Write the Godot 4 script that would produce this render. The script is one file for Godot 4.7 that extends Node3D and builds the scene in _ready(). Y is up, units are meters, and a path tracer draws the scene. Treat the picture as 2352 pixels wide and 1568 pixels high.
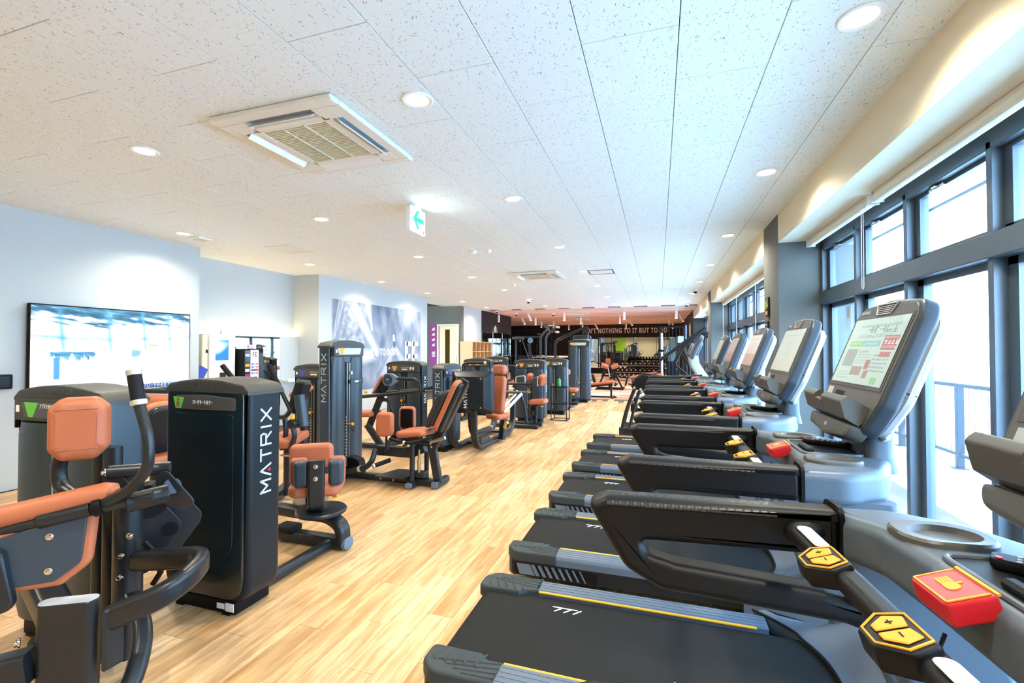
extends Node3D

func camera_and_light() -> void:
	var cam := Camera3D.new()
	cam.name = "camera"
	cam.position = Vector3(0, 1.47, 0)
	cam.rotation = Vector3(deg_to_rad(0.98), deg_to_rad(17.74), 0)
	cam.fov = rad_to_deg(2.0 * atan(784.0 / 1050.0))
	cam.near = 0.05
	cam.far = 200.0
	add_child(cam)
	cam.current = true
	var we := WorldEnvironment.new()
	we.name = "world"
	var e := Environment.new()
	e.background_mode = Environment.BG_SKY
	var sm := ProceduralSkyMaterial.new()
	sm.sky_top_color = c255(130, 186, 242)
	sm.sky_horizon_color = c255(176, 210, 238)
	sm.ground_bottom_color = c255(176, 182, 180)
	sm.ground_horizon_color = c255(176, 210, 238)
	sm.sky_energy_multiplier = 1.0
	sm.sun_angle_max = 0.0
	var sky := Sky.new()
	sky.sky_material = sm
	e.sky = sky
	e.background_energy_multiplier = 22.0
	e.tonemap_mode = Environment.TONE_MAPPER_LINEAR
	e.tonemap_exposure = 1.72
	e.sdfgi_enabled = true
	e.ssao_enabled = true
	e.ssil_enabled = true
	we.environment = e
	add_child(we)
func _ready() -> void:
	camera_and_light()
	materials()
	build_floor()
	build_ceiling()
	build_walls()
	build_windows()
	build_outside()
	build_ceiling_fittings()
	build_treadmills()
	build_left_machines()
	build_middle_machines()
	build_far_area()
	build_wall_things()

# ---------------------------------------------------------------- mesh builder
const AZ := Basis(Vector3(1, 0, 0), Vector3(0, 1, 0), Vector3(0, 0, 1))
const AX := Basis(Vector3(0, 0, -1), Vector3(0, 1, 0), Vector3(1, 0, 0))
const AY := Basis(Vector3(1, 0, 0), Vector3(0, 0, -1), Vector3(0, 1, 0))

class MB:
	var v := PackedVector3Array()
	var xf := Transform3D()
	func tri(a: Vector3, b: Vector3, c: Vector3) -> void:
		v.append(xf * a); v.append(xf * b); v.append(xf * c)
	func quad(a: Vector3, b: Vector3, c: Vector3, d: Vector3) -> void:
		tri(a, b, c); tri(a, c, d)
	func at(o: Vector3, b := Basis()) -> MB:
		xf = Transform3D(b, o)
		return self
	func box(c: Vector3, s: Vector3, bv := 0.0) -> MB:
		var h := s * 0.5
		bv = minf(bv, minf(h.x, minf(h.y, h.z)) * 0.95)
		if bv <= 0.0:
			for ax in 3:
				for sg in [-1.0, 1.0]:
					var n := Vector3.ZERO; n[ax] = sg
					var u := Vector3.ZERO; u[(ax + 1) % 3] = 1.0
					var w := n.cross(u)
					var o := c + n * h
					var uu := u * h
					var ww := w * h
					quad(o - uu - ww, o + uu - ww, o + uu + ww, o - uu + ww)
			return self
		var P := func(sx: float, sy: float, sz: float, ax: int) -> Vector3:
			var p := Vector3(sx * (h.x - bv), sy * (h.y - bv), sz * (h.z - bv))
			p[ax] += bv * [sx, sy, sz][ax]
			return c + p
		for ax in 3:
			for sg in [-1.0, 1.0]:
				var n := Vector3.ZERO; n[ax] = sg
				var ui := (ax + 1) % 3
				var wi := (ax + 2) % 3
				var f := []
				for k in [[-1, -1], [1, -1], [1, 1], [-1, 1]]:
					var s3 := [0.0, 0.0, 0.0]
					s3[ax] = sg; s3[ui] = k[0]; s3[wi] = k[1]
					f.append(P.call(s3[0], s3[1], s3[2], ax))
				if sg > 0: quad(f[0], f[1], f[2], f[3])
				else: quad(f[3], f[2], f[1], f[0])
		for ax in 3: # edges parallel to ax
			var ui := (ax + 1) % 3
			var wi := (ax + 2) % 3
			for su in [-1.0, 1.0]:
				for sw in [-1.0, 1.0]:
					var g := []
					for q in [[-1.0, ui], [1.0, ui], [1.0, wi], [-1.0, wi]]:
						var s3 := [0.0, 0.0, 0.0]
						s3[ax] = q[0]; s3[ui] = su; s3[wi] = sw
						g.append(P.call(s3[0], s3[1], s3[2], q[1]))
					if su * sw > 0: quad(g[0], g[3], g[2], g[1])
					else: quad(g[0], g[1], g[2], g[3])
		for sx in [-1.0, 1.0]:
			for sy in [-1.0, 1.0]:
				for sz in [-1.0, 1.0]:
					var a: Vector3 = P.call(sx, sy, sz, 0)
					var b: Vector3 = P.call(sx, sy, sz, 1)
					var d: Vector3 = P.call(sx, sy, sz, 2)
					if sx * sy * sz > 0: tri(a, b, d)
					else: tri(a, d, b)
		return self
	static func inset(p: PackedVector2Array, d: float) -> PackedVector2Array:
		var r := PackedVector2Array()
		var n := p.size()
		for i in n:
			var e0 := (p[i] - p[(i + n - 1) % n]).normalized()
			var e1 := (p[(i + 1) % n] - p[i]).normalized()
			var n0 := Vector2(-e0.y, e0.x)
			var n1 := Vector2(-e1.y, e1.x)
			r.append(p[i] + (n0 + n1) * (d / maxf(0.3, 1.0 + n0.dot(n1))))
		return r
	# polygon (anticlockwise) pushed along the third column of ax from d0 to d1; edges rounded by bv in n steps
	func prism(p: PackedVector2Array, d0: float, d1: float, ax := AZ, bv := 0.0, n := 1, cap0 := true, cap1 := true) -> MB:
		var area := 0.0
		for i in p.size(): area += p[i].cross(p[(i + 1) % p.size()])
		if area < 0.0:
			p = p.duplicate(); p.reverse()
		var rings := []
		var ds := []
		if bv > 0.0:
			for k in n + 1:
				var a := PI * 0.5 * k / n
				rings.append(inset(p, bv * (1.0 - sin(a)))); ds.append(d0 + bv * (1.0 - cos(a)))
			for k in n + 1:
				var a := PI * 0.5 * (n - k) / n
				rings.append(inset(p, bv * (1.0 - sin(a)))); ds.append(d1 - bv * (1.0 - cos(a)))
		else:
			rings = [p, p]; ds = [d0, d1]
		var m := p.size()
		for k in rings.size() - 1:
			for i in m:
				var j := (i + 1) % m
				var a: Vector3 = ax * Vector3(rings[k][i].x, rings[k][i].y, ds[k])
				var b: Vector3 = ax * Vector3(rings[k][j].x, rings[k][j].y, ds[k])
				var c: Vector3 = ax * Vector3(rings[k + 1][j].x, rings[k + 1][j].y, ds[k + 1])
				var d: Vector3 = ax * Vector3(rings[k + 1][i].x, rings[k + 1][i].y, ds[k + 1])
				quad(a, b, c, d)
		var tris := Geometry2D.triangulate_polygon(p)
		for e in 2:
			if (e == 0 and not cap0) or (e == 1 and not cap1): continue
			var r: PackedVector2Array = rings[0] if e == 0 else rings[-1]
			var dd: float = ds[0] if e == 0 else ds[-1]
			var t := tris
			for i in range(0, t.size(), 3):
				var q := [r[t[i]], r[t[i + 1]], r[t[i + 2]]]
				var s := (p[t[i + 1]] - p[t[i]]).cross(p[t[i + 2]] - p[t[i]])
				var A: Vector3 = ax * Vector3(q[0].x, q[0].y, dd)
				var B: Vector3 = ax * Vector3(q[1].x, q[1].y, dd)
				var C: Vector3 = ax * Vector3(q[2].x, q[2].y, dd)
				if (s > 0.0) == (e == 1): tri(A, B, C)
				else: tri(A, C, B)
		return self
	func loft(rings: Array, cap0 := true, cap1 := true, closed := true) -> MB:
		var m: int = rings[0].size()
		for k in rings.size() - 1:
			for i in (m if closed else m - 1):
				var j := (i + 1) % m
				quad(rings[k][i], rings[k][j], rings[k + 1][j], rings[k + 1][i])
		for e in 2:
			if (e == 0 and not cap0) or (e == 1 and not cap1): continue
			var r = rings[0] if e == 0 else rings[-1]
			var c := Vector3.ZERO
			for q in r: c += q
			c /= m
			for i in m:
				var j := (i + 1) % m
				if e == 1: tri(c, r[i], r[j])
				else: tri(c, r[j], r[i])
		return self
	# profile (anticlockwise in its own plane) swept along pts; up fixes the profile's second axis
	func sweep(prof: PackedVector2Array, pts: Array, up := Vector3.UP, caps := true, scales := [], loop := false) -> MB:
		var rings := []
		var n := pts.size()
		var side := Vector3.ZERO
		for i in n:
			var t0: Vector3 = (pts[i] - pts[(i + n - 1) % n]) if (i > 0 or loop) else (pts[1] - pts[0])
			var t1: Vector3 = (pts[(i + 1) % n] - pts[i]) if (i < n - 1 or loop) else (pts[n - 1] - pts[n - 2])
			t0 = t0.normalized(); t1 = t1.normalized()
			var t := (t0 + t1).normalized()
			var s: Vector3
			if up == Vector3.ZERO:
				if i == 0:
					s = t.cross(Vector3.UP if absf(t.y) < 0.9 else Vector3.RIGHT).normalized()
				else:
					s = (side - t * side.dot(t)).normalized()
			else:
				s = t.cross(up)
				if s.length() < 0.05: s = side - t * side.dot(t)
				s = s.normalized()
			side = s
			var u := s.cross(t).normalized()
			var mit := 1.0 / maxf(0.5, sqrt(maxf(0.0, (1.0 + t0.dot(t1)) * 0.5)))
			var bend := (t1 - t0)
			bend = bend.normalized() if bend.length() > 1e-4 else Vector3.ZERO
			var sc: float = scales[i] if scales.size() else 1.0
			var ring := PackedVector3Array()
			for q in prof:
				var o: Vector3 = (s * q.x + u * q.y) * sc
				o += bend * (o.dot(bend) * (mit - 1.0))
				ring.append(pts[i] + o)
			rings.append(ring)
		if loop: rings.append(rings[0])
		# profile is (side, up): with the path as third axis side x up = -path, so turn rings round
		for r in rings.size():
			var rr: PackedVector3Array = rings[r].duplicate(); rr.reverse(); rings[r] = rr
		return loft(rings, caps and not loop, caps and not loop)
	func tube(pts: Array, r: float, n := 10, caps := true, loop := false) -> MB:
		var prof := PackedVector2Array()
		for i in n:
			var a := TAU * i / n
			prof.append(Vector2(cos(a), sin(a)) * r)
		return sweep(prof, pts, Vector3.ZERO, caps, [], loop)
	# profile of (radius, height) from bottom to top, turned round y
	func lathe(prof: Array, n := 20) -> MB:
		var rings := []
		for p in prof:
			var ring := PackedVector3Array()
			for i in n:
				var a := -TAU * i / n
				ring.append(Vector3(cos(a) * maxf(p[0], 1e-4), p[1], sin(a) * maxf(p[0], 1e-4)))
			rings.append(ring)
		return loft(rings)
	func cyl(a: Vector3, b: Vector3, r: float, n := 12, bv := 0.0) -> MB:
		if bv <= 0.0: return tube([a, b], r, n)
		var d := (b - a).normalized()
		var prof := PackedVector2Array()
		for i in n:
			var an := TAU * i / n
			prof.append(Vector2(cos(an), sin(an)) * r)
		return sweep(prof, [a, a + d * bv * 0.3, a + d * bv, b - d * bv, b - d * bv * 0.3, b], Vector3.ZERO, true, [1.0 - bv / r, 1.0 - 0.3 * bv / r, 1.0, 1.0, 1.0 - 0.3 * bv / r, 1.0 - bv / r])
	func done(deg := 38.0) -> ArrayMesh:
		var n := v.size()
		var fn := PackedVector3Array(); fn.resize(n / 3)
		var un := PackedVector3Array(); un.resize(n / 3)
		var at_pos := {}
		var ids := PackedInt32Array(); ids.resize(n)
		var lists := []
		for t in n / 3:
			var c := (v[3 * t + 1] - v[3 * t]).cross(v[3 * t + 2] - v[3 * t])
			fn[t] = c
			un[t] = c.normalized()
			for k in 3:
				var p := v[3 * t + k]
				var key := Vector3i(roundi(p.x * 20000.0), roundi(p.y * 20000.0), roundi(p.z * 20000.0))
				var id = at_pos.get(key, -1)
				if id < 0:
					id = lists.size(); at_pos[key] = id
					lists.append(PackedInt32Array([t]))
				else:
					lists[id].append(t)
				ids[3 * t + k] = id
		var lim := cos(deg_to_rad(deg))
		var nv := PackedVector3Array(); nv.resize(n)
		var pv := PackedVector3Array(); pv.resize(n)
		for t in n / 3:
			for k in 3:
				var s := Vector3.ZERO
				for o in lists[ids[3 * t + k]]:
					if un[o].dot(un[t]) > lim: s += fn[o]
				var dst: int = 3 * t + (0 if k == 0 else 3 - k)
				nv[dst] = s.normalized() if s.length_squared() > 1e-20 else un[t]
				pv[dst] = v[3 * t + k]
		var arr := []
		arr.resize(Mesh.ARRAY_MAX)
		arr[Mesh.ARRAY_VERTEX] = pv
		arr[Mesh.ARRAY_NORMAL] = nv
		var m := ArrayMesh.new()
		m.add_surface_from_arrays(Mesh.PRIMITIVE_TRIANGLES, arr)
		return m

# ---------------------------------------------------------------- 2-D helpers
func rrect(w: float, h: float, r: float, n := 3, c := Vector2.ZERO) -> PackedVector2Array:
	var p := PackedVector2Array()
	r = minf(r, minf(w, h) * 0.4999)
	for q in 4:
		var cc := c + Vector2((w * 0.5 - r) * [1, -1, -1, 1][q], (h * 0.5 - r) * [1, 1, -1, -1][q])
		for k in n + 1:
			var a := PI * 0.5 * (q + float(k) / n)
			p.append(cc + Vector2(cos(a), sin(a)) * r)
	return p
func circ(r: float, n := 16, c := Vector2.ZERO, ry := -1.0) -> PackedVector2Array:
	var p := PackedVector2Array()
	for i in n:
		var a := TAU * i / n
		p.append(c + Vector2(cos(a) * r, sin(a) * (ry if ry > 0.0 else r)))
	return p
# corners rounded: pts is [[x, y, radius], ...]
func rpoly(pts: Array, n := 4) -> PackedVector2Array:
	var p := PackedVector2Array()
	var m := pts.size()
	for i in m:
		var c := Vector2(pts[i][0], pts[i][1])
		var r: float = pts[i][2] if pts[i].size() > 2 else 0.0
		if r <= 0.0:
			p.append(c); continue
		var a := Vector2(pts[(i + m - 1) % m][0], pts[(i + m - 1) % m][1])
		var b := Vector2(pts[(i + 1) % m][0], pts[(i + 1) % m][1])
		var da := (a - c).normalized()
		var db := (b - c).normalized()
		var ang := acos(clampf(da.dot(db), -1.0, 1.0))
		var t := minf(r / tan(ang * 0.5), minf((a - c).length(), (b - c).length()) * 0.49)
		var pa := c + da * t
		var pb := c + db * t
		for k in n + 1:
			var s := float(k) / n
			p.append(pa.lerp(c, s).lerp(c.lerp(pb, s), s))
	return p
# corners of a 3-D path rounded
func fil(pts: Array, r: float, n := 5, loop := false) -> Array:
	var out := []
	var m := pts.size()
	for i in m:
		if not loop and (i == 0 or i == m - 1):
			out.append(pts[i]); continue
		var c: Vector3 = pts[i]
		var a: Vector3 = pts[(i + m - 1) % m]
		var b: Vector3 = pts[(i + 1) % m]
		var t := minf(r, minf((a - c).length(), (b - c).length()) * 0.48)
		var pa := c + (a - c).normalized() * t
		var pb := c + (b - c).normalized() * t
		for k in n + 1:
			var s := float(k) / n
			out.append(pa.lerp(c, s).lerp(c.lerp(pb, s), s))
	return out
func V(x: float, y: float, z: float) -> Vector3: return Vector3(x, y, z)
func lean(deg: float, axis := Vector3.RIGHT) -> Basis: return Basis(axis, deg_to_rad(deg))
func mb() -> MB: return MB.new()

# ---------------------------------------------------------------- nodes
var used := {}
func numbered(called: String) -> String:
	var n: int = used.get(called, 0)
	used[called] = n + 1
	return called if n == 0 else "%s_%03d" % [called, n]
func part(called: String, m, material: Material, parent: Node3D) -> MeshInstance3D:
	var o := MeshInstance3D.new()
	o.name = called
	o.mesh = m.done() if m is MB else m
	o.material_override = material
	parent.add_child(o, true)
	return o
func thing(called: String, label: String, category: String, at := Vector3.ZERO, turn := 0.0, group := "") -> Node3D:
	var o := Node3D.new()
	o.name = numbered(called)
	add_child(o)
	o.position = at
	o.rotation.y = deg_to_rad(turn)
	tag(o, label, category, group)
	return o
func tag(o: Node, label: String, category: String, group := "") -> void:
	o.set_meta("label", label)
	o.set_meta("category", category)
	if group: o.set_meta("group", group)
func single(called: String, m, material: Material, label: String, category: String, at := Vector3.ZERO, group := "") -> MeshInstance3D:
	var o := part(numbered(called), m, material, self)
	o.position = at
	tag(o, label, category, group)
	return o
func struct(called: String, m, material: Material, parent: Node3D = null) -> MeshInstance3D:
	var o := part(called, m, material, parent if parent else self)
	if parent == null: o.set_meta("kind", "structure")
	return o
func clone(src: Node3D, label: String, at: Vector3, turn := 0.0) -> Node3D:
	var o: Node3D = src.duplicate()
	var base := String(src.name).rstrip("0123456789").trim_suffix("_")
	o.name = numbered(base)
	add_child(o)
	o.position = at
	o.rotation.y = deg_to_rad(turn)
	o.set_meta("label", label)
	return o
func lettering(called: String, text: String, h: float, wide: float, material: Material, parent: Node3D, xf: Transform3D, bold := true, depth := 0.002) -> MeshInstance3D:
	var f := SystemFont.new()
	f.font_names = PackedStringArray(["Droid Sans"])
	f.font_weight = 700 if bold else 400
	var t := TextMesh.new()
	t.font = f
	t.text = text
	t.font_size = 64
	t.pixel_size = h / 47.0
	t.depth = depth
	t.curve_step = 4.0
	var o := MeshInstance3D.new()
	o.name = called
	o.mesh = t
	o.material_override = material
	parent.add_child(o, true)
	var s := 1.0
	if wide > 0.0:
		var w := t.get_aabb().size.x
		if w > 0.0: s = wide / w
	o.transform = xf * Transform3D(Basis.from_scale(Vector3(s, 1, 1)), Vector3.ZERO)
	return o
# ---------------------------------------------------------------- materials
var MT := {}
func c255(r: float, g: float, b: float) -> Color: return Color(r / 255.0, g / 255.0, b / 255.0)
func mk(key: String, col: Color, rough := 0.6, metal := 0.0, spec := 0.5) -> StandardMaterial3D:
	var m := StandardMaterial3D.new()
	m.resource_name = key
	m.albedo_color = col
	m.roughness = rough
	m.metallic = metal
	m.metallic_specular = spec
	MT[key] = m
	return m
func noise_tex(seed_: int, freq: float, size := 256, as_normal := false, strength := 4.0, oct := 4, lo := Color.BLACK, hi := Color.WHITE) -> Texture2D:
	# computed here and now, so that the script never waits for a texture
	var n := FastNoiseLite.new()
	n.seed = seed_
	n.frequency = freq
	n.fractal_octaves = oct
	var img := n.get_seamless_image(size, size)
	if as_normal:
		img.convert(Image.FORMAT_RGBA8)
		img.bump_map_to_normal_map(strength)
	else:
		img.convert(Image.FORMAT_RGBA8)
		for y in size:
			for x in size:
				img.set_pixel(x, y, lo.lerp(hi, img.get_pixel(x, y).r))
	return ImageTexture.create_from_image(img)
func triplanar(m: StandardMaterial3D, per_metre: float, world := false) -> void:
	m.uv1_triplanar = true
	m.uv1_world_triplanar = world
	m.uv1_scale = Vector3.ONE * per_metre
func ceiling_image() -> Image:
	var s := 1024
	var img := Image.create(s, s, false, Image.FORMAT_RGBA8)
	img.fill(Color(0.905, 0.925, 0.90))
	var r := RandomNumberGenerator.new()
	r.seed = 11
	for i in 1050: # short worm-like fissures, mostly along the tile
		var x := r.randf() * s
		var y := r.randf() * s
		var a := PI * 0.5 + r.randfn(0.0, 0.35)
		var len := r.randf_range(3, 9) if r.randf() < 0.55 else r.randf_range(10, 26)
		var w := r.randf_range(0.6, 1.5)
		var sh := r.randf_range(0.46, 0.74)
		var k := 0.0
		while k < len:
			a += r.randfn(0.0, 0.22)
			x += cos(a); y += sin(a)
			k += 1.0
			for dy in range(-2, 3):
				for dx in range(-2, 3):
					if Vector2(dx, dy).length() <= w:
						img.set_pixel(posmod(int(x) + dx, s), posmod(int(y) + dy, s), Color(sh, sh * 1.01, sh * 0.97))
	return img
func wood_image(seed_: int, base: Color, w := 128, h := 768) -> Image:
	var img := Image.create(w, h, false, Image.FORMAT_RGBA8)
	var g := FastNoiseLite.new(); g.seed = seed_; g.frequency = 0.09; g.fractal_octaves = 3
	var b := FastNoiseLite.new(); b.seed = seed_ + 7; b.frequency = 0.018; b.fractal_octaves = 3
	var k := FastNoiseLite.new(); k.seed = seed_ + 19; k.frequency = 0.03; k.fractal_octaves = 2
	for y in h:
		for x in w:
			var warp := k.get_noise_2d(x * 0.7, y * 0.25) * 9.0
			var f := g.get_noise_2d(x * 1.6 + warp, y * 0.045)
			var c := b.get_noise_2d(x * 1.1 + warp, y * 0.10)
			var d := g.get_noise_2d(x * 3.2 + 400.0 + warp, y * 0.11 + 90.0)
			var t := 1.0 + f * 0.13 + c * 0.20
			var crack := smoothstep(0.40, 0.60, d) * smoothstep(0.05, 0.4, k.get_noise_2d(x * 0.8 + 50.0, y * 0.2 + 70.0) + 0.22)
			var col := base * t
			col = col.lerp(Color(base.r * 0.97, base.g * 0.86, base.b * 0.66), clampf(-c * 1.1, 0.0, 0.55))
			col = col.lerp(Color(base.r * 0.50, base.g * 0.40, base.b * 0.30), crack * 0.52)
			col.a = 1.0
			img.set_pixel(x, y, Color(minf(col.r, 1.0), minf(col.g, 1.0), minf(col.b, 1.0)))
	return img
func materials() -> void:
	var grain := noise_tex(3, 0.11, 256, true, 3.0)
	var weave := noise_tex(8, 0.2, 256, true, 2.2, 2)
	var wall_n := noise_tex(21, 0.08, 256, true, 1.6, 3)
	# walls and ceiling
	for w in [["wall", c255(186, 193, 194), 0.85], ["wall_grey", c255(104, 104, 98), 0.85], ["wall_black", c255(22, 22, 24), 0.7], ["soffit", c255(226, 214, 186), 0.8], ["pillar", c255(92, 94, 90), 0.8], ["soffit_dark", c255(44, 42, 42), 0.75], ["wall_warm", c255(214, 190, 150), 0.85]]:
		var m := mk(w[0], w[1], w[2])
		m.normal_enabled = true; m.normal_texture = wall_n; m.normal_scale = 0.35
		triplanar(m, 3.0, true)
	var ct := mk("ceiling", Color.WHITE, 0.95)
	ct.albedo_texture = ImageTexture.create_from_image(ceiling_image())
	triplanar(ct, 1.0 / 0.91, true)
	mk("ceiling_seam", c255(78, 84, 78), 0.95)
	mk("ceiling_plain", c255(226, 226, 220), 0.95)
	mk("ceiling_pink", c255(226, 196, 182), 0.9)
	mk("white", c255(238, 238, 234), 0.45)
	mk("white_matt", c255(235, 235, 230), 0.8)
	mk("off_white", c255(226, 222, 206), 0.5)
	mk("grey_light", c255(178, 182, 184), 0.5)
	mk("slot_dark", c255(30, 28, 26), 0.8)
	mk("floor_base", c255(90, 66, 42), 0.9)
	for i in 5:
		var bs: Color = [c255(194, 160, 118), c255(186, 150, 106), c255(202, 170, 130), c255(178, 142, 98), c255(191, 157, 114)][i]
		var m := mk("wood%d" % i, Color.WHITE, 0.42, 0.0, 0.45)
		m.albedo_texture = ImageTexture.create_from_image(wood_image(40 + i * 13, bs))
	for i in 4:
		var m := mk("carpet%d" % i, [c255(196, 142, 112), c255(216, 172, 144), c255(176, 116, 88), c255(222, 196, 172)][i], 0.95)
		m.normal_enabled = true; m.normal_texture = grain; m.normal_scale = 0.6; triplanar(m, 6.0)
	# machines
	var fr := mk("frame", c255(26, 30, 33), 0.34, 0.0, 0.45)
	fr.normal_enabled = true; fr.normal_texture = grain; fr.normal_scale = 0.10; triplanar(fr, 14.0)
	mk("shroud", c255(24, 30, 33), 0.36, 0.0, 0.35)
	mk("shroud_user", c255(42, 54, 62), 0.38, 0.0, 0.5)
	var gp := mk("gloss_panel", c255(9, 24, 29), 0.22, 0.0, 0.55)
	gp.clearcoat_enabled = true; gp.clearcoat = 0.3; gp.clearcoat_roughness = 0.12
	mk("cap", c255(52, 52, 47), 0.5)
	var rb := mk("rubber", c255(20, 20, 21), 0.6, 0.0, 0.3)
	rb.normal_enabled = true; rb.normal_texture = grain; rb.normal_scale = 0.35; triplanar(rb, 30.0)
	mk("black", c255(11, 11, 12), 0.5, 0.0, 0.3)
	var lt := mk("leather", c255(170, 94, 60), 0.48, 0.0, 0.45)
	lt.normal_enabled = true; lt.normal_texture = grain; lt.normal_scale = 0.16; triplanar(lt, 16.0)
	var ld := mk("leather_edge", c255(150, 84, 56), 0.5)
	ld.normal_enabled = true; ld.normal_texture = grain; ld.normal_scale = 0.14; triplanar(ld, 16.0)
	var bp := mk("black_pad", c255(30, 30, 31), 0.55)
	bp.normal_enabled = true; bp.normal_texture = grain; bp.normal_scale = 0.3; triplanar(bp, 16.0)
	mk("chrome", c255(210, 210, 210), 0.18, 1.0)
	mk("steel", c255(170, 168, 160), 0.32, 1.0)
	mk("alu", c255(205, 202, 192), 0.38, 0.7)
	mk("white_letter", c255(226, 228, 228), 0.5)
	mk("silver_letter", c255(176, 178, 180), 0.4)
	mk("red", c255(206, 30, 42), 0.4)
	mk("red_face", c255(222, 66, 74), 0.42)
	mk("yellow", c255(226, 158, 30), 0.45)
	mk("yellow_pin", c255(230, 160, 20), 0.4)
	mk("green_tag", c255(96, 186, 60), 0.5)
	mk("blue_tag", c255(46, 66, 170), 0.5)
	mk("orange_tag", c255(226, 150, 40), 0.5)
	mk("placard", c255(70, 68, 66), 0.35)
	mk("placard_light", c255(172, 180, 178), 0.35)
	mk("cream", c255(222, 214, 180), 0.5)
	# treadmill
	var tg := mk("tread_shell", c255(86, 97, 107), 0.42, 0.1, 0.4)
	tg.normal_enabled = true; tg.normal_texture = grain; tg.normal_scale = 0.06; triplanar(tg, 20.0)
	mk("display_shell", c255(50, 60, 70), 0.42, 0.0, 0.45)
	mk("tread_dark", c255(28, 31, 34), 0.5, 0.0, 0.3)
	var tr := mk("tread_grip", c255(20, 20, 21), 0.42, 0.0, 0.35)
	tr.normal_enabled = true; tr.normal_texture = grain; tr.normal_scale = 0.3; triplanar(tr, 40.0)
	var te := mk("tread_end", c255(56, 61, 61), 0.55, 0.0, 0.3)
	te.normal_enabled = true; te.normal_texture = grain; te.normal_scale = 0.3; triplanar(te, 26.0)
	var be := mk("belt", c255(34, 34, 32), 0.62, 0.0, 0.2)
	be.normal_enabled = true; be.normal_texture = weave; be.normal_scale = 0.5; triplanar(be, 9.0)
	mk("stripe_blue", c255(98, 116, 132), 0.4, 0.2)
	mk("bezel", c255(84, 83, 78), 0.45)
	mk("mirror", c255(205, 212, 210), 0.02, 1.0)
	# windows
	mk("alu_dark", c255(84, 95, 104), 0.38, 0.35)
	var gl := mk("glass", Color(0.93, 0.97, 0.98, 0.06), 0.0)
	gl.transparency = BaseMaterial3D.TRANSPARENCY_ALPHA
	var bl := mk("blind", c255(236, 234, 218), 0.7)
	bl.backlight_enabled = true; bl.backlight = Color(0.25, 0.25, 0.22)
	mk("deck", c255(232, 214, 190), 0.7)
	mk("concrete", c255(236, 236, 232), 0.85)
	mk("rail_metal", c255(52, 64, 74), 0.5, 0.0, 0.2)
	mk("louver", c255(176, 122, 88), 0.6)
	mk("door_wood", c255(232, 208, 160), 0.5)
	mk("shelf_wood", c255(214, 174, 122), 0.5)
	mk("shelf_inner", c255(150, 116, 84), 0.6)
	mk("door_glass", c255(70, 54, 16), 0.6, 0.0, 0.1)
	mk("purple", c255(150, 18, 110), 0.55)
	mk("lime", c255(168, 196, 24), 0.6)
	mk("bottle", c255(40, 150, 60), 0.15)
	mk("sign_green", c255(20, 180, 110), 0.5)
func glow(key: String, col: Color, energy: float, tex: Texture2D = null) -> StandardMaterial3D:
	var m := mk(key, col, 0.5)
	m.emission_enabled = true
	m.emission = col
	m.emission_energy_multiplier = energy
	if tex:
		m.albedo_texture = tex
		m.emission_texture = tex
		m.emission = Color.BLACK if false else Color.WHITE
		m.emission_operator = BaseMaterial3D.EMISSION_OP_MULTIPLY
	return m
# ---------------------------------------------------------------- the room
const CEIL := 2.97
const LAMP_E := 3.7
const SPOT_E := 5.0
const LAMP_X := [0.88, -1.37, -3.69, -5.85]
const LAMP_Z := [1.9, -0.3, -2.42, -4.32, -6.57, -8.77, -10.9, -13.2, -15.3]
func uv_plate(w: float, l: float, t: float, uv: Rect2) -> ArrayMesh:
	# a floor plank lying in xz, chamfered, with its grain along z
	var st := SurfaceTool.new()
	st.begin(Mesh.PRIMITIVE_TRIANGLES)
	var b := 0.0012
	var top := [V(-w / 2 + b, 0, -l / 2 + b), V(w / 2 - b, 0, -l / 2 + b), V(w / 2 - b, 0, l / 2 - b), V(-w / 2 + b, 0, l / 2 - b)]
	var low := [V(-w / 2, -b, -l / 2), V(w / 2, -b, -l / 2), V(w / 2, -b, l / 2), V(-w / 2, -b, l / 2)]
	var bot := [V(-w / 2, -t, -l / 2), V(w / 2, -t, -l / 2), V(w / 2, -t, l / 2), V(-w / 2, -t, l / 2)]
	var put := func(p: Vector3, n: Vector3) -> void:
		st.set_normal(n)
		st.set_uv(uv.position + uv.size * Vector2(p.x / w + 0.5, p.z / l + 0.5))
		st.add_vertex(p)
	for i in [0, 1, 2, 0, 2, 3]: put.call(top[i], Vector3.UP)
	for i in 4:
		var j := (i + 1) % 4
		for pr in [[top, low], [low, bot]]:
			var n: Vector3 = [V(0, 0, -1), V(1, 0, 0), V(0, 0, 1), V(-1, 0, 0)][i]
			if pr[0] == top: n = (n + Vector3.UP).normalized()
			for q in [pr[0][i], pr[1][i], pr[1][j], pr[0][i], pr[1][j], pr[0][j]]: put.call(q, n)
	return st.commit()
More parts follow.
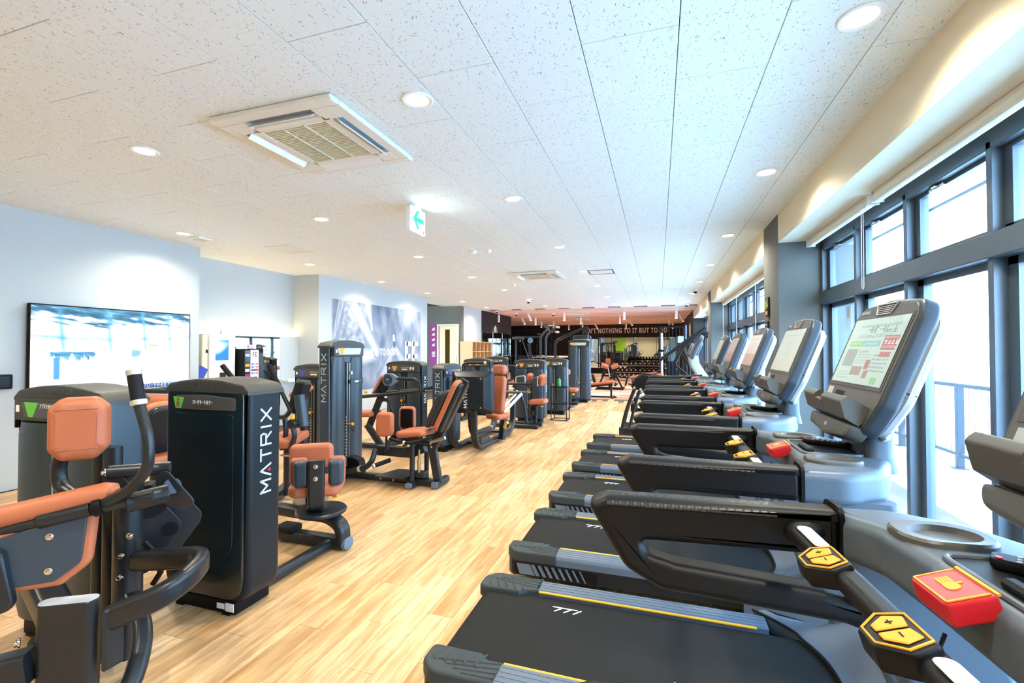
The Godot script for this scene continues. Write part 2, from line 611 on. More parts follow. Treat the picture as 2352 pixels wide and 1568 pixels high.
func build_floor() -> void:
	var base := struct("floor", mb().box(V(-4.5, -0.06, -13.0), V(14.0, 0.1, 33.0)), MT.floor_base)
	var r := RandomNumberGenerator.new(); r.seed = 5
	var pw := 0.152
	var pl := 0.914
	var kinds := []
	for i in 6:
		kinds.append(uv_plate(pw - 0.0012, pl - 0.0012, 0.010, Rect2(0.0 if i % 2 == 0 else 1.0, 0.0 if i < 3 else 1.0, 1.0 if i % 2 == 0 else -1.0, 1.0 if i < 3 else -1.0)))
	# every plank, ordered by nearness; those in front of the lens first
	var spots := []
	var nx := int(ceil(8.4 / pw))
	for ix in nx:
		var x := -6.4 + pw * (ix + 0.5)
		if x > 1.72: continue
		var off := fposmod(ix * 0.381, pl) + r.randf() * 0.12
		for iz in 18:
			var z := 1.6 + off - pl * iz
			if z - pl / 2 < -13.75: continue
			spots.append(V(x, 0, z))
	spots.sort_custom(func(a, b): return plank_score(a) < plank_score(b))
	var rest := []
	for i in spots.size():
		var k := r.randi() % 6
		var w := r.randi() % 5
		if i < 290:
			var o := part("plank", kinds[k], MT["wood%d" % w], base)
			o.position = spots[i]
		else:
			rest.append([spots[i], k, w])
	for w in 5:
		var st := SurfaceTool.new()
		for q in rest:
			if q[2] == w: st.append_from(kinds[q[1]], 0, Transform3D(Basis(), q[0]))
		var o := part("plank_field", st.commit(), MT["wood%d" % w], base)
		o.set_meta("kind", "stuff")
	# carpet planks of the free weight area
	var cp := uv_plate(0.248, 0.998, 0.010, Rect2(0, 0, 1, 1))
	var count := 0
	var sts := []
	for w in 4: sts.append(SurfaceTool.new())
	for ix in 9:
		for iz in 60:
			var p := V(-6.2 + ix * 1.0 + (0.5 if iz % 2 else 0.0), 0.0, -13.9 - iz * 0.25)
			if p.x > 1.6 or p.z < -28.0: continue
			var w := r.randi() % 4
			var tr := Transform3D(Basis(Vector3.UP, PI / 2), p)
			if p.z > -19.0 and p.x > -2.6 and p.x < 1.5 and count < 90:
				count += 1
				var o := part("carpet_tile", cp, MT["carpet%d" % w], base)
				o.transform = tr
			else:
				sts[w].append_from(cp, 0, tr)
	for w in 4:
		var o := part("carpet_field", sts[w].commit(), MT["carpet%d" % w], base)
		o.set_meta("kind", "stuff")
func plank_score(p: Vector3) -> float:
	# planks of the open aisle in front of the lens count as nearest
	var d := absf(p.z)
	if p.z > -0.9: d += 40.0
	if p.x > 0.2: d += 12.0
	if p.x < -2.9: d += 7.0
	if p.x < -4.5: d += 10.0
	return d
func build_ceiling() -> void:
	var base := struct("ceiling", mb().box(V(-4.5, CEIL + 0.09, -13.0), V(14.0, 0.12, 33.0)), MT.ceiling_seam)
	var tw := 0.4555
	var tl := 0.911
	var tile := mb().box(V(0, 0.012, 0), V(tw - 0.004, 0.024, tl - 0.004), 0.0015).done()
	# seams: x = -0.236 * 1.5 + k * tw ; joints of alternate rows shifted by half a tile
	var spots := []
	for ix in range(-17, 5):
		var x := -0.355 + tw * (ix + 0.5)
		if x - tw / 2 < -7.45 or x + tw / 2 > 1.75: continue
		for iz in range(-18, 5):
			var z := -2.226 + tl * (iz + 0.5) + (tl / 2 if posmod(ix, 2) == 1 else 0.0)
			if z - tl / 2 < -16.9 or z > 2.4: continue
			spots.append(V(x, CEIL, z))
	spots.sort_custom(func(a, b): return absf(a.z + 1.5) + (0.0 if a.z < 0.0 else 30.0) < absf(b.z + 1.5) + (0.0 if b.z < 0.0 else 30.0))
	var st := SurfaceTool.new()
	for i in spots.size():
		if i < 295:
			var o := part("ceiling_tile", tile, MT.ceiling, base)
			o.position = spots[i]
		else:
			st.append_from(tile, 0, Transform3D(Basis(), spots[i]))
	var f := part("ceiling_tile_field", st.commit(), MT.ceiling, base)
	f.set_meta("kind", "stuff")
	# smooth pinkish ceiling over the free weights, slotted for the spot tracks
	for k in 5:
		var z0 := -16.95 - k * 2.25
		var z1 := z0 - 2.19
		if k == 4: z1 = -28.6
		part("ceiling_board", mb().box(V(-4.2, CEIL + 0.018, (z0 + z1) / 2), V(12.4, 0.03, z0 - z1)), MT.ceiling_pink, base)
func wall_box(called: String, lo: Vector3, hi: Vector3, material: Material, parent: Node3D = null) -> MeshInstance3D:
	return struct(called, mb().box((lo + hi) / 2, hi - lo), material, parent)
func build_walls() -> void:
	var H := CEIL + 0.03
	# left: television wall, niche, mural wall, then the passage with the door
	wall_box("wall_left", V(-6.65, 0, -5.0), V(-6.45, H, 3.2), MT.wall)
	var n := wall_box("wall_niche", V(-7.3, 0, -7.7), V(-7.06, H, -4.8), MT.wall)
	wall_box("niche_return", V(-7.2, 0, -5.02), V(-6.46, H, -4.86), MT.wall, n)
	wall_box("wall_mural", V(-7.25, 0, -12.0), V(-6.45, H, -7.5), MT.wall)
	wall_box("wall_passage_end", V(-9.0, 0, -14.75), V(-6.5, H, -14.5), MT.wall_grey)
	wall_box("wall_passage", V(-9.2, 0, -14.6), V(-9.0, H, -11.8), MT.wall)
	wall_box("wall_left_far", V(-6.7, 0, -16.45), V(-6.5, H, -14.75), MT.wall)
	wall_box("wall_left_dark", V(-6.7, 2.16, -20.0), V(-6.48, H, -16.45), MT.wall_black)
	wall_box("wall_left_dark_lower", V(-6.7, 0, -20.0), V(-6.52, 2.16, -16.45), MT.wall_black)
	wall_box("wall_far_return", V(-10.2, 0, -20.2), V(-6.5, H, -20.0), MT.wall_black)
	wall_box("wall_far_side", V(-10.4, 0, -28.4), V(-10.2, H, -20.0), MT.wall_black)
	wall_box("wall_far", V(-10.4, 0, -28.4), V(2.4, H, -28.2), MT.wall_black)
	wall_box("wall_back", V(-6.6, 0, 3.0), V(2.4, H, 3.2), MT.wall_warm)
	# right: downstand beams, pillars and the wall beyond the windows
	var bays := [[3.0, 0.98, -5.70], [0, -6.42, -12.47], [0, -13.2, -19.1]]
	wall_box("pillar_1", V(1.27, 0, -6.42), V(2.0, H, -5.70), MT.pillar)
	wall_box("pillar_2", V(1.27, 0, -13.2), V(2.0, H, -12.47), MT.pillar)
	wall_box("pillar_3", V(1.27, 0, 0.42), V(2.0, H, 1.1), MT.pillar)
	wall_box("soffit_1", V(1.27, 2.647, -5.70), V(2.0, H, 0.42), MT.soffit)
	wall_box("soffit_2", V(1.27, 2.647, -12.47), V(2.0, H, -6.42), MT.soffit)
	wall_box("soffit_3", V(1.27, 2.647, -18.6), V(2.0, H, -13.2), MT.soffit)
	wall_box("wall_right_near", V(1.27, 0, 1.1), V(2.0, H, 3.2), MT.wall)
	wall_box("wall_right_far", V(1.27, 0, -28.3), V(2.0, H, -18.6), MT.soffit_dark)
func node_part(called: String, parent: Node3D) -> Node3D:
	var o := Node3D.new()
	o.name = called
	parent.add_child(o, true)
	return o
# a glazed bay in the right wall between z0 (near) and z1 (far)
func window_bay(called: String, z0: float, z1: float, step: float) -> void:
	var w := Node3D.new()
	w.name = called
	add_child(w)
	w.set_meta("kind", "structure")
	var xa := 1.675
	var xb := 1.80
	var xm := (xa + xb) / 2
	var zc := (z0 + z1) / 2
	var len := z0 - z1
	part("head_rail", mb().box(V(xm, 2.59, zc), V(xb - xa, 0.115, len), 0.004), MT.alu_dark, w)
	part("transom", mb().box(V(xm - 0.01, 2.015, zc), V(xb - xa + 0.02, 0.13, len), 0.004), MT.alu_dark, w)
	part("sill_rail", mb().box(V(xm - 0.01, 0.05, zc), V(xb - xa + 0.02, 0.10, len), 0.004), MT.alu_dark, w)
	var zs := []
	var z := z1 + 0.02
	while z < z0 - 0.2:
		zs.append(z); z += step
	zs.append(z0 - 0.02)
	var wp := mb().box(V(0, 0, 0), V(0.03, 0.02, 0.16), 0.003).box(V(-0.02, 0.004, 0.0), V(0.02, 0.012, 0.05), 0.003).done()
	for i in zs.size():
		part("mullion", mb().box(V(xm, 1.30, zs[i]), V(xb - xa, 2.55, 0.042), 0.004), MT.alu_dark, w)
		if i + 1 == zs.size(): break
		var a: float = zs[i] + 0.021
		var b: float = zs[i + 1] - 0.021
		var c := (a + b) / 2
		var l := b - a
		# upper sash
		var s := part("sash", mb().box(V(1.755, 2.525, c), V(0.05, 0.03, l)).box(V(1.755, 2.10, c), V(0.05, 0.04, l)).box(V(1.755, 2.31, a + 0.03), V(0.05, 0.40, 0.06)).box(V(1.755, 2.31, b - 0.022), V(0.05, 0.40, 0.044)), MT.alu_dark, w)
		part("pane", mb().box(V(1.755, 2.315, c), V(0.006, 0.43, l - 0.05)), MT.glass, s)
		var h := part("catch", wp, MT.chrome, s)
		h.position = V(1.725, 2.515, a + 0.35 * l)
		# lower fixed light
		var f := part("frame", mb().box(V(1.765, 1.93, c), V(0.05, 0.045, l)).box(V(1.765, 0.12, c), V(0.05, 0.05, l)).box(V(1.765, 1.03, a + 0.035), V(0.05, 1.86, 0.07)).box(V(1.765, 1.03, b - 0.02), V(0.05, 1.86, 0.04)), MT.alu_dark, w)
		part("pane", mb().box(V(1.765, 1.03, c), V(0.008, 1.80, l - 0.08)), MT.glass, f)
func roller_blind(label: String, z0: float, z1: float, chain: float, chain_low: float) -> void:
	var t := thing("roller_blind", label, "blind", V(1.56, 2.60, (z0 + z1) / 2), 0.0, "rolled up window blinds")
	var l := (z0 - z1) / 2
	part("fabric_roll", mb().cyl(V(0, 0, -l + 0.02), V(0, 0, l - 0.02), 0.038, 18), MT.blind, t)
	part("cassette", mb().prism(rrect(0.062, 0.022, 0.006, 2, Vector2(0.005, 0.036)), -l, l, AZ), MT.off_white, t)
	for s in [-1.0, 1.0]: part("bracket", mb().box(V(0, 0.005, s * (l - 0.008)), V(0.085, 0.085, 0.012), 0.004), MT.off_white, t)
	part("hem_bar", mb().box(V(-0.036, -0.03, 0), V(0.008, 0.022, l * 2 - 0.06), 0.003), MT.off_white, t)
	var c := mb()
	for s in [-0.018, 0.018]:
		var y := 0.0
		while y > chain_low - 2.60:
			c.box(V(-0.045, y, chain - t.position.z + s), V(0.0055, 0.0055, 0.0055), 0.0015)
			y -= 0.0095
	c.tube([V(-0.045, 0, chain - t.position.z - 0.018), V(-0.045, chain_low - 2.60, chain - t.position.z - 0.018), V(-0.045, chain_low - 2.615, chain - t.position.z), V(-0.045, chain_low - 2.60, chain - t.position.z + 0.018), V(-0.045, 0, chain - t.position.z + 0.018)], 0.0013, 5)
	part("bead_chain", c, MT.white, t)
func build_windows() -> void:
	window_bay("window_1", 0.42, -5.70, 0.87)
	window_bay("window_2", -6.42, -12.47, 1.0)
	window_bay("window_3", -13.2, -18.6, 1.06)
	roller_blind("rolled cream blind over the window beside the second treadmill", -4.12, -5.62, -4.20, 1.95)
	roller_blind("rolled cream blind nearest the camera at the top right", 0.35, -4.06, 0.2, 1.2)
	roller_blind("rolled blind over the second window bay, nearest its near pillar", -6.48, -8.5, -8.3, 1.3)
	roller_blind("rolled blind in the middle of the second window bay", -8.54, -10.5, -10.2, 1.1)
	roller_blind("rolled blind at the far end of the second window bay", -10.54, -12.4, -12.2, 1.1)
	roller_blind("rolled blind over the far window bay behind the cable tower", -13.3, -16.2, -14.2, 1.1)
	# stickers on the glass and panels on the pillar
	var st := thing("window_sticker", "small yellow and white warning sticker on the glass beside the pillar", "sticker", V(1.79, 1.78, -5.30))
	part("sheet", mb().box(V(0, 0, 0), V(0.002, 0.24, 0.14)), MT.grey_light, st)
	part("triangle", mb().prism(PackedVector2Array([Vector2(-0.05, 0.0), Vector2(0.05, 0.0), Vector2(0.0, 0.09)]), -0.004, -0.001, AX), MT.yellow, st)
	var sp := thing("safety_poster", "dark framed safety card with food and leaf pictures on the pillar", "poster", V(1.268, 1.98, -6.19))
	part("board", mb().box(V(-0.008, 0, 0), V(0.016, 0.23, 0.15), 0.002), MT.black, sp)
	part("print", mb().box(V(-0.017, 0.045, 0.03), V(0.002, 0.10, 0.06)).box(V(-0.017, -0.07, -0.02), V(0.002, 0.04, 0.09)), MT.orange_tag, sp)
	part("leaf_print", mb().prism(circ(0.026, 12, Vector2(0.035, 0.03), 0.06), -0.018, -0.016, AX), MT.green_tag, sp)
	part("cup_print", mb().prism(circ(0.022, 12, Vector2(-0.035, 0.06), 0.035), -0.018, -0.016, AX), MT.white, sp)
	var sp2 := thing("wifi_sign", "tall dark sign with a green signal symbol on the pillar", "sign", V(1.268, 1.63, -6.22))
	part("board", mb().box(V(-0.008, 0, 0), V(0.016, 0.36, 0.13), 0.002), MT.slot_dark, sp2)
	var arcs := mb()
	for k in 3:
		var r := 0.012 + 0.014 * k
		var pts := []
		for i in 7:
			var a := PI * (0.22 + 0.56 * i / 6.0)
			pts.append(V(-0.018, 0.0 + sin(a) * r, -cos(a) * r))
		arcs.tube(pts, 0.004, 5)
	part("signal_symbol", arcs, MT.green_tag, sp2)
	part("pole_symbol", mb().box(V(-0.018, -0.03, 0), V(0.003, 0.035, 0.012)), MT.white, sp2)
	lettering("lettering", "Wi-Fi", 0.018, 0.05, MT.white, sp2, Transform3D(Basis(V(0, 0, 1), V(0, 1, 0), V(-1, 0, 0)), V(-0.018, 0.135, 0)))
	lettering("lettering", "FREE SPOT", 0.014, 0.06, MT.white, sp2, Transform3D(Basis(V(0, 0, 1), V(0, 1, 0), V(-1, 0, 0)), V(-0.018, -0.10, 0)))
func build_outside() -> void:
	var deck := struct("ground_outside", mb().box(V(13.0, -0.35, -12.0), V(22.0, 0.4, 44.0)), MT.concrete)
	# timber terrace boards between the glass and the railing
	var brd := mb().box(V(0, 0, 0), V(0.138, 0.025, 3.6), 0.003).done()
	for ix in 9:
		for iz in 4:
			var o := part("terrace_board", brd, MT.deck, deck)
			o.position = V(2.08 + ix * 0.145, -0.06, -1.2 - iz * 3.605)
	struct("kerb_outside", mb().box(V(3.42, -0.02, -8.0), V(0.26, 0.16, 20.0), 0.01), MT.concrete)
	struct("wall_outside_sill", mb().box(V(1.9, -0.1, -8.0), V(0.2, 0.2, 22.0)), MT.concrete)
	var t := thing("terrace_railing", "dark metal railing with thin light wooden pickets outside the windows", "railing", V(3.39, 0.06, -6.78))
	part("top_rail", mb().box(V(0, 0.985, -0.5), V(0.05, 0.045, 13.5), 0.005), MT.rail_metal, t)
	part("bottom_rail", mb().box(V(0, 0.165, -0.5), V(0.04, 0.035, 13.5), 0.005), MT.rail_metal, t)
	var post := mb().box(V(0, 0.49, 0), V(0.07, 0.98, 0.06), 0.005).box(V(0, 0.005, 0), V(0.14, 0.012, 0.12), 0.002).done()
	for k in range(-5, 6):
		var o := part("post", post, MT.rail_metal, t)
		o.position.z = k * 1.35
	var pk := mb().box(V(0, 0.52, 0), V(0.022, 0.98, 0.016), 0.002).done()
	for i in 120:
		var z := 5.6 - i * 0.1125
		var o := part("picket", pk, MT.louver, t)
		o.position = V(0.05, 0.0, z)
	# white eave over the terrace
	var ev := struct("roof_eave", mb().box(V(2.28, 2.90, -9.0), V(0.56, 0.10, 24.0), 0.006), MT.white_matt)
	part("gutter", mb().box(V(2.57, 2.86, -9.0), V(0.03, 0.06, 24.0), 0.006), MT.rail_metal, ev)
	struct("wall_outside_top", mb().box(V(2.1, 3.1, -9.0), V(0.25, 0.5, 24.0)), MT.white_matt)
func warm() -> Color: return Color(1.0, 0.96, 0.88)
func spot(at: Vector3, towards: Vector3, energy: float, angle: float, size: float, col: Color, parent: Node3D) -> void:
	var l := SpotLight3D.new()
	l.name = "lamp"
	l.light_energy = energy
	l.light_color = col
	l.spot_angle = angle
	l.spot_angle_attenuation = 1.0
	l.spot_range = 30.0
	l.spot_attenuation = 2.0
	l.light_size = size
	l.shadow_enabled = true
	parent.add_child(l, true)
	l.position = at
	var up := Vector3.FORWARD if absf(towards.normalized().y) > 0.9 else Vector3.UP
	l.basis = Basis.looking_at(towards, up)
const ORD := ["first", "second", "third", "fourth", "fifth", "sixth", "seventh", "eighth", "ninth", "tenth", "eleventh", "twelfth"]
func build_ceiling_fittings() -> void:
	var ring := mb().lathe([[0.066, -0.001], [0.066, -0.004], [0.072, -0.007], [0.088, -0.009], [0.094, -0.004], [0.094, -0.0005]], 28).done()
	var lens := mb().lathe([[0.0, -0.005], [0.066, -0.005], [0.066, -0.001], [0.0, -0.001]], 24).done()
	var gm := glow("downlight_lens", Color(1.0, 0.93, 0.80), 9.0)
	for ix in LAMP_X.size():
		for iz in LAMP_Z.size():
			var seen := iz >= 2
			if ix == 3 and iz < 3: continue
			var col: String = ["the row beside the windows", "the second row from the windows", "the third row from the windows", "the row along the grey wall"][ix]
			var k := iz - 2 if ix < 3 else iz - 3
			var label := "round recessed ceiling lamp, %s in %s" % [ORD[k] + " from the camera" if seen else ["over the camera", "behind the camera"][0 if iz == 1 else 1], col]
			var t := thing("downlight", label, "lamp", V(LAMP_X[ix], CEIL, LAMP_Z[iz]), 0.0, "recessed downlights in the tiled ceiling")
			part("trim_ring", ring, MT.white, t)
			part("lens", lens, gm, t)
			spot(V(0, -0.012, 0), Vector3.DOWN, LAMP_E, 76.0, 0.06, warm(), t)
	ac_unit("white ceiling air conditioner cassette nearest the camera", V(-2.285, CEIL - 0.003, -2.66))
	ac_unit("white ceiling air conditioner cassette in the middle of the room", V(-2.31, CEIL - 0.003, -8.95))
	ac_unit("ceiling air conditioner cassette in the pink ceiling, nearer one", V(-3.2, CEIL - 0.003, -18.8))
	ac_unit("ceiling air conditioner cassette in the pink ceiling, farther one", V(-3.4, CEIL - 0.003, -22.0))
	# exit sign
	var e := thing("exit_sign", "hanging white exit sign with a green arrow below the ceiling", "sign", V(-2.40, CEIL, -4.22))
	part("hanger", mb().box(V(0, -0.02, 0), V(0.05, 0.05, 0.12), 0.004), MT.white, e)
	part("housing", mb().box(V(-0.005, -0.165, 0), V(0.05, 0.26, 0.30), 0.006), MT.white, e)
	part("face", mb().box(V(0.022, -0.165, 0), V(0.006, 0.25, 0.29), 0.002), glow("exit_face", Color(0.95, 1.0, 0.98), 1.0), e)
	var ar := mb()
	ar.xf = Transform3D(Basis(), V(0.026, -0.155, 0.0))
	ar.prism(PackedVector2Array([Vector2(-0.11, 0.0), Vector2(-0.025, 0.095), Vector2(0.025, 0.095), Vector2(-0.035, 0.024), Vector2(0.11, 0.024), Vector2(0.11, -0.024), Vector2(-0.035, -0.024), Vector2(0.025, -0.095), Vector2(-0.025, -0.095)]), 0.0, 0.002, AX)
	part("arrow", ar, glow("exit_arrow", c255(24, 196, 120), 0.8), e)
	part("running_mark", mb().box(V(0.027, -0.268, -0.105), V(0.002, 0.035, 0.012)).box(V(0.027, -0.262, -0.12), V(0.002, 0.01, 0.03)), MT.sign_green, e)
	var al := AreaLight3D.new()
	al.name = "lamp"
	al.area_size = Vector2(0.28, 0.24)
	al.light_energy = 0.12
	al.light_color = Color(0.9, 1.0, 0.98)
	al.shadow_enabled = true
	e.add_child(al)
	al.position = V(0.032, -0.165, 0)
	al.basis = Basis.looking_at(Vector3.RIGHT)
	# detectors
	for d in [[V(-2.70, CEIL, -6.46), 0.062, "white round smoke detector, larger of the pair behind the exit sign"], [V(-2.44, CEIL, -6.45), 0.045, "white round heat detector, smaller of the pair behind the exit sign"], [V(-3.18, CEIL, -10.06), 0.05, "white flat ceiling sensor behind the second air conditioner"]]:
		var t := thing("ceiling_detector", d[2], "detector", d[0], 0.0, "ceiling detectors")
		var r: float = d[1]
		part("base", mb().lathe([[0.0, -0.014], [r, -0.014], [r * 1.12, -0.006], [r * 1.12, 0.004], [0.0, 0.004]], 22), MT.white, t)
		part("sensor_head", mb().lathe([[0.0, -0.05], [r * 0.45, -0.048], [r * 0.85, -0.034], [r * 0.95, -0.016], [0.0, -0.012]], 22), MT.white, t)
	for c in [[V(-3.79, CEIL, -13.5), "near the grey wall"], [V(0.895, CEIL, -12.34), "beside the second window bay"], [V(0.90, CEIL, -16.17), "beside the far window bay"], [V(-6.0, CEIL, -16.8), "above the dark mirror wall"], [V(-5.66, CEIL, -18.3), "over the stretching corner"], [V(-4.19, CEIL, -18.8), "in the middle of the pink ceiling"]]:
		var t := thing("dome_camera", "white ceiling camera with black dome " + c[1], "camera", c[0], 0.0, "security cameras")
		part("housing", mb().lathe([[0.0, -0.05], [0.055, -0.05], [0.07, -0.03], [0.072, 0.004], [0.0, 0.004]], 20), MT.white, t)
		part("dome", mb().lathe([[0.0, -0.098], [0.02, -0.095], [0.038, -0.08], [0.045, -0.05], [0.0, -0.048]], 18), MT.black, t)
	# flush hatches and small grilles
	for h in [[V(-5.24, CEIL, -5.48), 0.47, MT.cream, "square ceiling hatch with thin tan frame before the niche"], [V(-1.05, CEIL, -8.95), 0.46, MT.slot_dark, "square ceiling hatch with dark frame beside the second air conditioner"]]:
		var t := thing("ceiling_hatch", h[3], "hatch", h[0])
		var s: float = h[1]
		part("panel", mb().box(V(0, -0.001, 0), V(s - 0.03, 0.006, s - 0.03), 0.002), MT.ceiling_plain, t)
		var f := mb()
		for k in [-1, 1]:
			f.box(V(k * s / 2, -0.002, 0), V(0.016, 0.01, s + 0.016), 0.002).box(V(0, -0.002, k * s / 2), V(s - 0.016, 0.01, 0.016), 0.002)
		part("frame", f, h[2], t)
	var gt := thing("ceiling_grille", "small white louvred ceiling vent near the television wall", "vent", V(-5.87, CEIL, -4.57))
	part("frame", mb().box(V(0, -0.012, 0), V(0.20, 0.024, 0.20), 0.006), MT.white, gt)
	var sl := mb()
	for k in 7: sl.box(V(0, -0.026, -0.072 + 0.024 * k), V(0.15, 0.006, 0.012), 0.002)
	part("louvre", sl, MT.cream, gt)
	# spot lights on tracks
	var can := mb().lathe([[0.0, -0.34], [0.042, -0.34], [0.048, -0.334], [0.048, -0.062], [0.04, -0.05], [0.0, -0.05]], 14).done()
	var stem := mb().lathe([[0.0, -0.055], [0.01, -0.055], [0.01, -0.02], [0.022, -0.018], [0.022, 0.0], [0.0, 0.0]], 10).done()
	var sl2 := mb().lathe([[0.0, -0.3425], [0.037, -0.3425], [0.037, -0.34], [0.0, -0.34]], 12).done()
	var sg := glow("spot_lens", Color(1.0, 0.92, 0.8), 6.0)
	var rows := [-18.0, -20.6, -23.4, -26.4]
	for zi in rows.size():
		var tr := single("light_track", mb().box(V(-2.9, CEIL - 0.008, rows[zi]), V(9.0, 0.018, 0.035), 0.003), MT.white, "white ceiling light track, %s from the camera" % ORD[zi], "light track", Vector3.ZERO, "light tracks over the free weights")
	var xs := [-6.1, -5.2, -3.45, -1.48, 0.64]
	for xi in xs.size():
		for zi in rows.size():
			var t := thing("spot_light", "white cylindrical track spot, %s from the windows on the %s track" % [ORD[xs.size() - 1 - xi], ORD[zi]], "lamp", V(xs[xi] + 0.12 * ((zi * 7 + xi * 3) % 5 - 2), CEIL - 0.017, rows[zi]), 0.0, "track spot lights")
			var head := part("head", can, MT.white, t)
			part("stem", stem, MT.white, t)
			part("lens", sl2, sg, head)
			var tilt := 0.0
			if (xi + zi) % 4 == 1:
				tilt = 0.5
				head.position = V(0.0, -0.045, 0.0) - Basis(V(0, 0, 1), tilt) * V(0, -0.045, 0)
				head.rotation.z = tilt
			spot(V(0, -0.35, 0) if tilt == 0.0 else V(0.145, -0.31, 0.0), Vector3.DOWN.rotated(V(0, 0, 1), tilt), SPOT_E, 50.0, 0.03, warm(), t)
func ac_unit(label: String, at: Vector3) -> void:
	var t := thing("air_conditioner", label, "air conditioner", at, 0.0, "ceiling air conditioners")
	var s := 0.475
	# the panel is a frame round four slots and the intake
	var p := mb()
	var y0 := -0.035
	p.box(V(0, y0 / 2, s - 0.04), V(2 * s, -y0, 0.08), 0.008).box(V(0, y0 / 2, -s + 0.04), V(2 * s, -y0, 0.08), 0.008)
	p.box(V(s - 0.04, y0 / 2, 0), V(0.08, -y0, 2 * s - 0.16), 0.004).box(V(-s + 0.04, y0 / 2, 0), V(0.08, -y0, 2 * s - 0.16), 0.004)
	for a in [-1, 1]:
		for b in [-1, 1]:
			p.box(V(a * 0.33, y0 / 2, b * 0.33), V(0.13, -y0, 0.13), 0.003)
	for k in 4:
		var bs := Basis(Vector3.UP, PI / 2 * k)
		p.xf = Transform3D(bs, Vector3.ZERO)
		p.box(V(0, y0 / 2, 0.287), V(0.56, -y0, 0.05), 0.003)
	part("panel", p, MT.off_white, t)
	part("slot_liner", mb().box(V(0, -0.004, 0), V(0.8, 0.006, 0.8)), MT.grey_light, t)
	for k in 4:
		var fl := part("flap", mb().box(V(0, 0, 0), V(0.52, 0.006, 0.07), 0.002), MT.white, t)
		var bs := Basis(Vector3.UP, PI / 2 * k)
		fl.transform = Transform3D(bs * Basis(Vector3.RIGHT, 0.75), bs * V(0, -0.035, 0.352))
	var gr := part("intake_grille", mb().box(V(0, -0.03, 0.262), V(0.53, 0.014, 0.012)).box(V(0, -0.03, -0.262), V(0.53, 0.014, 0.012)).box(V(0.262, -0.03, 0), V(0.012, 0.014, 0.53)).box(V(-0.262, -0.03, 0), V(0.012, 0.014, 0.53)).box(V(0.088, -0.03, 0), V(0.007, 0.014, 0.53)).box(V(-0.088, -0.03, 0), V(0.007, 0.014, 0.53)), MT.off_white, t)
	var sl := mb().box(V(0, 0, 0), V(0.52, 0.012, 0.0075)).done()
	for k in 26:
		var o := part("slat", sl, MT.cream, gr)
		o.position = V(0, -0.029, -0.25 + k * 0.02)
func dot_normal() -> Texture2D:
	var s := 64
	var img := Image.create(s, s, false, Image.FORMAT_RGBA8)
	for y in s:
		for x in s:
			var h := 0.0
			for c in [[16, 16], [48, 48], [16, 80], [-16, 48], [80, 16], [48, -16], [80, 80], [-16, -16]]:
				var d := Vector2(x - c[0], y - c[1]).length()
				h = maxf(h, clampf(1.0 - d / 15.0, 0.0, 1.0))
			h = smoothstep(0.0, 0.8, h)
			img.set_pixel(x, y, Color(h, h, h))
	img.bump_map_to_normal_map(5.0)
	return ImageTexture.create_from_image(img)
func uv_sheet(w: float, h: float) -> ArrayMesh:
	var st := SurfaceTool.new()
	st.begin(Mesh.PRIMITIVE_TRIANGLES)
	for q in [[-1, -1], [-1, 1], [1, 1], [-1, -1], [1, 1], [1, -1]]:
		st.set_normal(Vector3.BACK)
		st.set_uv(Vector2(q[0] * 0.5 + 0.5, 0.5 - q[1] * 0.5))
		st.add_vertex(V(q[0] * w / 2, q[1] * h / 2, 0))
	return st.commit()
func scribble(img: Image, r: RandomNumberGenerator, x: int, y: int, w: int, h: int, col: Color) -> void:
	# a run of small print: glyph-like marks too fine to read
	var cx := x
	while cx < x + w:
		var gw := int(h * r.randf_range(0.55, 0.95))
		for k in 4:
			if r.randf() < 0.5: img.fill_rect(Rect2i(cx + r.randi() % maxi(1, gw - 2), y, maxi(1, h / 6), h), col)
			else: img.fill_rect(Rect2i(cx, y + r.randi() % maxi(1, h - 2), gw, maxi(1, h / 6)), col)
		cx += gw + maxi(2, h / 5)
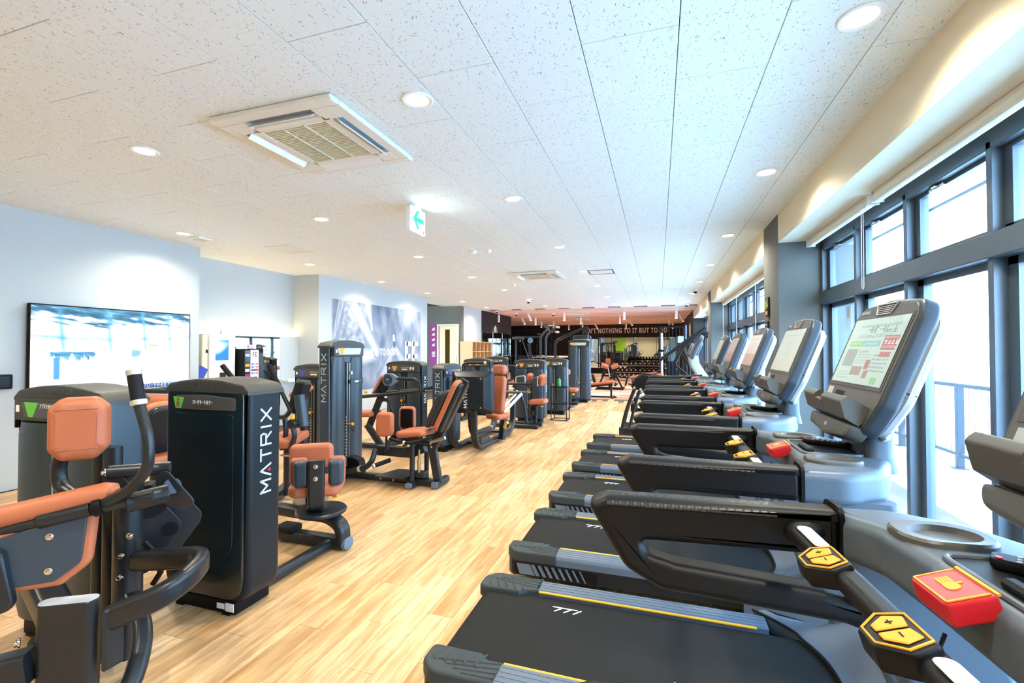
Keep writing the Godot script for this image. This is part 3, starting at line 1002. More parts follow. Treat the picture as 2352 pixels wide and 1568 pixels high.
func screen_image(kind: int) -> Image:
	var w := 360
	var h := 400
	var img := Image.create(w, h, false, Image.FORMAT_RGBA8)
	var bg: Color = [c255(206, 226, 220), c255(220, 224, 206), c255(228, 214, 204), c255(224, 206, 198), c255(206, 216, 214), c255(210, 224, 220)][kind]
	img.fill(bg)
	var r := RandomNumberGenerator.new(); r.seed = 70 + kind
	var ink := bg.lerp(c255(96, 110, 112), 0.55)
	if kind == 0 or kind == 5:
		scribble(img, r, 70, 40, 250, 16, ink)
		scribble(img, r, 130, 52, 180, 40, bg.lerp(c255(90, 100, 110), 0.5))
		scribble(img, r, 70, 100, 220, 22, bg.lerp(c255(110, 130, 110), 0.5))
		img.fill_rect(Rect2i(28, 140, 96, 34), bg.lerp(c255(120, 200, 90), 0.55)); scribble(img, r, 36, 149, 80, 16, c255(230, 240, 225))
		img.fill_rect(Rect2i(126, 140, 120, 34), bg.lerp(c255(90, 180, 190), 0.5)); scribble(img, r, 134, 149, 100, 16, c255(230, 240, 240))
		img.fill_rect(Rect2i(262, 112, 86, 82), bg.lerp(c255(190, 40, 40), 0.55)); scribble(img, r, 268, 118, 70, 12, c255(240, 220, 220)); scribble(img, r, 268, 138, 76, 24, c255(245, 235, 235)); scribble(img, r, 268, 170, 74, 14, c255(240, 220, 220))
		img.fill_rect(Rect2i(30, 190, 84, 110), bg.lerp(c255(100, 120, 100), 0.4))
		img.fill_rect(Rect2i(40, 210, 34, 50), bg.lerp(c255(150, 90, 80), 0.4))
		scribble(img, r, 128, 200, 60, 14, bg.lerp(c255(180, 60, 60), 0.55))
		for k in 4: scribble(img, r, 128, 222 + 16 * k, 90, 8, ink)
		img.fill_rect(Rect2i(120, 296, 76, 54), bg.lerp(c255(150, 90, 80), 0.5))
		img.fill_rect(Rect2i(204, 254, 30, 56), bg.lerp(c255(170, 60, 60), 0.55))
		img.fill_rect(Rect2i(216, 316, 30, 46), bg.lerp(c255(170, 60, 60), 0.5))
		for k in 5: scribble(img, r, 236, 222 + 22 * k, 96, 12, ink)
		img.fill_rect(Rect2i(270, 206, 66, 28), bg.lerp(c255(190, 40, 40), 0.5))
		for k in 3: scribble(img, r, 24, 330 + 18 * k, 84, 10, ink)
		img.fill_rect(Rect2i(280, 350, 40, 40), bg.lerp(c255(110, 190, 90), 0.5))
	else:
		scribble(img, r, 60, 50, 230, 12, bg.lerp(ink, 0.5))
		img.fill_rect(Rect2i(110, 110, 160, 1), bg.lerp(ink, 0.5)); img.fill_rect(Rect2i(110, 300, 160, 1), bg.lerp(ink, 0.5))
		for k in 5: scribble(img, r, 150, 130 + 30 * k, 90, 12, bg.lerp(ink, 0.28))
		if kind == 2 or kind == 3: img.fill_rect(Rect2i(20, 250, 330, 140), bg.lerp(c255(190, 120, 110), 0.35))
	# film edges with sticky tape at the corners
	img.fill_rect(Rect2i(w - 40, 0, 40, 34), bg.lerp(Color.WHITE, 0.35))
	return img
func display_frame() -> Transform3D:
	return Transform3D(Basis(V(0, 0, 1), V(0.357, 0.934, 0), V(-0.934, 0.357, 0)), V(0.650, 1.185, 0))
var grip_mat: StandardMaterial3D
func make_treadmill(label: String, zc: float) -> Node3D:
	var t := thing("treadmill", label, "treadmill", V(0, 0, zc), 0.0, "treadmills in a row facing the windows")
	# ---- deck
	for s in [-1.0, 1.0]:
		var rail := mb().prism(rpoly([[s * -0.29, 0.145, 0.004], [s * -0.412, 0.145, 0.006], [s * -0.412, 0.185, 0.02], [s * -0.40, 0.207, 0.014], [s * -0.29, 0.207, 0.006]], 3), -0.605, 0.47, AX)
		part("side_rail", rail, MT.tread_shell, t)
		var gro := mb()
		for k in 4: gro.box(V(-0.07, 0.2075, s * (0.306 + 0.026 * k)), V(1.06, 0.002, 0.010))
		part("foot_tread", gro, MT.tread_shell, t)
		var sk := part("side_skirt", mb().prism(rpoly([[s * -0.30, 0.05, 0.004], [s * -0.392, 0.05, 0.012], [s * -0.405, 0.146, 0.004], [s * -0.30, 0.146, 0.004]], 3), -0.885, 0.75, AX), MT.tread_dark, t)
		# rear end cap with an inner lip
		var z0: float = s * 0.255
		var z1: float = s * 0.287
		var z2: float = s * 0.416
		var cap := mb().prism(rpoly([[-0.925, -z0, 0.03], [-0.70, -z0, 0.02], [-0.665, -z1, 0.02], [-0.60, -z1, 0.004], [-0.60, -z2, 0.004], [-0.87, -z2, 0.07], [-0.925, -s * 0.36, 0.05]], 5), 0.145, 0.212, AY, 0.014, 3)
		cap.prism(rpoly([[-0.92, -s * 0.292, 0.01], [-0.86, -s * 0.292, 0.0], [-0.86, -z2 * 0.985, 0.04], [-0.92, -s * 0.36, 0.04]], 4), 0.045, 0.15, AY, 0.012, 2)
		var ec := part("end_cap", cap, MT.tread_end, t)
		var rd := mb()
		for k in 5:
			var x0 := -0.885 + 0.045 * k
			rd.tube([V(x0 + 0.028, 0.2125, s * 0.268), V(x0, 0.2125, s * 0.335), V(x0 + 0.012, 0.2125, s * 0.352)], 0.0045, 6)
		for k in 4: rd.tube([V(-0.86 + 0.04 * k, 0.2125, s * (0.345 + 0.017 * k)), V(-0.605, 0.2125, s * (0.305 + 0.028 * k))], 0.0035, 6)
		part("ridge", rd, MT.tread_end, ec)
		# striped vent on the outer side
		var vp := part("vent_panel", mb().prism(rpoly([[-0.865, 0.062, 0.014], [-0.35, 0.062, 0.01], [-0.35, 0.138, 0.004], [-0.875, 0.138, 0.014]], 3), 0.0, 0.006, AZ, 0.002).at(V(0, 0, 0)), MT.black, t)
		vp.position.z = s * 0.400 - 0.003
		vp.rotation.x = 0.0
		for k in 9:
			var wd := 0.085 if k == 0 else 0.026 * (1.0 - k * 0.085)
			var x0 := -0.855 if k == 0 else -0.775 + 0.043 * (k - 1) + 0.012
			var o := part("vent_stripe", mb().prism(PackedVector2Array([Vector2(x0 + 0.035 * (0.6 if k == 0 else 1.0), 0.068), Vector2(x0 + wd + 0.035, 0.068), Vector2(x0 + wd, 0.132), Vector2(x0, 0.132)]), -0.0045, 0.0105, AZ), MT.stripe_blue, vp)
		part("edge_strip", mb().box(V(-0.09, 0.203, s * 0.2865), V(1.02, 0.011, 0.011), 0.003), MT.yellow, t)
		part("foot", mb().prism(rpoly([[-0.56, 0.0, 0.004], [-0.44, 0.0, 0.004], [-0.40, 0.052, 0.0], [-0.60, 0.052, 0.0]], 2), s * 0.34 - 0.03, s * 0.34 + 0.03, AZ).prism(rpoly([[0.86, 0.0, 0.004], [0.98, 0.0, 0.004], [1.0, 0.052, 0.0], [0.84, 0.052, 0.0]], 2), s * 0.34 - 0.03, s * 0.34 + 0.03, AZ), MT.black, t)
	var bp := PackedVector2Array([Vector2(0.72, 0.187)])
	for k in 9:
		var a := PI * (0.5 + k / 8.0)
		bp.append(Vector2(-0.855 + cos(a) * 0.048, 0.139 + sin(a) * 0.048))
	bp.append(Vector2(0.72, 0.091))
	var belt := part("running_belt", mb().prism(bp, -0.279, 0.279), MT.belt, t)
	var mk_ := mb()
	mk_.box(V(-0.445, 0.1878, -0.205), V(0.125, 0.0016, 0.006))
	for k in 3: mk_.at(V(-0.475 + 0.046 * k, 0.1878, -0.187), Basis(Vector3.UP, -0.75)).box(Vector3.ZERO, V(0.006, 0.0016, 0.052))
	mk_.at(V(0.12, 0.1878, 0.2), Basis())
	mk_.box(Vector3.ZERO, V(0.125, 0.0016, 0.006))
	for k in 3: mk_.at(V(0.07 + 0.052 * k, 0.1878, 0.182), Basis(Vector3.UP, 0.75)).box(Vector3.ZERO, V(0.006, 0.0016, 0.052))
	part("belt_logo", mk_, MT.white, belt)
	part("rear_roller_guard", mb().box(V(-0.80, 0.10, 0), V(0.10, 0.05, 0.57), 0.01), MT.black, t)
	# ---- motor hood
	var rings := []
	var lip := []
	for i in 25:
		var z := 0.43 * (i - 12) / 12.0
		var a := absf(z) / 0.43
		var xe := 0.66 - 0.23 * pow(a, 2.6)
		var edge := 1.0 - 0.35 * pow(a, 6.0)
		var hh := 0.15 * (1.0 - pow(a, 3.0) * 0.55)
		lip.append(V(xe - 0.004, 0.20 if absf(z) < 0.285 else 0.212, z))
		var p := PackedVector3Array()
		for q in [[xe, 0.05], [1.20, 0.05], [1.26, 0.11], [1.25, 0.22], [1.16, 0.235 + hh * 0.75], [1.02, 0.225 + hh], [0.88, 0.225 + hh * 0.92], [lerpf(xe, 0.88, 0.5), 0.222 + hh * 0.45], [xe + 0.05, 0.222], [xe, 0.204]]:
			p.append(V(q[0], q[1] * (edge if q[1] > 0.24 else 1.0), z))
		rings.append(p)
	part("motor_hood", mb().loft(rings), MT.tread_shell, t)
	part("hood_lip", mb().tube(lip, 0.006, 6), MT.black, t)
	# ---- uprights
	for s in [-1.0, 1.0]:
		var up := []
		for q in [[0.16, 0.74, 1.06, 0.035], [0.35, 0.70, 0.98, 0.034], [0.60, 0.60, 0.85, 0.032], [0.82, 0.50, 0.74, 0.032], [0.93, 0.445, 0.70, 0.034], [1.00, 0.43, 0.69, 0.034]]:
			var rr := PackedVector3Array()
			for c in rrect(q[2] - q[1], q[3] * 2.0, 0.03, 3, Vector2((q[1] + q[2]) / 2, 0)):
				rr.append(V(c.x, q[0], s * 0.352 - c.y))
			up.append(rr)
		part("upright", mb().loft(up), MT.tread_shell, t)
	# ---- console between the handrails
	var co := mb().prism(rpoly([[0.425, -0.398, 0.01], [0.56, -0.405, 0.12], [0.68, -0.33, 0.14], [0.775, -0.12, 0.12], [0.775, 0.12, 0.12], [0.68, 0.33, 0.14], [0.56, 0.405, 0.12], [0.425, 0.398, 0.01], [0.425, 0.325, 0.01], [0.47, 0.25, 0.05], [0.475, 0.10, 0.02], [0.475, -0.10, 0.02], [0.47, -0.25, 0.05], [0.425, -0.325, 0.01]], 6), 0.985, 1.088, AY, 0.026, 4)
	var con := part("console", co, MT.tread_shell, t)
	for s in [-1.0, 1.0]:
		var o := rrect(0.165, 0.125, 0.05, 5, Vector2(0.565, -s * 0.225))
		var inn := circ(0.060, 24, Vector2(0.57, -s * 0.222), 0.046)
		var cu := mb()
		var r0 := []
		for q in [[o, 1.084], [o, 1.096], [rrect(0.158, 0.118, 0.05, 5, Vector2(0.565, -s * 0.225)), 1.101]]:
			var rg := PackedVector3Array()
			for c in q[0]: rg.append(V(c.x, q[1], -c.y))
			r0.append(rg)
		var ri := PackedVector3Array()
		for i in 24:
			var a := PI * 0.5 * 0.0 + TAU * i / 24.0
			ri.append(V(0.57 + cos(a) * 0.060, 1.100, s * 0.222 - sin(a) * 0.046))
		r0.append(ri)
		cu.loft(r0, false, false)
		part("cup_holder", cu, MT.bezel, con)
		var bw := []
		for q in [[1.0, 1.100], [0.96, 1.094], [0.90, 1.0885]]:
			var rg := PackedVector3Array()
			for i in 24:
				var a := TAU * i / 24.0
				rg.append(V(0.57 + cos(a) * 0.060 * q[0], q[1], s * 0.222 - sin(a) * 0.046 * q[0]))
			bw.append(rg)
		part("cup_well", mb().loft(bw, false, true), MT.bezel, con)
	var tray := mb()
	tray.prism(rpoly([[0.505, -0.125, 0.02], [0.68, -0.125, 0.03], [0.70, 0.0, 0.02], [0.68, 0.125, 0.03], [0.505, 0.125, 0.02]], 4), 1.083, 1.0905, AY, 0.003)
	part("tray", tray, MT.tread_dark, con)
	part("tray_rim", mb().tube(fil([V(0.505, 1.091, -0.128), V(0.69, 1.091, -0.128), V(0.71, 1.091, 0), V(0.69, 1.091, 0.128), V(0.505, 1.091, 0.128)], 0.03, 4, true), 0.006, 8, false, true), MT.tread_shell, con)
	part("tray_rest", mb().box(V(0.535, 1.097, 0.04), V(0.025, 0.018, 0.12), 0.006), MT.tread_dark, con)
	# red stop
	var sb := mb()
	sb.at(V(0.452, 1.072, 0), Basis(V(0, 0, 1), 0.32))
	sb.prism(rpoly([[-0.036, -0.045, 0.01], [0.036, -0.045, 0.004], [0.036, 0.045, 0.004], [-0.036, 0.045, 0.01]], 3), -0.018, 0.02, AY, 0.006, 2)
	var stop := part("stop_button", sb, MT.red, con)
	var fc := mb().at(V(0.452, 1.072, 0), Basis(V(0, 0, 1), 0.32)).prism(rrect(0.056, 0.076, 0.006), 0.0195, 0.0215, AY)
	part("stop_face", fc, MT.red_face, stop)
	var yl := mb().at(V(0.452, 1.072, 0), Basis(V(0, 0, 1), 0.32))
	yl.box(V(0.037, 0.0205, 0), V(0.005, 0.004, 0.09)).box(V(-0.0295, 0.0215, 0), V(0.003, 0.002, 0.08)).box(V(0.0, 0.0215, 0.0395), V(0.06, 0.002, 0.003)).box(V(0.0, 0.0215, -0.0395), V(0.06, 0.002, 0.003))
	yl.prism(rrect(0.02, 0.024, 0.008, 3, Vector2(0.0, -0.004)), 0.021, 0.0232, AY)
	for k in 4: yl.prism(rrect(0.004, 0.018, 0.002, 2, Vector2(-0.0075 + 0.005 * k, 0.014)), 0.021, 0.0232, AY)
	yl.prism(rrect(0.012, 0.004, 0.002, 2, Vector2(0.013, 0.0)), 0.021, 0.0232, AY)
	part("hand_symbol", yl, MT.yellow, stop)
	part("key_cord", mb().tube([V(0.42, 1.03, 0.03), V(0.41, 1.01, 0.035), V(0.405, 0.985, 0.03), V(0.412, 0.968, 0.02)], 0.003, 5), MT.black, con)
	# ---- handrails
	for s in [-1.0, 1.0]:
		var poly := rpoly([[0.43, 0.988, 0.004], [0.43, 1.094, 0.004], [-0.10, 1.094, 0.035], [-0.152, 1.072, 0.03], [-0.055, 0.915, 0.06], [0.03, 0.868, 0.05], [0.44, 0.835, 0.02], [0.56, 0.80, 0.01], [0.58, 0.86, 0.01], [0.40, 0.905, 0.02], [0.06, 0.938, 0.02], [0.0, 0.955, 0.02], [-0.015, 0.986, 0.012], [0.03, 0.988, 0.01]], 5)
		var hr := part("handrail", mb().prism(poly, s * 0.362 - 0.039, s * 0.362 + 0.039, AZ, 0.022, 4), MT.tread_grip, t)
		var gp := []
		for k in 13:
			var x := -0.10 + 0.395 * k / 12.0
			var rg := PackedVector3Array()
			for j in 9:
				var a := PI * (1.0 - j / 8.0)
				rg.append(V(x, 1.0735 + sin(a) * 0.0225, s * 0.362 + cos(a) * 0.0405))
			gp.append(rg)
		part("dimpled_grip", mb().loft(gp, false, false, false), grip_mat, hr)
		part("collar", mb().prism(rrect(0.122, 0.09, 0.024, 4, Vector2(0, 0)), 0.424, 0.434, Basis(V(0, 1, 0), V(0, 0, 1), V(1, 0, 0))).at(Vector3.ZERO), MT.black, hr).position = V(0, 1.045, s * 0.362)
		part("bolt", mb().cyl(V(0.50, 0.90, s * 0.315), V(0.50, 0.90, s * 0.30), 0.010, 10, 0.003), MT.chrome, hr)
	# ---- bar with the quick keys and pulse plates
	var bar := []
	for z in [-0.345, -0.30, -0.22, -0.15, -0.06, 0.06, 0.15, 0.22, 0.30, 0.345]:
		var a := absf(z)
		bar.append(V(0.335 + (0.03 if a > 0.32 else 0.0), 1.045 + 0.006 * (1.0 - a / 0.35), z))
	var cb := part("crossbar", mb().sweep(rrect(0.050, 0.038, 0.017, 3), bar, Vector3.UP, true, [1.5, 1.15, 1.0, 1.0, 1.0, 1.0, 1.0, 1.0, 1.15, 1.5]), MT.tread_grip, t)
	for s in [-1.0, 1.0]:
		part("pulse_plate", mb().prism(rrect(0.11, 0.030, 0.012, 3), 0.0, 0.004, AY, 0.0015).at(Vector3.ZERO), MT.alu, cb).transform = Transform3D(Basis(Vector3.UP, PI / 2), V(0.333, 1.0685, s * 0.225))
		var pod := mb()
		pod.at(V(0.317, 1.068, s * 0.117), Basis(V(0, 0, 1), 0.30))
		var pl := [[-0.048, -0.022, 0.008], [-0.048, 0.022, 0.008], [-0.012, 0.052, 0.012], [0.03, 0.040, 0.012], [0.03, -0.040, 0.012], [-0.012, -0.052, 0.012]]
		pod.prism(rpoly(pl, 3), -0.035, 0.005, AY, 0.008, 2)
		var pd := part("key_pod", pod, MT.tread_grip, cb)
		var ol := []
		for q in pl: ol.append(V(q[0] * 0.82 - 0.002, 0.0058, -q[1] * 0.82))
		part("key_outline", mb().at(V(0.317, 1.068, s * 0.117), Basis(V(0, 0, 1), 0.30)).tube(ol, 0.0018, 5, false, true), MT.yellow, pd)
		for g in [-1.0, 1.0]:
			var ky := mb().at(V(0.317, 1.068, s * 0.117), Basis(V(0, 0, 1), 0.30))
			ky.prism(rpoly([[-0.03, g * 0.003, 0.002], [-0.03, g * 0.017, 0.003], [-0.008, g * 0.033, 0.004], [0.017, g * 0.025, 0.003], [0.012, g * 0.003, 0.002]], 2), 0.0045, 0.0085, AY, 0.0015)
			var kk := part("key", ky, MT.yellow, pd)
			var sy := mb().at(V(0.317, 1.068, s * 0.117), Basis(V(0, 0, 1), 0.30))
			sy.box(V(-0.006, 0.009, -g * 0.015), V(0.002, 0.001, 0.010))
			if g > 0: sy.box(V(-0.006, 0.009, -g * 0.015), V(0.010, 0.001, 0.002))
			part("key_symbol", sy, MT.tread_dark, kk)
	# ---- mast and display
	part("mast", mb().loft([ring_xz(0.745, 0.0, 0.10, 0.30, 1.04), ring_xz(0.742, 0.0, 0.085, 0.27, 1.10), ring_xz(0.745, 0.0, 0.08, 0.25, 1.19), ring_xz(0.765, 0.0, 0.06, 0.25, 1.30)]), MT.tread_shell, t)
	var F := display_frame()
	var hs := mb().at(F.origin, F.basis)
	var outline := rpoly([[-0.22, 0.0, 0.05], [0.0, -0.028, 0.4], [0.22, 0.0, 0.05], [0.262, 0.11, 0.08], [0.262, 0.43, 0.06], [0.225, 0.488, 0.06], [0.0, 0.508, 0.5], [-0.225, 0.488, 0.06], [-0.262, 0.43, 0.06], [-0.262, 0.11, 0.08]], 5)
	hs.prism(outline, -0.055, 0.0, AZ, 0.014, 3)
	var dsp := part("display_housing", hs, MT.display_shell, t)
	var bk := mb().at(F.origin, F.basis)
	bk.prism(rpoly([[-0.18, 0.01, 0.05], [0.18, 0.01, 0.05], [0.24, 0.14, 0.1], [0.235, 0.44, 0.06], [0.0, 0.475, 0.3], [-0.235, 0.44, 0.06], [-0.24, 0.14, 0.1]], 5), -0.105, -0.05, AZ, 0.035, 3)
	bk.box(V(0, 0.12, -0.10), V(0.30, 0.24, 0.03), 0.012)
	part("back_shell", bk, MT.grey_light, dsp)
	var lv := mb().at(F.origin, F.basis)
	for s in [-1.0, 1.0]:
		for k in 11: lv.box(V(s * (0.168 + 0.0055 * k), 0.035 + 0.014 * k, -0.078), V(0.03, 0.003, 0.03), 0.001)
	part("side_louvre", lv, MT.tread_dark, dsp)
	part("bezel", mb().at(F.origin, F.basis).prism(MB.inset(outline, 0.016), -0.002, 0.003, AZ, 0.0015), MT.bezel, dsp)
	part("screen_glass", mb().at(F.origin, F.basis).box(V(0, 0.295, 0.0035), V(0.465, 0.29, 0.003), 0.001), MT.placard, dsp)
	var scr := part("screen_sheet", uv_sheet(0.44, 0.265), MT["screen0"], dsp)
	scr.transform = F * Transform3D(Basis(), V(0, 0.297, 0.0065))
	var vt := mb().at(F.origin, F.basis)
	vt.prism(rpoly([[-0.055, 0.447, 0.004], [0.055, 0.447, 0.004], [0.075, 0.482, 0.006], [-0.075, 0.482, 0.006]], 2), 0.002, 0.005, AZ)
	part("fan_vent", vt, MT.black, dsp)
	var vb := mb().at(F.origin, F.basis)
	for k in 4: vb.box(V(0, 0.453 + 0.0075 * k, 0.0055), V(0.11 + 0.008 * k, 0.003, 0.002))
	vb.tube([V(-0.055, 0.444, 0.005), V(0.055, 0.444, 0.005), V(0.078, 0.485, 0.005), V(-0.078, 0.485, 0.005)], 0.003, 5, false, true)
	part("vent_bar", vb, MT.alu, dsp)
	lettering("lettering", "MATRIX", 0.013, 0.075, MT.silver_letter, dsp, F * Transform3D(Basis(), V(-0.165, 0.46, 0.0042)), true, 0.001)
	part("sticker", mb().at(F.origin, F.basis).box(V(-0.195, 0.125, 0.0036), V(0.055, 0.03, 0.0012)), MT.placard_light, dsp)
	part("speaker_patch", mb().at(F.origin, F.basis).box(V(-0.09, 0.10, 0.0033), V(0.085, 0.06, 0.0012)), MT.tread_dark, dsp)
	# ledge for a phone or tablet, with its finger notch
	var lg := mb().at(F.origin, F.basis)
	lg.prism(rpoly([[0.0, 0.045, 0.0], [0.0, 0.090, 0.0], [-0.078, 0.104, 0.008], [-0.090, 0.080, 0.012], [-0.056, 0.030, 0.01], [-0.01, 0.02, 0.0]], 3), -0.205, -0.075, AX)
	lg.prism(rpoly([[0.0, 0.045, 0.0], [0.0, 0.090, 0.0], [-0.078, 0.104, 0.008], [-0.090, 0.080, 0.012], [-0.056, 0.030, 0.01], [-0.01, 0.02, 0.0]], 3), 0.0, 0.205, AX)
	lg.prism(rpoly([[0.0, 0.045, 0.0], [0.0, 0.068, 0.0], [-0.074, 0.078, 0.008], [-0.084, 0.068, 0.012], [-0.056, 0.030, 0.01], [-0.01, 0.02, 0.0]], 3), -0.08, 0.005, AX)
	var led := part("device_ledge", lg, MT.bezel, dsp)
	var lw := mb().at(F.origin, F.basis)
	lw.prism(rpoly([[-0.19, -0.030, 0.04], [0.0, -0.050, 0.3], [0.19, -0.030, 0.04], [0.215, 0.018, 0.02], [-0.215, 0.018, 0.02]], 4), -0.03, 0.035, AZ, 0.012, 2)
	part("chin", lw, MT.bezel, dsp)
	part("chin_light", mb().at(F.origin, F.basis).box(V(0.0, -0.012, 0.0355), V(0.022, 0.014, 0.002)), MT.grey_light, dsp)
	return t
func ring_xz(cx: float, cz: float, w: float, d: float, y: float) -> PackedVector3Array:
	var r := PackedVector3Array()
	for c in rrect(w, d, minf(w, d) * 0.35, 4): r.append(V(cx + c.x, y, cz - c.y))
	return r
func tread_z(k: int) -> float: return -0.88 if k == 0 else -0.93 - 1.12 * k
func build_treadmills() -> void:
	grip_mat = mk("grip", c255(34, 33, 32), 0.36)
	grip_mat.normal_enabled = true; grip_mat.normal_texture = dot_normal(); grip_mat.normal_scale = 1.2
	triplanar(grip_mat, 55.0)
	for k in 6:
		var m := mk("screen%d" % k, Color(0.86, 0.88, 0.88), 0.22, 0.0, 0.5)
		m.albedo_texture = ImageTexture.create_from_image(screen_image(k))
	var names := ["treadmill at the lower right corner, only its front half in view", "second treadmill from the camera, its screen covered by a printed notice", "third treadmill from the camera", "fourth treadmill from the camera, standing before the dark pillar", "fifth treadmill from the camera", "sixth treadmill from the camera, the farthest of the row"]
	var t := make_treadmill(names[1], tread_z(1))
	for k in 6:
		if k == 1: continue
		var o := clone(t, names[k], V(0, 0, tread_z(k)), 5.0 if k == 0 else 0.0)
		var s := o.get_node("display_housing/screen_sheet") as MeshInstance3D
		s.material_override = MT["screen%d" % [0, 0, 1, 2, 3, 4][k]]
	var rn := ["first", "second", "third", "fourth"]
	for k in 4:
		var rc := thing("remote_control", "black television remote lying in the console tray of the %s treadmill" % rn[k], "remote", V(0, 0, tread_z(k)) + V(0.628, 1.0925, -0.055).rotated(Vector3.UP, deg_to_rad(5.0 if k == 0 else 0.0)), [58.0, 62.0, 50.0, 70.0][k], "television remotes on the treadmills")
		part("body", mb().prism(rrect(0.048, 0.155, 0.012, 4), 0.0, 0.018, AY, 0.005, 2), MT.black, rc)
		var bt := mb()
		for i in 3:
			for j in 7: bt.prism(circ(0.0042, 8, Vector2(-0.013 + 0.013 * i, -0.06 + 0.017 * j)), 0.0175, 0.0195, AY)
		part("key", bt, MT.grey_light, rc)
		part("power_key", mb().prism(circ(0.005, 10, Vector2(-0.013, 0.066)), 0.0175, 0.02, AY), MT.red, rc)
# ---------------------------------------------------------------- stroke lettering (flat marks on a 10 x 10 grid)
const GLYPH := {
	"M": [[[0, 0], [0, 10], [5, 3], [10, 10], [10, 0]]], "A": [[[0, 0], [5, 10], [10, 0]]], "T": [[[0, 10], [10, 10]], [[5, 10], [5, 0]]],
	"R": [[[0, 0], [0, 10], [8.5, 10], [9.5, 7.5], [8.5, 5], [1, 5]], [[5, 5], [10, 0]]], "I": [[[1.75, 0], [1.75, 10]]], "X": [[[0, 0], [10, 10]], [[0, 10], [10, 0]]],
	"ロ": [[[1, 1], [1, 9], [9, 9], [9, 1], [1, 1]]], "ー": [[[1, 5], [9, 5]]], "タ": [[[4, 10], [1, 5]], [[3.4, 8.6], [8.5, 8.6], [7, 4], [3, 0]], [[3.4, 5.6], [6.8, 3.6]]],
	"リ": [[[2.5, 9], [2.5, 4]], [[7.5, 9], [7.5, 4], [4.5, 0]]], "ト": [[[3.5, 10], [3.5, 0]], [[3.5, 6.4], [8, 4]]], "ル": [[[3, 9], [3, 4], [1, 0]], [[6, 9.5], [6, 0.5], [9.5, 4]]],
	"ソ": [[[1.5, 9], [3, 6]], [[8.5, 9], [7, 4], [3, 0]]], "ア": [[[1, 9], [9, 9], [6, 6]], [[5, 7.5], [5, 4], [2.5, 0]]], "ブ": [[[1, 8.6], [8, 8.6], [6.6, 4], [2.5, 0]], [[8, 10.5], [8.6, 9.6]], [[9.2, 11], [9.8, 10]]],
	"プ": [[[1, 8.6], [8, 8.6], [6.6, 4], [2.5, 0]], [[8.4, 10], [9.2, 10.8], [10, 10], [9.2, 9.2], [8.4, 10]]], "ド": [[[3.5, 10], [3.5, 0]], [[3.5, 6.4], [8, 4]], [[6.5, 9.6], [7.2, 8.4]], [[8.2, 10.2], [8.9, 9]]],
	"ミ": [[[2, 9.5], [8, 8]], [[2, 6], [7.5, 4.6]], [[1.5, 2.4], [8.5, 0.4]]], "ナ": [[[1, 7], [9, 7]], [[5.6, 10], [5.2, 4.5], [2.5, 0]]], "ク": [[[4, 10], [1, 5.5]], [[3.5, 8.6], [8.5, 8.6], [7, 4], [3, 0]]],
	"ラ": [[[2, 9.6], [8, 9.6]], [[1, 6.8], [9, 6.8], [7, 3], [3, 0]]], "ン": [[[1.5, 9], [4, 7]], [[1.5, 0.5], [5, 1.6], [9, 7]]], "チ": [[[7.5, 10], [2, 8.8]], [[0.5, 6], [9.5, 6]], [[5.2, 9], [5, 4], [2.5, 0]]],
	"が": [[[0.5, 7], [6, 7], [5.4, 1], [4, 1.4]], [[3.4, 10], [1, 0]], [[7.4, 7.4], [9, 4]], [[7.6, 10], [8.2, 9]], [[9, 10.4], [9.6, 9.4]]], "必": [[[3, 9], [6, 8]], [[2.6, 7], [2.8, 2], [4, 1], [8, 1], [8.4, 3]], [[9, 9.5], [1, 0]], [[0.6, 3], [1.6, 6]], [[8.4, 7], [9.6, 4]]],
	"要": [[[0.5, 9.5], [9.5, 9.5]], [[1.5, 6], [1.5, 8], [8.5, 8], [8.5, 6], [1.5, 6]], [[4, 9.5], [4, 6]], [[6, 9.5], [6, 6]], [[0.5, 4], [9.5, 4]], [[5, 5.6], [2, 2.4], [8, 0]], [[7, 4], [5, 1.4], [1.5, 0]]],
	"で": [[[0.5, 8.6], [9, 9], [4.6, 6], [4.2, 2.4], [7, 0]], [[7, 6.4], [7.7, 5.4]], [[8.6, 7], [9.3, 6]]], "す": [[[0.5, 8], [9.5, 8]], [[5.6, 10], [5.6, 4.6], [3.4, 3.4], [3.6, 5.6], [5.6, 5.4], [5.4, 2.4], [3.4, 0]]],
}
func strokes(text: String, h: float, wide: float, gap: float, th: float, depth := 0.0012) -> MB:
	# lies in the xy plane, reading along +x from the origin, facing +z
	var m := mb()
	var x := 0.0
	for ch in text:
		for line in GLYPH.get(ch, []):
			for i in line.size() - 1:
				var a := Vector2(line[i][0] / 10.0 * wide + x, line[i][1] / 10.0 * h)
				var b := Vector2(line[i + 1][0] / 10.0 * wide + x, line[i + 1][1] / 10.0 * h)
				var d := (b - a).normalized()
				var n := Vector2(-d.y, d.x) * th / 2
				a -= d * th * 0.3; b += d * th * 0.3
				m.prism(PackedVector2Array([a - n, b - n, b + n, a + n]), 0.0, depth)
		x += (wide * (0.35 if ch == "I" else 1.0)) + gap
	return m
var word_mesh := {}
func matrix_word(h: float, length: float, parent: Node3D, xf: Transform3D, m: Material) -> void:
	# xf: x reads along the word, y is the letters' up, z faces out
	var key := "%.3f_%.3f" % [h, length]
	var u := length / 7.15
	if not word_mesh.has(key):
		word_mesh[key] = [strokes("MATRIX", h, u, u * 0.36, h * 0.155).done(), mb().prism(PackedVector2Array([Vector2(u * 1.70, h * 0.02), Vector2(u * 2.02, h * 0.02), Vector2(u * 1.86, h * 0.36)]), 0.0, 0.0014).done()]
	var o := part("lettering", word_mesh[key][0], m, parent)
	o.transform = xf
	var r := part("red_mark", word_mesh[key][1], MT.red, o)
func mbw(b: Vector3) -> MB:
	var m := mb(); m.xf = Transform3D(Basis(), -b)
	return m
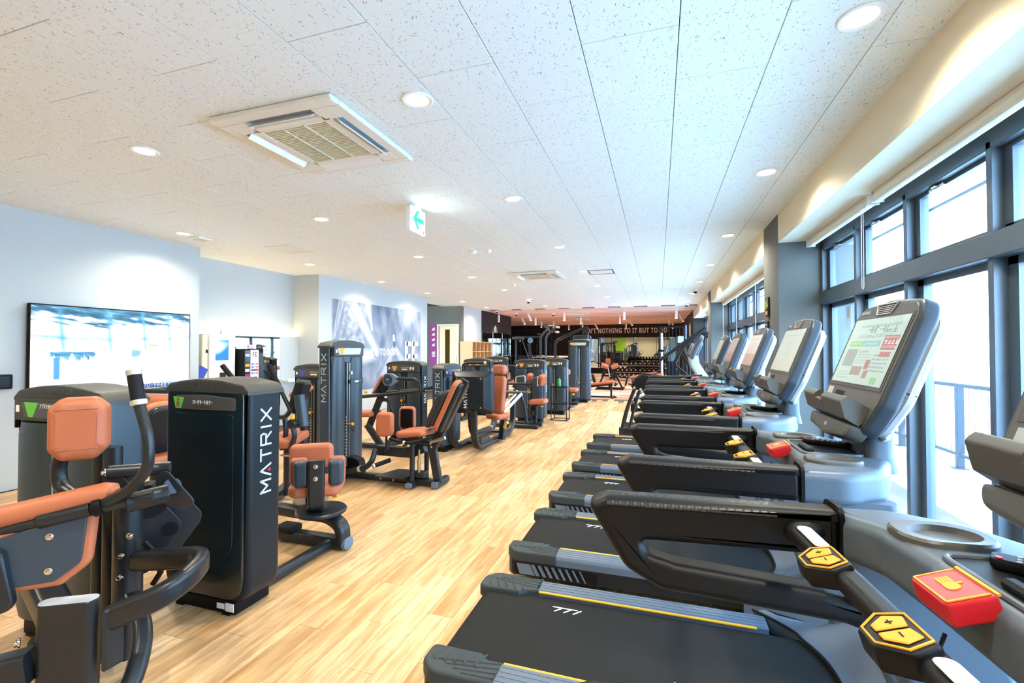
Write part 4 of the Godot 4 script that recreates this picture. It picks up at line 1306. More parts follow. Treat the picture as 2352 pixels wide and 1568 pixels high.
# ---------------------------------------------------------------- weight stack tower
# local frame: width along x, user side towards +z, back towards -z
func tower(parent: Node3D, at: Vector3, turn: float, W: float, D: float, H: float, o := {}) -> Node3D:
	var t := Node3D.new()
	t.name = "weight_tower"
	parent.add_child(t, true)
	t.position = at
	t.rotation.y = deg_to_rad(turn)
	var tall: bool = o.get("tall", false)
	var hb := H - 0.055
	var w2 := W / 2
	var d2 := D / 2
	# side shells with the body between
	var body := mb()
	var ol := rpoly([[-w2, hb, 0.01], [-w2, 0.06, 0.13], [w2, 0.06, 0.13], [w2, hb, 0.01]], 7)
	body.prism(ol, -d2 + 0.012, d2 - 0.012, AZ, 0.03, 4)
	part("shell", body, MT.shroud if not o.get("pale", false) else MT.shroud_user, t)
	# back: glossy panel with a raised field
	var gp := mb()
	var g2 := w2 - 0.028
	gp.prism(rpoly([[-g2, hb - 0.012, 0.02], [-g2, 0.085, 0.12], [g2, 0.085, 0.12], [g2, hb - 0.012, 0.02]], 7), -d2 - 0.004, -d2 + 0.02, AZ, 0.007, 2)
	part("back_panel", gp, MT.gloss_panel, t)
	var g3 := w2 - 0.095
	part("back_field", mb().prism(rpoly([[-g3, hb - 0.14, 0.02], [-g3, 0.30, 0.12], [g3, 0.30, 0.12], [g3, hb - 0.14, 0.02]], 7), -d2 - 0.0065, -d2, AZ, 0.002, 1), MT.gloss_panel, t)
	# user side: two rounded columns either side of the weight slot
	for s in [-1.0, 1.0]:
		var cw := w2 - 0.075
		var rg := []
		for y in [0.10, 0.16, hb - 0.20, hb - 0.135]:
			var r := PackedVector3Array()
			var k := 0.86 if y < 0.12 or y > hb - 0.15 else 1.0
			for i in 13:
				var a := PI * i / 12.0
				r.append(V(s * (0.045 + cw / 2) + cos(a) * cw / 2 * k, y, d2 - 0.02 + sin(a) * 0.05 * k))
			r.append(V(s * (0.045 + cw / 2) - cw / 2 * k, y, d2 - 0.03))
			r.append(V(s * (0.045 + cw / 2) + cw / 2 * k, y, d2 - 0.03))
			r.reverse()
			rg.append(r)
		part("user_cover", mb().loft(rg), MT.shroud_user, t)
	part("weight_slot", mb().box(V(0, hb * 0.5 - 0.02, d2 - 0.008), V(0.085, hb - 0.34, 0.02)), MT.shroud, t)
	var rod := mb()
	for s in [-1.0, 1.0]: rod.cyl(V(s * 0.022, 0.14, d2 + 0.004), V(s * 0.022, hb - 0.2, d2 + 0.004), 0.006, 8)
	part("guide_rod", rod, MT.steel, t)
	var lad := mb()
	var n := 16
	for i in n: lad.box(V(-0.036, 0.16 + i * 0.036, d2 + 0.003), V(0.012, 0.010, 0.004))
	part("weight_numbers", lad, MT.cream, t)
	var py: float = o.get("pin", 0.66)
	var pin := part("selector_pin", mb().cyl(V(0, py, d2), V(0, py, d2 + 0.07), 0.007, 8).cyl(V(0, py, d2 + 0.045), V(0, py, d2 + 0.075), 0.018, 12, 0.005), MT.yellow_pin, t)
	part("pin_cord", mb().tube([V(0.0, py, d2 + 0.06), V(0.03, py - 0.05, d2 + 0.07), V(0.035, py - 0.09, d2 + 0.05), V(0.02, py - 0.04, d2 + 0.02)], 0.003, 5), MT.black, pin)
	# placard with the exercise drawings
	var ph := hb - 0.075
	var pl := part("placard", mb().prism(rpoly([[-w2 + 0.04, ph - 0.05, 0.012], [w2 - 0.04, ph - 0.05, 0.012], [w2 - 0.04, ph + 0.065, 0.02], [-w2 + 0.04, ph + 0.065, 0.02]], 4), d2 - 0.02, d2 + 0.022, AZ, 0.008, 2), MT.cap, t)
	part("instruction_card", mb().prism(rpoly([[-w2 * 0.62, ph - 0.03, 0.012], [w2 * 0.62, ph - 0.03, 0.012], [w2 * 0.70, ph + 0.045, 0.012], [-w2 * 0.70, ph + 0.045, 0.012]], 3), d2 + 0.021, d2 + 0.0245, AZ), MT.placard_light if tall else MT.placard, pl)
	part("exercise_tag", mb().prism(PackedVector2Array([Vector2(-w2 * 0.52, ph - 0.03), Vector2(-w2 * 0.42, ph - 0.03), Vector2(-w2 * 0.30, ph + 0.045), Vector2(-w2 * 0.62, ph + 0.045)]), d2 + 0.024, d2 + 0.026, AZ), MT[o.get("tag", "orange_tag")], pl)
	var pr := mb()
	for i in 5: pr.box(V(-0.02 + 0.028 * i, ph + 0.028, d2 + 0.0255), V(0.018, 0.006, 0.002))
	pr.box(V(0.03, ph - 0.004, d2 + 0.0255), V(0.10, 0.020, 0.002))
	for i in 2: pr.prism(circ(0.018, 10, Vector2(w2 * 0.42 + i * 0.05, ph + 0.012), 0.026), d2 + 0.0245, d2 + 0.026, AZ)
	part("card_print", pr, MT.cream, pl)
	part("count_sticker", mb().box(V(-w2 + 0.075, ph + 0.01, d2 + 0.0225), V(0.026, 0.034, 0.003)), MT.white, pl)
	# arched cap
	var cp := PackedVector2Array()
	for i in 17:
		var x := lerpf(-w2 - 0.004, w2 + 0.004, i / 16.0)
		cp.append(Vector2(x, hb - 0.008 if i == 0 or i == 16 else hb + 0.008 + 0.05 * pow(cos(x / (w2 + 0.004) * PI * 0.46), 0.8)))
	cp.append(Vector2(w2 + 0.004, hb - 0.03)); cp.append(Vector2(-w2 - 0.004, hb - 0.03))
	var cap := part("top_cap", mb().prism(cp, -d2 - 0.002, d2 + 0.006, AZ, 0.012, 2), MT.cap, t)
	part("cap_badge", mb().prism(rpoly([[-0.13, hb + 0.012, 0.004], [0.13, hb + 0.012, 0.004], [0.115, hb + 0.041, 0.004], [-0.115, hb + 0.041, 0.004]], 2), d2 + 0.004, d2 + 0.0085, AZ, 0.002), MT.cap, cap)
	matrix_word(0.017, 0.15, cap, Transform3D(Basis(), V(-0.075, hb + 0.018, d2 + 0.0085)), MT.placard)
	matrix_word(0.017, 0.15, cap, Transform3D(Basis(Vector3.UP, PI), V(0.075, hb + 0.012, -d2 - 0.003)), MT.placard)
	# foot
	part("base", mb().box(V(0, 0.04, 0), V(W * 0.74, 0.08, D * 0.94), 0.008), MT.black, t)
	for s in [-1.0, 1.0]: part("floor_pad", mb().box(V(s * w2 * 0.55, 0.006, 0), V(0.06, 0.012, D * 1.02), 0.003), MT.rubber, t)
	# brand on the narrow sides
	var th: float = minf(0.07, D * 0.36)
	var tl: float = o.get("word", 0.475)
	var ty: float = o.get("word_y", 0.655)
	if o.get("no_word", false): return t
	matrix_word(th, tl, t, Transform3D(Basis(V(0, 1, 0), V(0, 0, 1), V(1, 0, 0)), V(w2 + 0.0005, ty, -th / 2)), MT.white_letter)
	matrix_word(th, tl, t, Transform3D(Basis(V(0, 1, 0), V(0, 0, -1), V(-1, 0, 0)), V(-w2 - 0.0005, ty, th / 2)), MT.silver_letter)
	return t
func cushion(m: MB, c: Vector3, b: Basis, w: float, h: float, t: float, r := 0.04) -> MB:
	# upholstered slab: w x h in the plane of b.x and b.y, thickness t along b.z
	var keep := m.xf
	m.xf = keep * Transform3D(b, c)
	m.prism(rrect(w, h, r, 4), -t / 2, t / 2, AZ, minf(t * 0.42, 0.03), 4)
	m.xf = keep
	return m
func bolt(m: MB, p: Vector3, n: Vector3, r := 0.013) -> MB:
	var nn := n.normalized()
	m.cyl(p, p + nn * r * 0.35, r, 12)
	m.cyl(p + nn * r * 0.3, p + nn * r * 1.0, r * 0.68, 10, r * 0.25)
	return m
func xyz(x: Vector3, y: Vector3) -> Basis:
	var z := x.cross(y).normalized()
	var xx := x.normalized()
	return Basis(xx, z.cross(xx).normalized(), z)

func rotary_torso() -> void:
	var b := V(-2.46, 0, -2.5)
	var t := thing("rotary_torso_machine", "black rotary torso machine with glossy back panel and brown swivel seat", "gym machine", b)
	var tw := tower(t, V(0, 0, -2.075 + 2.5), 180.0, 0.63, 0.25, 1.30, {"word_y": 0.655})
	# name plate on the back
	var np := part("name_plate", mb().prism(rpoly([[-0.235, 1.128, 0.012], [0.185, 1.128, 0.012], [0.215, 1.205, 0.012], [0.0, 1.212, 0.3], [-0.235, 1.198, 0.012]], 4), -0.138, -0.12, AZ, 0.003), MT.placard, tw)
	var g := mb().prism(PackedVector2Array([Vector2(0.165, 1.132), Vector2(0.205, 1.132), Vector2(0.225, 1.198), Vector2(0.142, 1.195)]), -0.1405, -0.137, AZ)
	part("green_tag", g, MT.green_tag, np)
	part("figure_print", mb().prism(circ(0.010, 10, Vector2(0.185, 1.183)), -0.142, -0.14, AZ).prism(rpoly([[0.176, 1.138, 0.004], [0.195, 1.138, 0.004], [0.199, 1.172, 0.006], [0.172, 1.172, 0.006]], 2), -0.142, -0.14, AZ), MT.leather_edge, np)
	var jp := part("lettering", strokes("ロータリートルソー", 0.021, 0.0145, 0.0025, 0.0028), MT.white_letter, np)
	jp.transform = Transform3D(Basis(Vector3.UP, PI), V(0.072, 1.160, -0.1385))
	matrix_word(0.013, 0.12, np, Transform3D(Basis(Vector3.UP, PI), V(0.055, 1.138, -0.1385)), MT.cap)
	part("rating_label", mb().box(V(-0.20, 0.045, -0.1245), V(0.06, 0.045, 0.002)).box(V(-0.135, 0.045, -0.1245), V(0.055, 0.03, 0.002)), MT.white, tw)
	# floor frame, rounded beam and swivel seat
	part("floor_beam", mbw(b).sweep(rrect(0.10, 0.075, 0.02, 3), [V(-2.80, 0.05, -2.85), V(-2.20, 0.05, -2.85)]), MT.frame, t)
	part("beam_end", mbw(b).prism(rrect(0.105, 0.08, 0.035, 4, Vector2(2.85, 0.05)), -2.20, -2.165, AX, 0.006, 2), MT.stripe_blue, t)
	part("link_bar", mbw(b).tube([V(-2.31, 0.045, -2.20), V(-2.31, 0.045, -2.80)], 0.038, 12), MT.frame, t)
	part("arched_beam", mbw(b).sweep(rrect(0.075, 0.115, 0.03, 4), fil([V(-2.82, 0.235, -2.85), V(-2.33, 0.225, -2.85), V(-2.225, 0.17, -2.85), V(-2.215, 0.06, -2.85)], 0.13, 7), V(0, 0, 1)), MT.frame, t)
	part("turntable", mbw(b).at(V(-2.37, 0.27, -2.80) - b).lathe([[0.0, 0.0], [0.17, 0.0], [0.178, 0.008], [0.178, 0.022], [0.17, 0.03], [0.0, 0.03]], 28), MT.frame, t)
	part("indexing_plate", mbw(b).at(V(-2.60, 0.29, -2.95) - b).lathe([[0.0, 0.0], [0.13, 0.0], [0.13, 0.012], [0.0, 0.012]], 20), MT.steel, t)
	var pst := mbw(b).sweep(rrect(0.115, 0.055, 0.02, 4), fil([V(-2.48, 0.40, -2.84), V(-2.42, 0.325, -2.78), V(-2.335, 0.33, -2.70), V(-2.315, 0.45, -2.68), V(-2.315, 0.685, -2.68)], 0.10, 7), V(0.65, 0.0, 0.76))
	var post := part("pad_post", pst, MT.frame, t)
	var bo := mbw(b)
	bolt(bo, V(-2.298, 0.645, -2.655), V(0.55, 0, 0.83), 0.016)
	part("bolt", bo, MT.chrome, post)
	var bo2 := mbw(b)
	bolt(bo2, V(-2.298, 0.56, -2.655), V(0.55, 0, 0.83), 0.016)
	part("bolt", bo2, MT.chrome, post)
	var fx := V(0.83, 0, -0.55).normalized()
	for s in [-1.0, 1.0]:
		var m := mbw(b)
		cushion(m, V(-2.318, 0.585, -2.69) + fx * (0.115 * s) + V(0, 0, -0.02), Basis(fx, Vector3.UP, fx.cross(Vector3.UP)), 0.105, 0.185, 0.075, 0.03)
		part("thigh_pad_shell", m, MT.shroud_user, t)
		var m2 := mbw(b)
		cushion(m2, V(-2.318, 0.59, -2.69) + fx * (0.13 * s) + V(-0.055, 0, -0.075), Basis(fx, Vector3.UP, fx.cross(Vector3.UP)), 0.12, 0.19, 0.07, 0.03)
		part("thigh_pad", m2, MT.leather_edge, t)
	part("seat", cushion(mbw(b), V(-2.43, 0.455, -2.83), Basis(V(0.85, 0, -0.53).normalized(), V(0.53, 0, 0.85).normalized() * -1.0, V(0, 1, 0)), 0.36, 0.36, 0.085, 0.07), MT.leather, t)
	part("backrest", cushion(mbw(b), V(-2.60, 0.635, -2.96), Basis(fx, V(0, 1, 0), fx.cross(V(0, 1, 0))), 0.32, 0.19, 0.08, 0.045), MT.leather, t)
	part("backrest_arm", mbw(b).tube(fil([V(-2.62, 0.63, -3.02), V(-2.64, 0.45, -3.03), V(-2.55, 0.38, -2.95)], 0.06, 4), 0.025, 10), MT.frame, t)
	part("seat_lever", mbw(b).box(V(-2.25, 0.405, -2.80), V(0.05, 0.02, 0.03), 0.006), MT.yellow_pin, t)
	part("weight_block", mbw(b).box(V(-2.72, 0.10, -2.85), V(0.16, 0.05, 0.13), 0.01), MT.black, t)

func crunch_machine() -> void:
	var b := V(-2.4, 0, -1.4)
	var t := thing("abdominal_crunch_machine", "abdominal crunch machine in the left foreground with brown roller pad and long padded arm", "gym machine", b)
	var tw := tower(t, V(-2.88 + 2.4, 0, -1.60 + 1.4), 0.0, 0.70, 0.20, 1.285, {"tag": "green_tag", "pin": 0.5, "pale": true, "no_word": true})
	var jp := part("lettering", strokes("アブドミナルクランチ", 0.02, 0.014, 0.0022, 0.0026), MT.white_letter, tw)
	jp.transform = Transform3D(Basis(), V(-0.09, 1.173, 0.1265))
	part("phone_bracket", mb().box(V(-0.375, 1.08, 0.05), V(0.06, 0.05, 0.03), 0.006).box(V(-0.40, 1.085, 0.05), V(0.012, 0.07, 0.05), 0.004), MT.black, tw)
	# uprights in front of the tower
	part("upright_tube", mbw(b).tube([V(-2.25, 0.12, -1.43), V(-2.25, 0.93, -1.43)], 0.055, 14), MT.frame, t)
	part("upright_tube", mbw(b).tube([V(-2.487, 0.05, -1.46), V(-2.487, 1.02, -1.46)], 0.030, 12), MT.frame, t)
	part("upright_tube", mbw(b).tube([V(-2.405, 0.05, -1.46), V(-2.405, 1.02, -1.46)], 0.036, 12), MT.frame, t)
	part("lower_link", mbw(b).sweep(rrect(0.07, 0.06, 0.025, 4), fil([V(-2.25, 0.40, -1.43), V(-2.02, 0.30, -1.36), V(-1.92, 0.13, -1.22), V(-2.0, 0.06, -1.02)], 0.16, 7), Vector3.ZERO), MT.frame, t)
	# flat oval post
	var ov := PackedVector2Array()
	for q in [1, -1]:
		for i in 9:
			var a := -PI / 2 + PI * i / 8.0 if q == 1 else PI / 2 + PI * i / 8.0
			ov.append(Vector2(0.062 * q + cos(a) * 0.032, sin(a) * 0.032))
	var dirx := V(0.86, 0, -0.5).normalized()
	var col := mb()
	col.xf = Transform3D(Basis(dirx, Vector3.UP, dirx.cross(Vector3.UP)), V(-2.03, 0, -1.10) - b)
	col.prism(ov, 0.012, 0.565, AY, 0.004, 1)
	var pst := part("oval_post", col, MT.frame, t)
	part("post_cap", mb().at(V(-2.03, 0, -1.10) - b, Basis(dirx, Vector3.UP, dirx.cross(Vector3.UP))).prism(MB.inset(ov, 0.004), 0.563, 0.567, AY), MT.grey_light, pst)
	part("post_foot", mb().at(V(-2.03, 0, -1.10) - b, Basis(dirx, Vector3.UP, dirx.cross(Vector3.UP))).prism(rrect(0.28, 0.14, 0.03), 0.0, 0.02, AY, 0.004), MT.frame, pst)
	for q in [[V(-1.915, 0.50, -1.155), V(0.4, 0, 1)], [V(-1.915, 0.33, -1.155), V(0.4, 0, 1)], [V(-2.14, 0.44, -1.02), V(-0.6, 0, 1)], [V(-2.14, 0.27, -1.02), V(-0.6, 0, 1)]]:
		part("bolt", bolt(mbw(b), q[0], q[1], 0.016), MT.chrome, pst)
	part("joint_plate", mbw(b).box(V(-1.905, 0.42, -1.165), V(0.018, 0.22, 0.07), 0.008), MT.frame, pst)
	# bent rail round the right side
	part("bent_rail", mbw(b).sweep(rrect(0.06, 0.088, 0.024, 4), fil([V(-1.92, 0.485, -1.165), V(-1.74, 0.56, -1.26), V(-1.80, 0.60, -1.46), V(-2.25, 0.53, -1.43)], 0.15, 8), Vector3.UP), MT.frame, t)
	# beam leaving the frame at the lower left
	part("floor_beam", mbw(b).sweep(rrect(0.085, 0.105, 0.02, 3), [V(-2.11, 0.36, -1.04), V(-2.45, 0.31, -0.80)]), MT.frame, t)
	part("seat_beam", mbw(b).sweep(rrect(0.10, 0.11, 0.025, 3), [V(-2.10, 0.44, -1.12), V(-2.52, 0.60, -1.22), V(-2.72, 0.66, -1.27)]), MT.frame, t)
	part("stop_bumper", mbw(b).cyl(V(-2.28, 0.34, -1.15), V(-2.20, 0.345, -1.12), 0.042, 16, 0.008), MT.rubber, t)
	# tilted back pad seen from behind: brown rim, dark shell
	var px := V(0.62, 0.15, -0.72).normalized()
	var py := V(-0.12, 0.97, 0.1).normalized()
	var bb := xyz(px, py)
	var sp := [[-0.30, -0.10, 0.05], [0.02, -0.17, 0.03], [0.11, -0.12, 0.04], [0.165, 0.10, 0.03], [-0.30, 0.06, 0.03]]
	var sh := mb(); sh.xf = Transform3D(bb, V(-2.10, 0.775, -1.06) - b)
	sh.prism(rpoly(sp, 4), -0.06, -0.005, AZ, 0.015, 3)
	part("back_pad", sh, MT.leather, t)
	var sh2 := mb(); sh2.xf = Transform3D(bb, V(-2.10, 0.775, -1.06) - b)
	var sp2 := []
	for q in sp: sp2.append([(q[0] + 0.06) * 0.86 - 0.06, (q[1] + 0.03) * 0.82 - 0.03, q[2]])
	sh2.prism(rpoly(sp2, 4), -0.03, 0.004, AZ, 0.004, 2)
	var shell := part("back_pad_shell", sh2, MT.shroud_user, t)
	for q in [V(0.02, 0.02, 0.005), V(0.0, -0.10, 0.005)]:
		part("bolt", bolt(mb(), V(-2.10, 0.775, -1.06) - b + bb * q, bb.z, 0.012), MT.chrome, shell)
	part("pad_bracket", mb().at(V(-2.10, 0.775, -1.06) - b, bb).prism(rrect(0.16, 0.22, 0.03, 4, Vector2(-0.17, -0.08)), -0.01, 0.035, AZ, 0.01, 2), MT.frame, t)
	# long arm pad over its double tube
	var ap := []
	for q in [[V(-1.965, 0.925, -1.205), 0.020], [V(-1.975, 0.93, -1.20), 0.034], [V(-2.0, 0.93, -1.185), 0.040], [V(-2.1, 0.905, -1.10), 0.042], [V(-2.24, 0.87, -0.98), 0.044], [V(-2.40, 0.84, -0.85), 0.044]]: ap.append(q)
	var aps := []
	var asc := []
	for q in ap: aps.append(q[0]); asc.append(q[1] / 0.04)
	part("arm_pad", mbw(b).sweep(circ(0.046, 16, Vector2.ZERO, 0.036), aps, Vector3.UP, true, asc), MT.leather, t)
	part("arm_tube", mbw(b).tube([V(-1.86, 0.905, -1.27), V(-2.0, 0.878, -1.155), V(-2.16, 0.842, -1.02), V(-2.40, 0.79, -0.82)], 0.021, 12), MT.frame, t)
	part("arm_sleeve", mbw(b).cyl(V(-2.005, 0.882, -1.15), V(-2.115, 0.856, -1.055), 0.029, 16, 0.003), MT.frame, t)
	part("arm_collar", mbw(b).cyl(V(-1.978, 0.888, -1.172), V(-1.998, 0.883, -1.155), 0.036, 16, 0.004), MT.black, t)
	part("pivot_tube", mbw(b).cyl(V(-1.93, 0.883, -1.22), V(-1.86, 0.90, -1.33), 0.036, 16, 0.004), MT.frame, t)
	# handle that sweeps up with a rubber grip
	part("handle_tube", mbw(b).tube(fil([V(-2.0, 0.885, -1.16), V(-1.90, 0.93, -1.20), V(-1.785, 1.03, -1.20), V(-1.785, 1.14, -1.20), V(-1.845, 1.28, -1.20)], 0.10, 7), 0.019, 12), MT.frame, t)
	part("handle_grip", mbw(b).cyl(V(-1.842, 1.275, -1.20), V(-1.868, 1.378, -1.20), 0.023, 14, 0.003), MT.rubber, t)
	part("grip_ring", mbw(b).cyl(V(-1.838, 1.262, -1.20), V(-1.843, 1.282, -1.20), 0.027, 14, 0.004), MT.alu, t)
	part("grip_cap", mbw(b).cyl(V(-1.865, 1.372, -1.20), V(-1.871, 1.394, -1.20), 0.0255, 14, 0.004), MT.alu, t)
	# roller pad on its curved arm
	var rp := mb(); rp.xf = Transform3D(Basis(V(0, 1, 0), 0.85) * Basis.from_scale(V(0.68, 1.0, 0.85)), V(-2.165, 1.16, -1.20) - b)
	var pr := rpoly([[-0.13, -0.075, 0.03], [-0.075, -0.12, 0.06], [0.075, -0.12, 0.06], [0.13, -0.075, 0.03], [0.13, 0.085, 0.03], [0.075, 0.122, 0.06], [-0.075, 0.122, 0.06], [-0.13, 0.085, 0.03]], 4)
	rp.prism(pr, -0.07, 0.07, AZ, 0.045, 4)
	var rol := part("roller_pad", rp, MT.leather, t)
	for y in [0.080, -0.072]:
		var sm := mb(); sm.xf = rp.xf
		sm.tube([V(-0.131, y, -0.03), V(-0.12, y, 0.035), V(-0.088, y, 0.0705), V(0.088, y, 0.0705), V(0.12, y, 0.035), V(0.131, y, -0.03)], 0.0022, 5)
		part("seam", sm, MT.leather_edge, rol)
	part("roller_arm", mbw(b).tube(fil([V(-2.27, 1.10, -1.22), V(-2.335, 1.0, -1.22), V(-2.32, 0.91, -1.22), V(-2.16, 0.86, -1.22)], 0.11, 7), 0.026, 12), MT.frame, t)
	# cam plates and cross rod
	for k in 2:
		var c0: Vector3 = [V(-2.06, 0.93, -1.27), V(-1.91, 0.905, -1.37)][k]
		var pm := mb(); pm.xf = Transform3D(xyz(V(0.82, -0.10, -0.55), Vector3.UP), c0 - b)
		pm.prism(rpoly([[-0.055, 0.055, 0.03], [-0.02, 0.07, 0.03], [0.10, -0.06, 0.03], [0.06, -0.10, 0.03], [-0.05, -0.05, 0.02]], 4), -0.005, 0.005, AZ, 0.002)
		part("cam_plate", pm, MT.frame, t)
	part("cross_rod", mbw(b).cyl(V(-2.09, 0.98, -1.25), V(-1.95, 0.975, -1.40), 0.026, 16, 0.004), MT.frame, t)
	part("bolt", bolt(mbw(b), V(-2.093, 0.98, -1.247), V(-0.4, 0, 0.9), 0.016), MT.chrome, t)
	part("bolt", bolt(mbw(b), V(-1.885, 0.885, -1.33), V(0.9, 0, 0.3), 0.014), MT.chrome, t)
	# big cam cover beside the rotary machine
	var cc := rpoly([[-0.12, 0.15, 0.07], [-0.03, 0.165, 0.06], [0.15, -0.03, 0.03], [0.14, -0.07, 0.03], [-0.02, -0.24, 0.06], [-0.11, -0.22, 0.07], [-0.155, -0.05, 0.1]], 5)
	for k in 2:
		var cm := mb(); cm.xf = Transform3D(xyz(V(0.62, 0, -0.78), Vector3.UP) * Basis.from_scale(V(0.74, 1, 1)), V(-2.205 - 0.0 * k, 0.69 + 0.01 * k, -1.50 - 0.10 * k) - b)
		cm.prism(cc, -0.006, 0.006, AZ, 0.003)
		part("cam_cover", cm, MT.frame, t)
	var cw := mb(); cw.xf = Transform3D(xyz(V(0.62, 0, -0.78), Vector3.UP), V(-2.205, 0.70, -1.55) - b)
	cw.cyl(V(-0.05, 0.08, -0.05), V(-0.05, 0.08, 0.05), 0.075, 20)
	cw.cyl(V(0.03, -0.06, -0.05), V(0.03, -0.06, 0.05), 0.03, 14)
	part("cam_wheel", cw, MT.black, t)
	for q in [Vector2(0.075, -0.07), Vector2(0.025, -0.15), Vector2(-0.03, -0.20)]:
		var bm := mb(); bm.xf = Transform3D(xyz(V(0.62, 0, -0.78), Vector3.UP), V(-2.205, 0.69, -1.50) - b)
		part("bolt", bolt(bm, V(q.x, q.y, 0.006), V(0, 0, 1), 0.012), MT.chrome, t)
	part("pivot_hub", mbw(b).cyl(V(-1.90, 0.91, -1.37), V(-2.27, 0.79, -1.54), 0.032, 14), MT.frame, t)
	for q in [V(-2.21, 0.58, -1.38), V(-2.21, 0.49, -1.375), V(-2.19, 0.66, -1.40)]:
		part("bolt", bolt(mbw(b), q, V(0.4, 0, 0.9), 0.014), MT.chrome, t)
	part("cable_strap", mbw(b).tube([V(-2.16, 0.62, -1.44), V(-2.10, 0.56, -1.46), V(-2.09, 0.49, -1.46), V(-2.12, 0.44, -1.45)], 0.012, 8), MT.black, t)

func abductor_machine() -> void:
	var b := V(-2.8, 0, -4.42)
	var t := thing("hip_abductor_machine", "hip abductor machine with a tall blue black tower and brown seat facing it", "gym machine", b)
	var tw := tower(t, V(-3.47 + 2.8, 0, 0), 90.0, 0.60, 0.17, 1.57, {"tall": true, "pale": true, "word": 0.52, "word_y": 0.90, "pin": 0.62})
	part("towel_clip", mb().box(V(0.10, 1.10, 0.125), V(0.22, 0.05, 0.02), 0.006).box(V(0.215, 1.10, 0.10), V(0.02, 0.06, 0.06), 0.006), MT.shroud_user, tw)
	part("clip_label", mb().box(V(0.09, 1.10, 0.137), V(0.07, 0.024, 0.003)), MT.placard_light, tw)
	part("tower_sticker", mb().box(V(0.02, 1.20, 0.118), V(0.024, 0.034, 0.003)), MT.white, tw)
	# floor frame
	part("floor_beam", mbw(b).sweep(rrect(0.085, 0.07, 0.02, 3), [V(-3.38, 0.05, -4.42), V(-2.27, 0.05, -4.42)]), MT.frame, t)
	part("rear_foot", mbw(b).sweep(rrect(0.08, 0.07, 0.025, 3), [V(-2.24, 0.045, -4.62), V(-2.24, 0.045, -4.34)]), MT.frame, t)
	part("foot_cap", mbw(b).prism(rrect(0.075, 0.07, 0.02, 3, Vector2(-2.24, 0.045)), -4.345, -4.33, AZ, 0.003), MT.stripe_blue, t)
	part("front_foot", mbw(b).sweep(rrect(0.08, 0.06, 0.025, 3), [V(-2.50, 0.04, -4.56), V(-2.50, 0.04, -4.26)]), MT.frame, t)
	part("foot_cap", mbw(b).prism(rrect(0.078, 0.06, 0.025, 3, Vector2(-2.50, 0.04)), -4.262, -4.245, AZ, 0.003), MT.stripe_blue, t)
	part("foot_plate", mbw(b).prism(rpoly([[-2.90, 4.22, 0.02], [-2.55, 4.22, 0.02], [-2.52, 4.42, 0.02], [-2.62, 4.56, 0.05], [-2.80, 4.56, 0.05]], 3), 0.11, 0.122, AY, 0.002), MT.frame, t)
	# posts
	part("front_post", mbw(b).tube([V(-2.505, 0.06, -4.34), V(-2.505, 0.46, -4.34)], 0.028, 12), MT.frame, t)
	part("front_post", mbw(b).tube([V(-2.42, 0.06, -4.50), V(-2.42, 0.46, -4.50)], 0.026, 12), MT.frame, t)
	part("swing_block", mbw(b).box(V(-2.44, 0.13, -4.40), V(0.16, 0.07, 0.10), 0.015), MT.frame, t)
	part("gas_spring", mbw(b).cyl(V(-2.435, 0.16, -4.36), V(-2.435, 0.40, -4.36), 0.012, 10).cyl(V(-2.435, 0.19, -4.36), V(-2.435, 0.30, -4.36), 0.019, 12), MT.steel, t)
	part("back_post", mbw(b).sweep(rrect(0.10, 0.055, 0.022, 4), fil([V(-2.235, 0.05, -4.42), V(-2.31, 0.42, -4.42), V(-2.26, 0.50, -4.42), V(-1.93, 1.15, -4.42)], 0.05, 5), V(0, 0, 1)), MT.frame, t)
	part("beam", mbw(b).sweep(rrect(0.075, 0.11, 0.018, 3), [V(-2.97, 0.35, -4.42), V(-2.55, 0.35, -4.42), V(-2.40, 0.42, -4.42)]), MT.frame, t)
	part("bolt", bolt(mbw(b), V(-2.86, 0.345, -4.38), V(0, 0, 1), 0.022), MT.frame, t)
	part("seat_carrier", mbw(b).box(V(-2.46, 0.47, -4.42), V(0.34, 0.05, 0.14), 0.015), MT.frame, t)
	# curved foot rest bar with roller
	part("foot_bar", mbw(b).tube(fil([V(-3.30, 0.12, -4.25), V(-3.02, 0.19, -4.25), V(-2.95, 0.26, -4.26), V(-2.95, 0.37, -4.32)], 0.08, 6), 0.03, 12), MT.frame, t)
	part("foot_roller", mbw(b).cyl(V(-2.90, 0.225, -4.22), V(-2.80, 0.26, -4.38), 0.024, 14, 0.004), MT.rubber, t)
	part("roller_cap", mbw(b).cyl(V(-2.905, 0.222, -4.21), V(-2.898, 0.225, -4.225), 0.027, 14, 0.003), MT.alu, t)
	part("foot_bar_band", mbw(b).cyl(V(-3.11, 0.168, -4.25), V(-3.08, 0.176, -4.25), 0.033, 12), MT.alu, t)
	# seat, backrest, knee pads
	part("seat", cushion(mbw(b), V(-2.50, 0.575, -4.42), xyz(V(0.99, 0.10, 0), V(0, 0, -1)), 0.37, 0.34, 0.07, 0.07), MT.leather, t)
	var bs := xyz(V(0.44, 0.90, 0), V(0, 0, 1))
	part("backrest", cushion(mbw(b), V(-2.10, 0.88, -4.42), bs, 0.60, 0.26, 0.07, 0.07), MT.leather, t)
	part("backrest_shell", cushion(mbw(b), V(-2.065, 0.862, -4.42), bs, 0.58, 0.245, 0.05, 0.06), MT.shroud, t)
	var bp := part("spacer_cushion", cushion(mbw(b), V(-2.19, 0.85, -4.42), bs, 0.42, 0.25, 0.055, 0.05), MT.black_pad, t)
	part("spacer_cushion", cushion(mbw(b), V(-2.245, 0.835, -4.42), bs, 0.42, 0.25, 0.055, 0.05), MT.black_pad, t)
